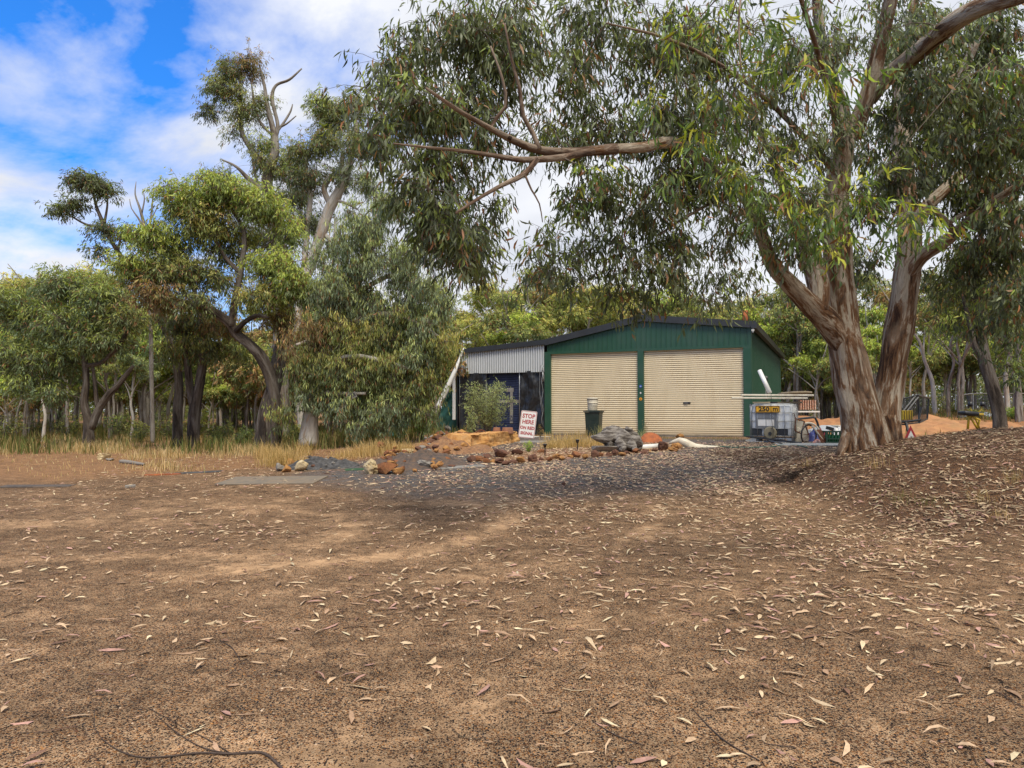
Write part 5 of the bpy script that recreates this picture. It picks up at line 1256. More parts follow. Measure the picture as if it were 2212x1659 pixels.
big_limbs = [
 [(1870, 990, B16, 56), (1868, 955, B16, 52), (1862, 915, B16, 47), (1850, 850, B16, 43), (1836, 780, B16, 40), (1824, 720, B16, 37), (1816, 640, B16, 33), (1810, 570, B16, 31), (1806, 500, B16-.1, 29), (1806, 430, B16-.2, 27), (1812, 370, B16-.3, 26), (1822, 310, B16-.5, 24), (1815, 240, B16-.6, 20), (1795, 170, B16-.8, 16), (1775, 90, B16-1, 13), (1765, 10, B16-1.2, 10), (1758, -60, B16-1.3, 7)],
 [(1905, 985, B16+.15, 44), (1908, 950, B16+.15, 40), (1915, 900, B16+.2, 32), (1922, 840, B16+.3, 29), (1936, 740, B16+.4, 30), (1952, 640, B16+.5, 29), (1962, 560, B16+.6, 27), (1964, 480, B16+.7, 24), (1955, 400, B16+.8, 22), (1950, 330, B16+.8, 22), (1945, 250, B16+.9, 20), (1950, 160, B16+1, 16), (1965, 80, B16+1.1, 12), (1975, 0, B16+1.2, 9), (1980, -70, B16+1.3, 6)],
 [(1848, 830, B16+.1, 10), (1836, 785, B16+.05, 20), (1815, 735, B16-.05, 28), (1782, 690, B16-.2, 29), (1745, 655, B16-.5, 29), (1705, 612, B16-.8, 26), (1672, 575, B16-1.1, 21), (1652, 530, B16-1.3, 18), (1640, 490, B16-1.5, 18), (1625, 455, B16-1.7, 17), (1612, 430, B16-2.0, 16), (1575, 395, B16-2.6, 15), (1520, 350, B16-3.4, 15), (1470, 312, B16-4.1, 15), (1433, 308, B16-4.5, 16), (1390, 318, B16-4.8, 15), (1316, 322, B16-5.2, 13), (1270, 326, B16-5.4, 11)],
 [(1770, 672, B16-.4, 20), (1768, 620, B16-.3, 24), (1752, 560, B16-.2, 23), (1728, 500, B16-.2, 20), (1712, 460, B16-.3, 17), (1700, 420, B16-.4, 13), (1680, 370, B16-.5, 10), (1650, 300, B16-.8, 7), (1620, 220, B16-1.2, 5)],
 [(1835, 300, B16-.5, 22), (1862, 240, B16-.7, 21), (1885, 170, B16-.9, 20), (1903, 90, B16-1.1, 19), (1925, 0, B16-1.4, 17), (1935, -60, B16-1.6, 13)],
 [(1880, 215, B16-.6, 18), (1912, 172, B16-1.0, 22), (1960, 132, B16-1.6, 23), (2010, 90, B16-2.3, 23), (2060, 48, B16-3.0, 24), (2120, 15, B16-3.6, 24), (2190, -8, B16-4.2, 24), (2260, -30, B16-4.8, 22)],
 [(1958, 600, B16+.5, 16), (1990, 555, B16+.3, 15), (2030, 528, B16+.1, 14), (2062, 505, B16-.1, 12), (2090, 480, B16-.3, 10), (2140, 440, B16-.6, 9), (2200, 400, B16-.9, 7), (2260, 370, B16-1.1, 5)],
 [(1960, 520, B16+.6, 14), (1995, 455, B16+.5, 14), (2030, 420, B16+.6, 13), (2080, 375, B16+.7, 11), (2130, 330, B16+.8, 9), (2200, 290, B16+1, 7)],
 [(2062, 503, B16-.1, 7), (2045, 480, B16-.3, 7), (2020, 455, B16-.5, 6), (2005, 435, B16-.6, 4)],
 [(2050, 482, B16-.3, 6), (2075, 465, B16-.4, 5), (2105, 455, B16-.5, 3)],
 [(1948, 300, B16+.8, 12), (1990, 260, B16+.6, 11), (2040, 215, B16+.4, 9), (2080, 150, B16+.2, 10), (2110, 90, B16, 8)],
 [(1280, 326, B16-5.4, 8), (1215, 340, B16-5.8, 8), (1130, 345, B16-6.2, 7), (1060, 335, B16-6.6, 5), (990, 325, B16-7.0, 4), (920, 318, B16-7.3, 3), (850, 310, B16-7.5, 2)],
 [(1160, 345, B16-6.1, 6), (1130, 378, B16-6.3, 6), (1085, 400, B16-6.5, 5), (1040, 425, B16-6.7, 4), (985, 460, B16-6.9, 3)],
 [(1165, 323, B16-6, 6), (1150, 285, B16-6, 5), (1130, 250, B16-6.1, 5), (1122, 190, B16-6.2, 4), (1105, 130, B16-6.3, 3), (1090, 50, B16-6.4, 2)],
 [(1105, 300, B16-6.3, 5), (1060, 275, B16-6.3, 4), (1092, 230, B16-6.3, 4), (1085, 170, B16-6.4, 3), (1060, 100, B16-6.4, 2)],
 [(1135, 380, B16-6.3, 2.5), (1148, 410, B16-6.3, 2), (1165, 440, B16-6.3, 1.5), (1172, 480, B16-6.3, 1)],
 [(1800, 450, B16-.2, 14), (1720, 440, B16-1.0, 10), (1650, 420, B16-1.8, 8), (1560, 430, B16-2.8, 7), (1480, 470, B16-3.4, 5), (1420, 510, B16-3.6, 3)],
 [(1810, 380, B16-.3, 12), (1740, 300, B16-1.6, 11), (1650, 210, B16-3.0, 9), (1540, 130, B16-4.2, 7), (1430, 80, B16-5, 5), (1310, 50, B16-5.6, 3)],
 [(1820, 320, B16-.5, 14), (1790, 200, B16-2.5, 10), (1750, 60, B16-4.8, 9), (1700, -80, B16-6.5, 8), (1640, -120, B16-8.2, 7), (1600, 0, B16-9.6, 4), (1600, 150, B16-10, 2.5)],
 [(1330, 321, B16-5.15, 12), (1240, 328, B16-5.5, 10), (1170, 325, B16-5.9, 10), (1113, 305, B16-6.2, 8), (1050, 272, B16-6.5, 6), (985, 235, B16-6.8, 5), (920, 190, B16-7, 3)],
]
NB, FB = B16-6.2, B16-2.5
bb_ = []
for a in ((1250, 315, 50, 30, 10.4, 4), (1350, 300, 50, 30, 11, 4), (1180, 300, 40, 30, 10, 3), (1050, 300, 50, 30, 9.6, 4), (1440, 330, 50, 40, 11.3, 5), (905, 340, 40, 30, 9, 2), (1120, 130, 50, 60, 9.6, 5), (1500, 300, 60, 50, 11.4, 6)): bb_.append(ib(a[0], a[1], a[2], a[3], a[4]*.91, .7, a[5], 'dark'))
for a in ((868, 130, 62, 100, 9.6, 9), (920, 90, 40, 60, 9.8, 4), (1010, 105, 110, 105, 9.7, 17), (1110, 60, 70, 80, 9.8, 9), (890, 260, 90, 70, 9.2, 11), (815, 235, 52, 62, 9.0, 5), (1010, 250, 95, 80, 9.4, 11), (1110, 180, 60, 60, 9.6, 5), (830, 330, 55, 45, 8.9, 4), (880, 420, 60, 45, 9.0, 5), (960, 360, 80, 45, 9.2, 6), (950, 450, 70, 50, 9.2, 7), (990, 530, 62, 52, 9.3, 11), (1010, 585, 30, 35, 9.3, 4), (930, 500, 50, 50, 9.2, 5), (1060, 440, 40, 35, 9.4, 2)):
    bb_.append(ib(a[0], a[1], a[2], a[3], a[4]*.91, .9, a[5], 'dark'))
for a in ((1270, 70, 110, 95, 10.5, 13), (1240, 190, 80, 70, 10.4, 9), (1300, 260, 70, 50, 10.6, 6), (1290, 420, 100, 65, 11, 12), (1390, 450, 90, 60, 11.4, 10), (1320, 520, 100, 55, 11.4, 7), (1210, 540, 70, 40, 11, 3), (1190, 590, 50, 24, 11, 2), (1420, 570, 80, 45, 12, 6), (1470, 520, 70, 50, 12, 7), (1350, 590, 70, 30, 11.6, 2), (1560, 540, 60, 40, 12.5, 3), (1400, 640, 55, 30, 12, 3), (1530, 610, 50, 40, 12.5, 3), (1500, 660, 50, 25, 12.2, 3), (1250, 600, 50, 26, 11.5, 2), (1170, 560, 35, 50, 11, 2), (1330, 640, 50, 22, 11.8, 3), (1590, 610, 40, 30, 12.6, 2), (1460, 590, 50, 34, 11.5, 3), (1550, 470, 70, 50, 12.2, 4)):
    bb_.append(ib(a[0], a[1], a[2], a[3], a[4]*.91, 1.0, a[5], 'dark'))
for a in ((1400, 110, 110, 110, 11, 20), (1540, 100, 110, 110, 11.5, 20), (1440, 240, 110, 80, 11.3, 15), (1590, 240, 110, 100, 12, 18), (1700, 130, 110, 130, 12.5, 20), (1690, 330, 90, 70, 12.8, 11), (1550, 390, 90, 60, 12, 11), (1480, 400, 80, 60, 11.8, 9), (1620, 480, 90, 50, 13, 8), (1760, 430, 80, 60, 13.5, 8), (1800, 300, 70, 70, 13.5, 8), (1850, 80, 90, 90, 13.5, 11), (1700, 540, 60, 40, 14, 4)):
    bb_.append(ib(a[0], a[1], a[2], a[3], a[4]*.91, 1.3, a[5], 'dark'))
for a in ((1950, 60, 110, 90, 17, 10), (2060, 160, 100, 90, 17.5, 12), (2160, 80, 90, 90, 16, 11), (2190, 230, 80, 90, 16, 11), (2080, 300, 110, 80, 17.5, 13), (1990, 380, 90, 70, 17.5, 9), (2180, 380, 70, 80, 15.5, 10), (2080, 430, 80, 60, 16.5, 8), (2170, 520, 70, 70, 15.5, 10), (2060, 590, 80, 60, 17, 7), (1890, 430, 70, 60, 17.2, 7), (1900, 300, 60, 80, 18, 6), (2190, 640, 50, 70, 14.5, 7), (1740, 630, 40, 40, 17, 2), (1980, 200, 80, 80, 14, 8), (2110, 200, 80, 80, 14, 9), (2000, 80, 90, 80, 14, 8), (2140, 330, 80, 60, 14.2, 8), (2010, 310, 60, 60, 14.5, 5), (1930, 380, 60, 50, 14.4, 4), (2190, 470, 50, 50, 14, 6), (1880, 560, 40, 50, 17.5, 3), (2150, 690, 60, 50, 16, 4)):
    bb_.append(ib(a[0], a[1], a[2], a[3], a[4]*.91, 1.4, a[5], 'dark'))
front = []
for a in ((1600, 60, 60, 70, 5.2, 3), (1700, 80, 70, 60, 5.4, 3), (1760, 190, 70, 50, 5.3, 3), (1560, 230, 60, 60, 5.6, 3), (1500, 330, 60, 50, 6.2, 3), (1590, 380, 70, 40, 6.4, 4), (1680, 400, 60, 40, 6.5, 3), (1470, 60, 50, 60, 6, 2), (1400, 230, 45, 40, 6.5, 2), (1850, 420, 60, 45, 6.3, 3), (1930, 480, 60, 45, 6.4, 3), (1990, 500, 40, 35, 6.4, 2), (1820, 540, 30, 45, 7, 2), (1290, 360, 50, 50, 8, 2), (1180, 330, 30, 40, 9, 1), (1700, 470, 50, 35, 6.6, 3), (1770, 460, 50, 40, 6.5, 3), (2190, 150, 40, 60, 7, 2), (1240, 430, 35, 40, 9, 1)):
    front.append(ib(a[0], a[1], a[2], a[3], a[4], .35, a[5], 'front'))
b = TB; t = thing('gum_tree', 'huge multi stemmed gum with peeling bark overhanging the shed from the right', 'tree', tuple(b), 0)
ta, la, wa, la2 = NP(), NP(), NP(), NP(); sk = []
for i, l in enumerate(big_limbs):
    if i == 2: l = l[:4]+[(a_, b_, c_, d_*.82) for a_, b_, c_, d_ in l[4:]]
    l = [(a_, b_, c_, d_*(.6 if i in (16, 17, 18) else .93 if i < 4 else .85 if i in (5, 4) else 1)) for a_, b_, c_, d_ in l]; q = limbw(l, .10); tube(la2 if i >= 11 else ta, q, 26 if i < 2 else (16 if i < 8 else 8), (1, 1, 1), .11 if i < 2 else .07, True, seed=i*1.7); sk.append(q)
# root flare
for (x0, y0, x1, y1) in ((1850, 900, 1812, 990), (1860, 920, 1842, 1000), (1900, 920, 1902, 1000), (1918, 900, 1938, 985)):
    q = limbw([(x0, y0, B16, 17), ((x0+x1)/2, (y0+y1)/2-4, B16-.1, 13), (x1, y1, B16-.3, 8)], .1); tube(ta, q, 10, (1, 1, 1), .15, True, seed=x0)
sk = np.vstack(sk)
BD = float(BIGD)
for lo_, hi_, bd_, kw_ in ((0, 9.3, 1.12, dict(cr=.34, ns=15, nl=9, L=(.10, .17), Wd=(.017, .031))), (9.3, 12.6, .98, dict(cr=.38, ns=15, nl=8, L=(.11, .18), Wd=(.020, .034))), (12.6, 30, 1.6, dict(cr=.50, ns=15, nl=9, L=(.12, .21), Wd=(.028, .046)))):
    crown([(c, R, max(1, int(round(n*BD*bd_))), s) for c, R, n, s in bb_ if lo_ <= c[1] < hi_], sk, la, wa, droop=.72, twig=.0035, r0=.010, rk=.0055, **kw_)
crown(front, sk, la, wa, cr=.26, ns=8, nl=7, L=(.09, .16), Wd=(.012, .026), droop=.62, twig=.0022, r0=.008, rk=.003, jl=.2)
ta.build('trunk', M['bark_big'], t, tuple(b), True); la2.build('limb', M['bark_limb'], t, tuple(b), True)
wa.build('branches', M['bark_twig'], t, tuple(b), True)
la.build('crown', M['gum'], t, tuple(b))
# ---- mid distance trees on the left
D1 = 21.5
gumtree('gum_tree', 'gum with two fused dark trunks and a bright green domed crown', G(575, 975),
 [[(566, 990, D1, 24), (570, 960, D1, 20), (577, 900, D1, 18), (590, 840, D1+.2, 16), (602, 780, D1+.5, 15), (612, 720, D1+.9, 14), (622, 650, D1+1.3, 13), (630, 590, D1+1.6, 8), (615, 530, D1+1.5, 5)],
  [(588, 988, D1-.1, 15), (595, 930, D1-.1, 13), (596, 880, D1-.1, 13), (585, 820, D1-.1, 12), (566, 775, D1-.2, 12), (540, 745, D1-.3, 11), (512, 722, D1-.3, 10), (498, 700, D1-.4, 9), (470, 678, D1-.5, 9), (430, 660, D1-.6, 7), (395, 665, D1-.7, 5), (350, 640, D1-.8, 4), (320, 600, D1-.8, 3)],
  [(500, 705, D1-.4, 8), (506, 660, D1-.4, 8), (516, 610, D1-.3, 7), (524, 560, D1-.3, 6), (527, 500, D1-.3, 5), (500, 450, D1-.3, 3)],
  [(520, 590, D1-.3, 5), (490, 560, D1-.4, 4), (465, 520, D1-.4, 3), (440, 480, D1-.4, 2)], [(525, 560, D1-.3, 5), (555, 545, D1-.2, 4), (590, 520, D1-.2, 3), (600, 490, D1-.2, 2)],
  [(510, 715, D1-.4, 6), (530, 695, D1-.6, 5), (555, 682, D1-.7, 5), (578, 686, D1-.8, 3)], [(510, 650, D1-.4, 4), (550, 632, D1-.5, 3), (600, 620, D1-.5, 2)], [(430, 660, D1-.6, 4), (410, 600, D1-.6, 3), (380, 540, D1-.6, 2)]],
 [ib(405, 440, 75, 55, D1-.3, 1.3, 26, 'bright'), ib(490, 415, 75, 45, D1-.3, 1.3, 26, 'bright'), ib(560, 450, 65, 50, D1-.2, 1.2, 22, 'bright'), ib(460, 490, 90, 50, D1-.3, 1.2, 20, 'yellow'), ib(350, 520, 65, 50, D1-.5, 1.1, 20, 'bright'), ib(300, 580, 55, 45, D1-.7, 1, 15, 'bright'), ib(390, 590, 80, 50, D1-.5, 1, 20, 'olive'), ib(345, 640, 60, 40, D1-.7, .9, 12, 'rusty'), ib(430, 650, 50, 30, D1-.5, .8, 6, 'olive'),
  ib(600, 575, 65, 40, D1-.4, .9, 20, 'bright'), ib(640, 615, 50, 40, D1-.6, .8, 14, 'bright'), ib(565, 640, 65, 35, D1-.5, .8, 12, 'yellow'), ib(480, 600, 50, 40, D1-.1, .8, 6, 'olive'), ib(500, 540, 60, 40, D1+.3, .8, 8, 'olive'), ib(600, 690, 40, 30, D1+.3, .6, 5, 'rusty'), ib(625, 500, 30, 40, D1, .6, 6, 'bright')],
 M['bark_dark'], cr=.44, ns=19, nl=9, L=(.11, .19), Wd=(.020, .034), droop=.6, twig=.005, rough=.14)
D2 = 30
gumtree('gum_tree', 'tallest gum on the left with sparse leaves and bare dead branches at its top', G(610, 958),
 [[(612, 975, D2, 16), (610, 900, D2, 15), (606, 800, D2, 15), (604, 700, D2, 14), (602, 600, D2, 14), (598, 520, D2, 13), (586, 460, D2, 12), (577, 410, D2, 12), (580, 370, D2, 11), (592, 335, D2, 10), (594, 300, D2, 8), (588, 270, D2, 6), (578, 230, D2, 5), (570, 180, D2, 3), (560, 140, D2, 2)],
  [(586, 385, D2, 8), (562, 350, D2, 7), (540, 318, D2, 6), (524, 290, D2, 5), (518, 250, D2, 4), (520, 200, D2, 3), (515, 150, D2, 2)],
  [(580, 425, D2, 7), (558, 402, D2, 6), (535, 385, D2, 5), (510, 360, D2-.4, 3), (480, 345, D2-.6, 1.5)],
  [(594, 300, D2, 5), (600, 270, D2, 4), (588, 215, D2, 4), (596, 185, D2, 3), (625, 172, D2, 2.5), (652, 148, D2, 1.5)],
  [(598, 285, D2, 3), (615, 262, D2, 2.5), (628, 240, D2, 2), (632, 225, D2, 1)], [(602, 275, D2, 3), (618, 268, D2, 2), (640, 250, D2, 1)], [(596, 300, D2, 3), (560, 260, D2, 3), (546, 200, D2, 2), (540, 130, D2, 1)], [(556, 395, D2, 3), (548, 360, D2, 3), (545, 310, D2, 2)]],
 [ib(500, 150, 38, 32, D2, 1.0, 9, 'olive'), ib(540, 145, 34, 30, D2, 1, 8, 'rusty'), ib(470, 190, 34, 30, D2, .9, 8, 'olive'), ib(505, 205, 38, 30, D2, .9, 7, 'olive'), ib(450, 240, 20, 18, D2, .6, 4, 'dark'), ib(530, 245, 40, 38, D2, 1, 8, 'olive'), ib(560, 220, 25, 30, D2, .8, 4, 'olive'), ib(505, 290, 25, 25, D2, .8, 2, 'olive'), ib(570, 310, 28, 24, D2, .9, 6, 'bright'), ib(562, 350, 26, 28, D2, .8, 4, 'olive'), ib(590, 370, 24, 24, D2, .8, 4, 'olive'), ib(620, 360, 38, 40, D2+.5, 1, 10, 'olive'), ib(640, 430, 50, 50, D2+.5, 1.3, 14, 'dark'), ib(570, 510, 50, 40, D2, 1.2, 10, 'dark'), ib(480, 385, 40, 22, D2+1, 1, 6, 'olive')],
 M['bark_grey'], cr=.50, ns=17, nl=9, L=(.12, .2), Wd=(.021, .036), droop=.6, twig=.006, rough=.1)
D3 = 28
gumtree('gum_tree', 'tall pale limbed gum leaning right behind the weeping gum', G(655, 955),
 [[(655, 970, D3, 8), (650, 900, D3, 8), (642, 830, D3, 7), (640, 760, D3, 7), (642, 700, D3, 7), (650, 640, D3, 8), (672, 570, D3, 11), (695, 500, D3, 12), (708, 460, D3, 12), (722, 430, D3, 11), (745, 388, D3, 9), (758, 340, D3, 6), (770, 280, D3, 4), (765, 230, D3, 2)],
  [(715, 445, D3, 7), (700, 410, D3, 6), (712, 385, D3, 6), (735, 370, D3, 5), (740, 330, D3, 4)], [(718, 430, D3, 4), (750, 440, D3, 3), (772, 452, D3, 2)], [(650, 640, D3, 6), (665, 490, D3, 6), (670, 420, D3, 5), (660, 360, D3, 4), (680, 290, D3, 3)], [(695, 500, D3, 5), (720, 520, D3, 4), (725, 470, D3, 3)]],
 [ib(715, 250, 45, 45, D3, 1.2, 13, 'olive'), ib(700, 320, 50, 45, D3, 1.2, 14, 'olive'), ib(765, 230, 36, 36, D3, 1, 10, 'olive'), ib(780, 320, 45, 45, D3, 1.1, 12, 'olive'), ib(665, 390, 45, 45, D3, 1.1, 12, 'dark'), ib(690, 230, 26, 24, D3, .8, 5, 'bright'), ib(650, 330, 30, 36, D3, 1, 7, 'olive'), ib(735, 385, 35, 26, D3, 1, 6, 'dark'), ib(660, 480, 40, 40, D3+.3, 1.1, 9, 'dark'), ib(790, 400, 36, 40, D3, 1, 8, 'blue')],
 M['bark_smooth'], cr=.50, ns=17, nl=9, L=(.12, .2), Wd=(.021, .036), droop=.6, twig=.006)
D4 = 21.0
wp = [(610, 900, 28, 40, 3, 'olive'), (650, 800, 34, 50, 8, 'olive'), (925, 880, 28, 40, 5, 'olive'), (730, 705, 60, 35, 12, 'yellow'), (640, 750, 30, 40, 6, 'rusty'), (800, 480, 65, 60, 12, 'blue'), (850, 450, 45, 40, 9, 'blue'), (755, 530, 70, 60, 12, 'blue'), (840, 560, 80, 65, 15, 'blue'), (860, 690, 60, 30, 9, 'olive'), (905, 620, 65, 60, 12, 'blue'), (730, 630, 70, 60, 20, 'blue'), (815, 660, 85, 60, 16, 'blue'), (920, 700, 60, 50, 15, 'blue'), (700, 720, 55, 45, 10, 'rusty'), (770, 730, 65, 45, 20, 'yellow'), (850, 740, 60, 45, 18, 'olive'), (920, 770, 70, 45, 18, 'blue'), (958, 745, 34, 34, 9, 'yellow'), (680, 790, 55, 50, 15, 'olive'), (750, 800, 70, 50, 20, 'olive'), (840, 810, 75, 50, 20, 'olive'), (920, 830, 45, 45, 10, 'olive'), (690, 860, 55, 40, 12, 'blue'), (760, 870, 65, 42, 14, 'blue'), (840, 880, 60, 40, 12, 'blue'), (890, 860, 40, 40, 7, 'olive'), (800, 910, 60, 30, 8, 'blue'), (880, 560, 50, 50, 5, 'blue'), (790, 580, 60, 50, 6, 'blue'), (700, 560, 40, 50, 4, 'blue'), (945, 650, 40, 45, 8, 'blue')]
gumtree('gum_tree', 'dense weeping blue green gum whose leaves hang to the ground left of the lean to', G(668, 945),
 [[(668, 962, D4, 22), (670, 920, D4, 18), (678, 860, D4, 15), (695, 790, D4, 13), (725, 720, D4, 12), (760, 640, D4, 10), (790, 560, D4, 8), (805, 490, D4, 5)],
  [(725, 720, D4, 8), (780, 690, D4-.3, 7), (850, 680, D4-.4, 6), (920, 710, D4-.5, 4), (965, 740, D4-.5, 2)], [(695, 790, D4, 7), (760, 770, D4-.5, 6), (830, 780, D4-.6, 5), (890, 800, D4-.7, 3)], [(760, 640, D4, 6), (830, 600, D4, 5), (890, 590, D4, 3)], [(680, 840, D4, 6), (720, 850, D4-.5, 5), (790, 850, D4-.6, 3)], [(700, 780, D4, 6), (670, 740, D4-.4, 4), (640, 745, D4-.7, 3)]],
 [ib(x, y, rx, ry, D4-.2, 1.1, n, s) for x, y, rx, ry, n, s in wp], M['bark_smooth'], dm=1.3, cr=.33, ns=22, nl=10, L=(.10, .19), Wd=(.016, .030), droop=.93, twig=.005, sick=.1, flat=1.1)
D5 = 23.5
gumtree('gum_tree', 'dark gum with twin black trunks and hanging leaves left of the domed crown gum', G(418, 975),
 [[(418, 990, D5, 14), (418, 940, D5, 13), (422, 880, D5, 12), (432, 820, D5, 10), (438, 760, D5, 8), (432, 690, D5, 6), (425, 640, D5, 4)], [(420, 890, D5, 9), (410, 840, D5, 8), (405, 790, D5, 7), (398, 720, D5, 6), (390, 650, D5, 4)]],
 [ib(400, 700, 60, 35, D5, 1, 12, 'dark'), ib(440, 750, 48, 40, D5, .9, 12, 'olive'), ib(390, 760, 45, 35, D5, .9, 7, 'olive'), ib(470, 700, 50, 35, D5, 1, 8, 'rusty'), ib(520, 770, 30, 40, D5+.5, 1, 4, 'olive')],
 M['bark_dark'], cr=.42, ns=16, nl=9, L=(.11, .19), Wd=(.024, .04), droop=.8, twig=.005)
D6 = 24.5
gumtree('gum_tree', 'slender dark gum leaning left with a small umbrella crown against the blue sky', G(385, 955),
 [[(385, 968, D6, 11), (384, 900, D6, 10), (386, 830, D6, 9), (376, 760, D6, 8), (352, 700, D6, 8), (318, 645, D6, 7), (285, 595, D6, 6), (262, 555, D6, 5), (240, 520, D6, 4), (222, 480, D6, 4), (208, 445, D6, 3), (200, 410, D6, 2)],
  [(240, 520, D6, 3), (215, 495, D6, 2.5), (180, 482, D6, 2), (150, 465, D6, 1.5)], [(225, 485, D6, 3), (232, 440, D6, 2), (228, 400, D6, 1.5)], [(255, 545, D6, 2.5), (265, 500, D6, 2), (290, 510, D6, 1.5)]],
 [ib(190, 388, 48, 22, D6, .8, 11, 'dark'), ib(225, 410, 34, 26, D6, .7, 6, 'dark'), ib(165, 440, 36, 20, D6, .6, 5, 'dark'), ib(130, 455, 25, 16, D6, .5, 4, 'dark'), ib(225, 500, 38, 22, D6, .6, 5, 'dark'), ib(280, 510, 34, 20, D6, .6, 5, 'dark'), ib(215, 545, 30, 16, D6, .6, 3, 'dark'), ib(180, 400, 30, 16, D6, .6, 3, 'olive')],
 M['bark_dark'], cr=.34, ns=14, nl=9, L=(.11, .18), Wd=(.022, .038), droop=.55, twig=.005)
D7 = 22.5
gumtree('gum_tree', 'forked black trunked gum with dense deep green crown at the left edge of the grass', G(190, 968),
 [[(190, 980, D7, 13), (192, 940, D7, 11), (190, 905, D7, 9), (182, 870, D7, 8), (186, 830, D7, 7), (184, 790, D7, 6), (175, 740, D7, 5), (160, 690, D7, 4)], [(196, 925, D7, 9), (210, 890, D7, 8), (232, 855, D7, 7), (256, 830, D7, 6), (276, 805, D7, 5), (288, 790, D7, 3)], [(210, 880, D7, 5), (205, 830, D7, 4), (200, 790, D7, 3)], [(235, 770, D7, 5), (262, 740, D7, 5), (272, 710, D7, 4), (250, 690, D7, 3)], [(184, 790, D7, 5), (215, 785, D7, 4), (240, 765, D7, 4)]],
 [ib(150, 620, 65, 40, D7+.5, 1.3, 18, 'deep'), ib(70, 690, 60, 55, D7+.3, 1.3, 18, 'deep'), ib(150, 700, 80, 55, D7, 1.3, 24, 'deep'), ib(230, 650, 60, 45, D7, 1.1, 15, 'deep'), ib(30, 770, 50, 45, D7, 1, 11, 'deep'), ib(110, 780, 70, 40, D7, 1.1, 14, 'deep'), ib(215, 740, 60, 35, D7, 1, 11, 'deep'), ib(20, 650, 50, 45, D7, 1.1, 11, 'deep'), ib(270, 690, 40, 35, D7, .9, 8, 'olive'), ib(60, 830, 60, 30, D7, 1, 7, 'deep'), ib(130, 850, 40, 20, D7, 1, 4, 'deep')],
 M['bark_dark'], cr=.46, ns=18, nl=9, L=(.12, .2), Wd=(.021, .036), droop=.55, twig=.005)
# right hand leaning tree
D8 = 18.5
gumtree('gum_tree', 'slim dark brown gum leaning left near the right edge of the view', G(2150, 915),
 [[(2160, 935, D8, 15), (2158, 900, D8, 13), (2150, 860, D8, 13), (2140, 820, D8, 13), (2128, 780, D8, 12), (2120, 730, D8, 10), (2112, 670, D8, 9), (2110, 600, D8, 8), (2118, 520, D8, 6), (2125, 450, D8, 4)], [(2128, 780, D8, 7), (2105, 745, D8, 6), (2095, 700, D8, 5), (2080, 640, D8, 3)], [(2112, 660, D8, 5), (2150, 600, D8, 4), (2190, 560, D8, 2)]],
 [ib(2080, 640, 60, 45, D8+.5, 1.2, 9, 'olive'), ib(2150, 620, 60, 50, D8, 1.2, 10, 'rusty'), ib(2190, 720, 50, 50, D8, 1, 7, 'deep'), ib(2100, 560, 60, 50, D8, 1.2, 7, 'olive'), ib(2200, 800, 40, 40, D8+.5, .8, 4, 'deep'), ib(2060, 700, 40, 30, D8+.6, .8, 4, 'bright')],
 M['bark_dark'], cr=.44, ns=16, nl=8, L=(.11, .19), Wd=(.022, .04), droop=.6, twig=.005)
# dead tree
dt = thing('dead_tree', 'bare dead tree with thin upright branches between the two left crowns', 'tree', tuple(G(330, 945)), 0)
acc = NP(); DD = 27
for l in ([(330, 960, DD, 5), (328, 850, DD, 4.5), (325, 700, DD, 4), (322, 600, DD, 4), (318, 540, DD, 3.5), (312, 490, DD, 4), (302, 450, DD, 2.5), (292, 420, DD, 1.5), (294, 392, DD, .8)], [(316, 520, DD, 3), (326, 470, DD, 2.5), (330, 430, DD, 1.6), (333, 405, DD, .8)], [(314, 500, DD, 2.5), (298, 470, DD, 2), (284, 450, DD, 1.2), (280, 430, DD, .8)], [(306, 462, DD, 2), (312, 430, DD, 1.3), (308, 408, DD, .8)], [(324, 480, DD, 1.6), (336, 455, DD, 1), (342, 440, DD, .7)], [(320, 560, DD, 2.5), (300, 530, DD, 1.6), (288, 500, DD, .9)]):
    tube(acc, limbw(l, .15), 7, (1, 1, 1), .1, True)
acc.build('trunk', M['bark_grey'], dt, tuple(dt.location), True)
# white fallen trunk leaning by the lean-to
acc = NP(); q = limbw([(946, 880, 29.3, 5), (958, 855, 29.3, 6), (970, 830, 29.3, 5.5), (982, 803, 29.3, 4.5), (991, 780, 29.4, 3), (1001, 752, 29.6, 2)], .1); tube(acc, q, 10, (1, 1, 1), .08, True)
b0 = P(946, 880, 29.3); o = acc.build('white_pole', M['white'], None, tuple(b0), True); o.location = b0; tag(o, 'white peeling pole leaning among gum leaves left of the lean to', 'pole')
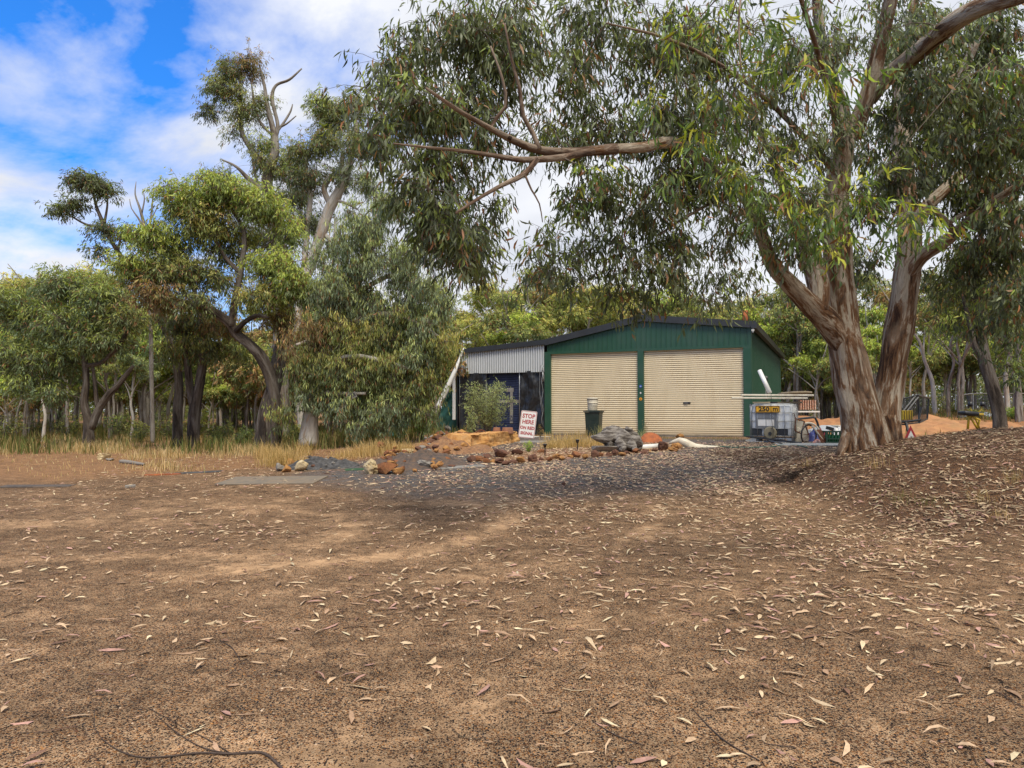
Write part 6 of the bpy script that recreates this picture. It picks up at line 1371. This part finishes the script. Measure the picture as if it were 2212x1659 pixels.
# ---- woodland trees: a handful of built kinds, copied tree by tree
def woodtree(seed, H, trunkfrac, rad, sty, bark, n=7, lean=.08, dens=1.0, multi=1):
    r = np.random.default_rng(seed); ta, la, wa = NP(), NP(), NP(); sk = []
    for mlt in range(multi):
        ln = r.normal(size=2)*lean; x0, y0 = (r.normal(size=2)*.25*(multi > 1))
        pts = [(x0+ln[0]*H*t*t+r.normal()*.06*H*t*.5, y0+ln[1]*H*t*t+r.normal()*.04*H*t*.5, H*t*.9, max(.012, (.0135*H)*(1-t)**.8/(multi**.3)+.02)) for t in np.linspace(-.02, 1, 8)]
        q = cat_rom(pts, .3); tube(ta, q, 8, (1, 1, 1), .12, True, seed=seed+mlt); sk.append(q)
        for k in range(4):
            i = int(len(q)*r.uniform(.35, .75)); a = r.uniform(0, 6.28); R = rad*r.uniform(.5, .95); p0 = q[i]
            e = [p0, np.array([p0[0]+math.cos(a)*R*.4, p0[1]+math.sin(a)*R*.4, p0[2]+H*.10, p0[3]*.5]), np.array([p0[0]+math.cos(a)*R, p0[1]+math.sin(a)*R, p0[2]+H*r.uniform(.15, .3), .02])]
            e[0] = p0*np.array([1, 1, 1, .65]); qq = cat_rom(e, .3); tube(ta, qq, 6, (1, 1, 1), .1, True); sk.append(qq)
    sk = np.vstack(sk); bl = []
    for k in range(n):
        a = k*2.4+r.uniform(-.4, .4); f = math.sqrt((k+.5)/n)*rad*.72; z = H*(trunkfrac+(1-trunkfrac)*(.30+.60*(1-(f/rad)**1.5)*r.uniform(.75, 1.05)))
        R = rad*r.uniform(.34, .50); bl.append(((math.cos(a)*f, math.sin(a)*f, z), (R, R, R*.62), int(9*dens), sty if r.uniform() < .7 else STYALT[sty]))
    crown(bl, sk, la, wa, cr=.42*rad/2.6, ns=15, nl=9, L=(.16, .28), Wd=(.036, .064), droop=.5, twig=.007, r0=.015, rk=.008, kk=4)
    t = thing('gum_tree', 'x', 'tree', (0, 0, 0), 0)
    ta.build('trunk', bark, t, (0, 0, 0), True); wa.build('branches', M['bark_twig'], t, (0, 0, 0), True); la.build('crown', M['far'], t, (0, 0, 0))
    return t
STYALT = {'yellow': 'olive', 'olive': 'rusty', 'bright': 'olive', 'deep': 'olive', 'blue': 'olive', 'dark': 'deep', 'rusty': 'olive'}
KIND = [woodtree(11, 10, .22, 3.0, 'yellow', M['bark_smooth'], 8), woodtree(12, 9, .15, 2.8, 'bright', M['bark_grey'], 7, multi=2), woodtree(13, 11, .30, 3.2, 'olive', M['bark_smooth'], 9),
        woodtree(14, 8.5, .15, 2.6, 'deep', M['bark_dark'], 8, .12, multi=2), woodtree(15, 11, .35, 2.6, 'blue', M['bark_smooth'], 7, .1), woodtree(16, 10, .2, 3.0, 'rusty', M['bark_grey'], 7, .1, .7, 3), woodtree(17, 7, .1, 2.4, 'bright', M['bark_smooth'], 7, .15, .9, 2)]
KIND += [woodtree(31, 4.5, .02, 2.6, 'olive', M['bark_grey'], 9, .1, .8, 3), woodtree(32, 5.5, .05, 2.4, 'deep', M['bark_grey'], 9, .1, .8, 2)]
used_k = set()
TG = {'shed': ('tall bushy gum in the row behind the shed roof', 'gums behind the shed'),
      'left': ('bush gum with slender trunk in the woodland beyond the dry grass on the left', 'gums of the left woodland'),
      'right': ('pale trunked gum in the woodland beyond the orange dirt mounds on the right', 'gums of the right woodland'),
      'low': ('low bushy young gum filling the woodland behind the tall trunks', 'young gums of the woodland'),
      'far': ('distant gum forming the backdrop of the woodland', 'gums of the far woodland')}
def place_tree(k, x, y, sc, rz, grp):
    src = KIND[k]
    if k in used_k:
        t = src.copy(); COL.objects.link(t)
        for ch in src.children:
            c = ch.copy(); COL.objects.link(c); c.parent = t
    else: t = src; used_k.add(k)
    t.location = (x, y, gzf(x, y)-.05); t.rotation_euler = (0, 0, rz); t.scale = (sc, sc, sc*random.uniform(.92, 1.08))
    t['label'], t['group'] = TG[grp]
    return t
def xat(px, y): return (px-1106)/1534*y
rr_ = random.Random(21)
# behind the shed: px positions, top height read from the photograph
for px, top, y, k in ((985, 690, 50, 4), (1010, 665, 44, 0), (1065, 610, 46, 0), (1110, 650, 40, 1), (1150, 610, 52, 2), (1205, 595, 50, 2), (1255, 610, 47, 0), (1310, 640, 50, 2), (1360, 625, 55, 0), (1400, 655, 50, 5), (1450, 605, 52, 1), (1500, 650, 50, 2), (1560, 660, 55, 0), (1600, 640, 52, 0), (1655, 632, 48, 1), (1700, 650, 50, 2), (1745, 680, 46, 3), (1790, 640, 52, 1), (1070, 670, 60, 5), (1170, 655, 60, 5), (1290, 650, 62, 1), (1420, 660, 62, 2), (1540, 670, 64, 5)):
    H = (888-top)/1534*y+CAMZ-gzf(xat(px, y), y); hk = (10, 9, 11, 8.5, 11, 10, 7)[k]
    place_tree(k, xat(px, y), y, H/hk*1.12, rr_.uniform(0, 6.28), 'shed')
for px, top, y, k in ((20, 548, 55, 0), (105, 560, 52, 0), (165, 548, 50, 0), (215, 590, 48, 2), (60, 600, 42, 2), (130, 620, 36, 3), (260, 600, 44, 2), (300, 620, 38, 5), (20, 660, 34, 3), (-60, 640, 36, 3), (340, 640, 46, 4), (365, 650, 34, 4), (440, 640, 42, 2), (480, 690, 36, 4), (520, 620, 46, 5), (470, 720, 52, 0), (545, 700, 38, 3), (590, 640, 40, 5), (640, 600, 46, 3), (680, 620, 38, 4), (720, 560, 40, 3), (95, 700, 28, 4), (55, 720, 30, 5), (250, 690, 31, 5), (285, 720, 29, 4), (150, 690, 30, 4), (320, 740, 33, 6), (460, 780, 33, 6), (500, 800, 42, 6), (350, 800, 40, 6), (560, 780, 48, 6), (10, 780, 28, 6), (780, 640, 40, 3), (850, 640, 42, 3), (900, 600, 44, 4), (940, 640, 40, 2), (-90, 560, 46, 0), (-130, 600, 34, 5), (620, 760, 34, 6), (230, 800, 36, 6), (120, 790, 34, 6)):
    H = (888-top)/1534*y+CAMZ-gzf(xat(px, y), y); hk = (10, 9, 11, 8.5, 11, 10, 7)[k]
    place_tree(k, xat(px, y), y, H/hk, rr_.uniform(0, 6.28), 'left')
for px, top, y, k in ((1720, 600, 44, 1), (1850, 560, 44, 2), (1905, 640, 40, 6), (1940, 600, 46, 2), (1995, 620, 38, 4), (2020, 560, 34, 2), (2075, 560, 32, 5), (2090, 600, 42, 1), (2130, 580, 44, 2), (2175, 540, 33, 4), (2215, 500, 30, 5), (2260, 540, 36, 3), (1880, 700, 36, 6), (1960, 700, 38, 6), (2035, 720, 42, 6), (2150, 700, 40, 6), (2210, 680, 42, 3), (2290, 600, 44, 2), (1770, 720, 42, 6), (1810, 740, 50, 5), (1690, 730, 56, 3), (1740, 700, 60, 5)):
    H = (888-top)/1534*y+CAMZ-gzf(xat(px, y), y); hk = (10, 9, 11, 8.5, 11, 10, 7)[k]
    place_tree(k, xat(px, y), y, H/hk, rr_.uniform(0, 6.28), 'right')
for i in range(46):
    px = -250+i*60+rr_.uniform(-20, 20); y = rr_.uniform(64, 95); k = rr_.choice([0, 2, 3, 5, 6, 1])
    H = min(8.5, (888-rr_.uniform(690, 760))/1534*y+1.0); place_tree(k, xat(px, y), y, H/(10, 9, 11, 8.5, 11, 10, 7)[k]*1.1, rr_.uniform(0, 6.28), 'far')
for i in range(96):
    sd_ = rr_.random(); px = rr_.uniform(-200, 1000) if sd_ < .62 else rr_.uniform(1690, 2420); y = rr_.uniform(31, 60) if px < 1000 else rr_.uniform(41, 62)
    place_tree(7+(i % 2), xat(px, y), y, rr_.uniform(.6, 1.1), rr_.uniform(0, 6.28), 'low')
# far-off wood closing the view, one mass
acc = NP(); nC = 1500
ths = RNG.uniform(-.86, .86, nC); rad_ = RNG.uniform(68, 92, nC); cx_ = np.tan(ths)*rad_; cy_ = rad_; top_ = 4.2+2.2*vnoise(cx_, cy_, .11, 3)+1.2*vnoise(cx_, cy_, .31, 5)
cz_ = gz(cx_, cy_)+RNG.uniform(0, 1, nC)**.8*top_
li = np.repeat(np.arange(nC), 60); m_ = len(li)
p = np.stack([cx_, cy_, cz_], -1)[li]+RNG.normal(size=(m_, 3))*np.array([.9, .9, .5])
tp = RNG.uniform(.7, 1.25, nC)[li][:, None]*np.array([[.10, .125, .045], [.13, .145, .05], [.075, .10, .045], [.16, .15, .06]])[RNG.integers(0, 4, nC)[li]]
leaves(acc, p, RNG.normal(size=(m_, 3))+np.array([0, 0, -.6]), RNG.uniform(.3, .6, m_), RNG.uniform(.10, .2, m_), tp*1.5*(1+RNG.normal(size=(m_, 1))*.2))
o = acc.build('far_woodland', M['far']); tag(o, 'far off wood of mixed gums closing the horizon', 'woodland', kind='stuff')
# ---- shrubs
def shrub(name, label, px, py, wpx, hpx, sty, nst=9, nl=1500, L=(.03, .07), Wd=(.01, .02), dr=-.2, wd=.006, spread=.8, cat='shrub', group=None, ns=10):
    b = G(px, py); s = b.y/1534; Wm, Hm = wpx*s, hpx*s
    t = thing(name, label, cat, tuple(b), 0, group); wa, la = NP(), NP(); tips = []
    for i in range(nst):
        a = RNG.uniform(0, 6.28); r = Wm/2*spread*math.sqrt(RNG.uniform(.02, 1)); h = Hm*RNG.uniform(.65, 1)*(1-.25*(r/(Wm/2))**2)
        q = cat_rom([(0, 0, -.05, wd*1.6), (math.cos(a)*r*.4, math.sin(a)*r*.4, h*.45, wd), (math.cos(a)*r, math.sin(a)*r, h, wd*.5)], .1)
        tube(wa, q, 5, (1, 1, 1), 0, False); tips.append(q)
    T = np.vstack([q[int(len(q)*.35):] for q in tips])[:, :3]
    n0 = nl//8; j = RNG.integers(0, len(T), n0); off = RNG.normal(size=(n0, 3))*np.array([Wm*.09, Wm*.09, Hm*.05])
    segs(wa, T[j], T[j]+off, wd*.5, wd*.3, np.array((1, 1, 1)))
    i2 = np.repeat(np.arange(n0), 8); tt = RNG.uniform(.3, 1.1, (n0*8, 1)); p = T[j][i2]+off[i2]*tt+RNG.normal(size=(n0*8, 3))*.012
    d = nrm(off[i2])*.5+RNG.normal(size=(n0*8, 3))*.5+np.array([0, 0, -dr*2.5])
    c = leafcol(sty, n0*8, p[:, 2]/Hm, 8)
    leaves(la, p, d, RNG.uniform(*L, n0*8), RNG.uniform(*Wd, n0*8), c, .08)
    wa.build('stems', M['bark_twig'], t, (0, 0, 0), True); la.build('foliage', M['gum'], t); return t
STY['sage'] = ([(.17, .20, .095), (.20, .23, .11), (.14, .165, .08)], [(.28, .32, .14), (.25, .29, .11)], .7, .02)
STY['lime'] = ([(.10, .16, .03), (.13, .20, .035)], [(.22, .30, .05), (.26, .32, .06)], .9, .03)
pb_ = shrub('planter_bush', 'airy grey green bush growing in the planter in front of the blue shutter', 1058, 945, 120, 136, 'sage', 24, 12000, (.03, .06), (.010, .018), spread=1.0)
shrub('planter_bush', 'low grey green bush at the left end of the planter', 1015, 950, 50, 75, 'sage', 8, 1400, (.03, .06), (.010, .018))
shrub('broom_shrub', 'bright green feathery shrub left of the limestone edging', 910, 950, 75, 85, 'lime', 26, 4200, (.04, .09), (.006, .010), -.6, .005, .95)
shrub('broom_shrub', 'dull green shrub with pale seed heads left of the bright feathery shrub', 862, 955, 55, 70, 'sage', 14, 1600, (.03, .06), (.008, .014))
shrub('weed', 'green weed at the base of the left door post', 1168, 944, 20, 24, 'rusty', 8, 300, (.03, .06), (.006, .01), -.5, .003)
shrub('weed', 'green tuft behind the stone border below the limestone', 1143, 976, 34, 20, 'lime', 16, 500, (.04, .08), (.004, .008), -.8, .003)
shrub('tall_weed', 'tall dry weed with seed heads left of the hanging board', 712, 960, 50, 110, 'rusty', 7, 120, (.02, .04), (.01, .015), -.3, .004, .9)
shrub('tall_weed', 'dry weed in front of the middle door post', 1395, 948, 20, 50, 'rusty', 6, 160, (.02, .04), (.006, .01), -.3, .003, .9)
shrub('sapling', 'leafless looking sapling growing through the rubble pile', 1030, 960, 30, 80, 'rusty', 4, 60, (.02, .05), (.01, .02), 0, .005, .7)
for px, py, wpx, hpx, sty in ((470, 965, 90, 60, 'olive'), (530, 968, 60, 45, 'deep'), (370, 950, 90, 60, 'olive'), (300, 955, 80, 50, 'olive'), (250, 950, 60, 70, 'deep'), (90, 945, 120, 60, 'deep'), (20, 955, 90, 60, 'olive'), (150, 950, 60, 50, 'olive'), (430, 945, 60, 70, 'bright'), (560, 945, 50, 60, 'olive'), (640, 955, 40, 40, 'olive'), (500, 935, 80, 70, 'deep'), (340, 930, 80, 70, 'deep')):
    shrub('bush', 'low green bush growing under the gums beyond the dry grass', px, py, wpx, hpx, sty, 14, 1500, (.06, .12), (.015, .03), -.1, .006, 1.0, group='bushes under the left gums')
for px, py, wpx, hpx, sty in ((1790, 905, 90, 40, 'olive'), (1760, 900, 70, 50, 'bright'), (2060, 895, 80, 35, 'olive'), (2110, 905, 60, 25, 'olive'), (1850, 905, 60, 45, 'olive'), (1920, 900, 70, 60, 'deep'), (2190, 905, 60, 35, 'lime'), (2130, 885, 60, 50, 'deep'), (2200, 880, 80, 60, 'olive'), (2020, 885, 60, 40, 'olive')):
    shrub('bush', 'low green bush among the gums beyond the orange dirt mounds', px, py, wpx, hpx, sty, 12, 1000, (.06, .12), (.015, .03), -.1, .006, 1.0, group='bushes of the right woodland')
# ---- grass
def grassdens(x, y): return drygr(x, y)*np.clip(.06+1.1*clump(x, y, .9, 31), 0, 1)*in_view(x, y, 1.1)
acc = NP()
xx, yy = scatter(150000, -24, -1.5, 14, 32, lambda x, y: grassdens(x, y)*(.35+.65*sm(-3.5, -7.5, x))*sm(14.5, 18, y-.4*vnoise(x, y, 1.1, 51)), 1.4)
n = len(xx); hh = RNG.uniform(.06, .38, n)*(.35+.75*clump(xx, yy, .9, 31))*(.45+.55*sm(-4.5, -8.5, xx))*np.clip(sm(14.0, 17, yy)+.25, 0, 1)
gc_ = np.array([[.60, .42, .21], [.70, .53, .30], [.46, .31, .15], [.26, .22, .10]])[RNG.choice(4, n, p=[.38, .3, .2, .12])]*(1+RNG.normal(size=(n, 1))*.15)
blades(acc, xx, yy, hh, .012, gc_, .4)
o = acc.build('dry_grass', M['grass']); tag(o, 'dry straw coloured grass along the left edge of the yard', 'grass', kind='stuff')
acc = NP(); xx, yy = scatter(60000, -32, 2, 20, 50, lambda x, y: sm(-1, -3, x)*np.clip(.2+clump(x, y, .5, 41), 0, 1)*in_view(x, y, 1.1)); n = len(xx)
blades(acc, xx, yy, RNG.uniform(.15, .6, n), .03, np.array([[.12, .15, .045], [.18, .17, .06], [.28, .21, .09]])[RNG.choice(3, n)]*(1+RNG.normal(size=(n, 1))*.2), .4)
xx, yy = scatter(50000, 4, 40, 24, 52, lambda x, y: sm(-1, 2, x-.46*y)*np.clip(.1+clump(x, y, .5, 42), 0, 1)*in_view(x, y, 1.1)); n = len(xx)
blades(acc, xx, yy, RNG.uniform(.08, .35, n), .03, np.array([[.12, .15, .045], [.22, .19, .07], [.34, .22, .09]])[RNG.choice(3, n)]*(1+RNG.normal(size=(n, 1))*.2), .4)
o = acc.build('undergrowth', M['grass']); tag(o, 'mixed green and straw undergrowth on the woodland floor', 'undergrowth', kind='stuff')
# clumps near rocks, the stone border and the shed foot
acc = NP()
def clumpg(px, py, wpx, n, h, col=(.55, .38, .17), lean=.5, wd=.009):
    c = G(px, py); s = c.y/1534*wpx; x = c.x+RNG.normal(size=n)*s*.33; y = c.y+RNG.normal(size=n)*s*.33
    blades(acc, x, y, RNG.uniform(.4, 1, n)*h, wd, np.array(col)[None]*(1+RNG.normal(size=(n, 1))*.2), lean)
for a in ((610, 1005, 60, 500, .5), (650, 985, 50, 250, .5), (790, 985, 60, 420, .45), (830, 975, 60, 420, .42), (880, 975, 60, 300, .3), (740, 990, 50, 200, .3), (930, 968, 50, 200, .3), (590, 1000, 40, 300, .6), (700, 965, 60, 200, .4), (570, 990, 30, 200, .5)):
    clumpg(*a)
for a in ((1195, 968, 40, 350, .30), (1225, 965, 45, 450, .34), (1260, 965, 45, 450, .33), (1290, 962, 30, 250, .28), (1205, 955, 60, 150, .4), (1320, 950, 60, 120, .3), (1250, 950, 50, 160, .45)):
    clumpg(*a)
for a in ((1180, 945, 30, 60, .3), (1300, 948, 20, 60, .6, (.5, .45, .2)), (1390, 948, 20, 60, .5, (.45, .42, .2)), (1430, 948, 60, 100, .16, (.2, .2, .06)), (1560, 950, 100, 160, .14, (.2, .2, .07))):
    clumpg(*a)
for a in ((1895, 1010, 40, 40, .3), (1950, 1080, 50, 60, .18, (.2, .2, .06)), (2120, 1080, 50, 70, .22, (.42, .30, .14)), (2190, 1040, 40, 60, .3, (.42, .3, .14)), (2010, 1090, 50, 50, .15, (.2, .2, .06)), (1740, 1010, 30, 40, .22), (2160, 1120, 40, 50, .2)):
    clumpg(*a, wd=.004)
o = acc.build('grass_tufts', M['grass']); tag(o, 'dry grass tufts among the rocks and in front of the shed', 'grass', kind='stuff')
# leaf mulch in the bed between border and shed
acc = NP(); c0 = G(1300, 978); n = 2600
xx = RNG.uniform(-.2, 7.5, n); yy = np.interp(xx, [-.2, 2, 7.5], [17.6, 18.3, 20])+np.abs(RNG.normal(size=n))*1.1
p = np.stack([xx, yy, gz(xx, yy)+.01], -1); a = RNG.uniform(0, 6.28, n)
leaves(acc, p, np.stack([np.cos(a), np.sin(a), RNG.normal(size=n)*.2], -1), RNG.uniform(.05, .11, n), RNG.uniform(.012, .03, n), pal[RNG.choice(6, n)]*.9, .1, None, np.tile([0., 0, 1.], (n, 1))+RNG.normal(size=(n, 3))*.2)
o = acc.build('leaf_mulch', M['litter']); tag(o, 'brown leaf mulch in the bed behind the stone border', 'leaf litter', kind='stuff')
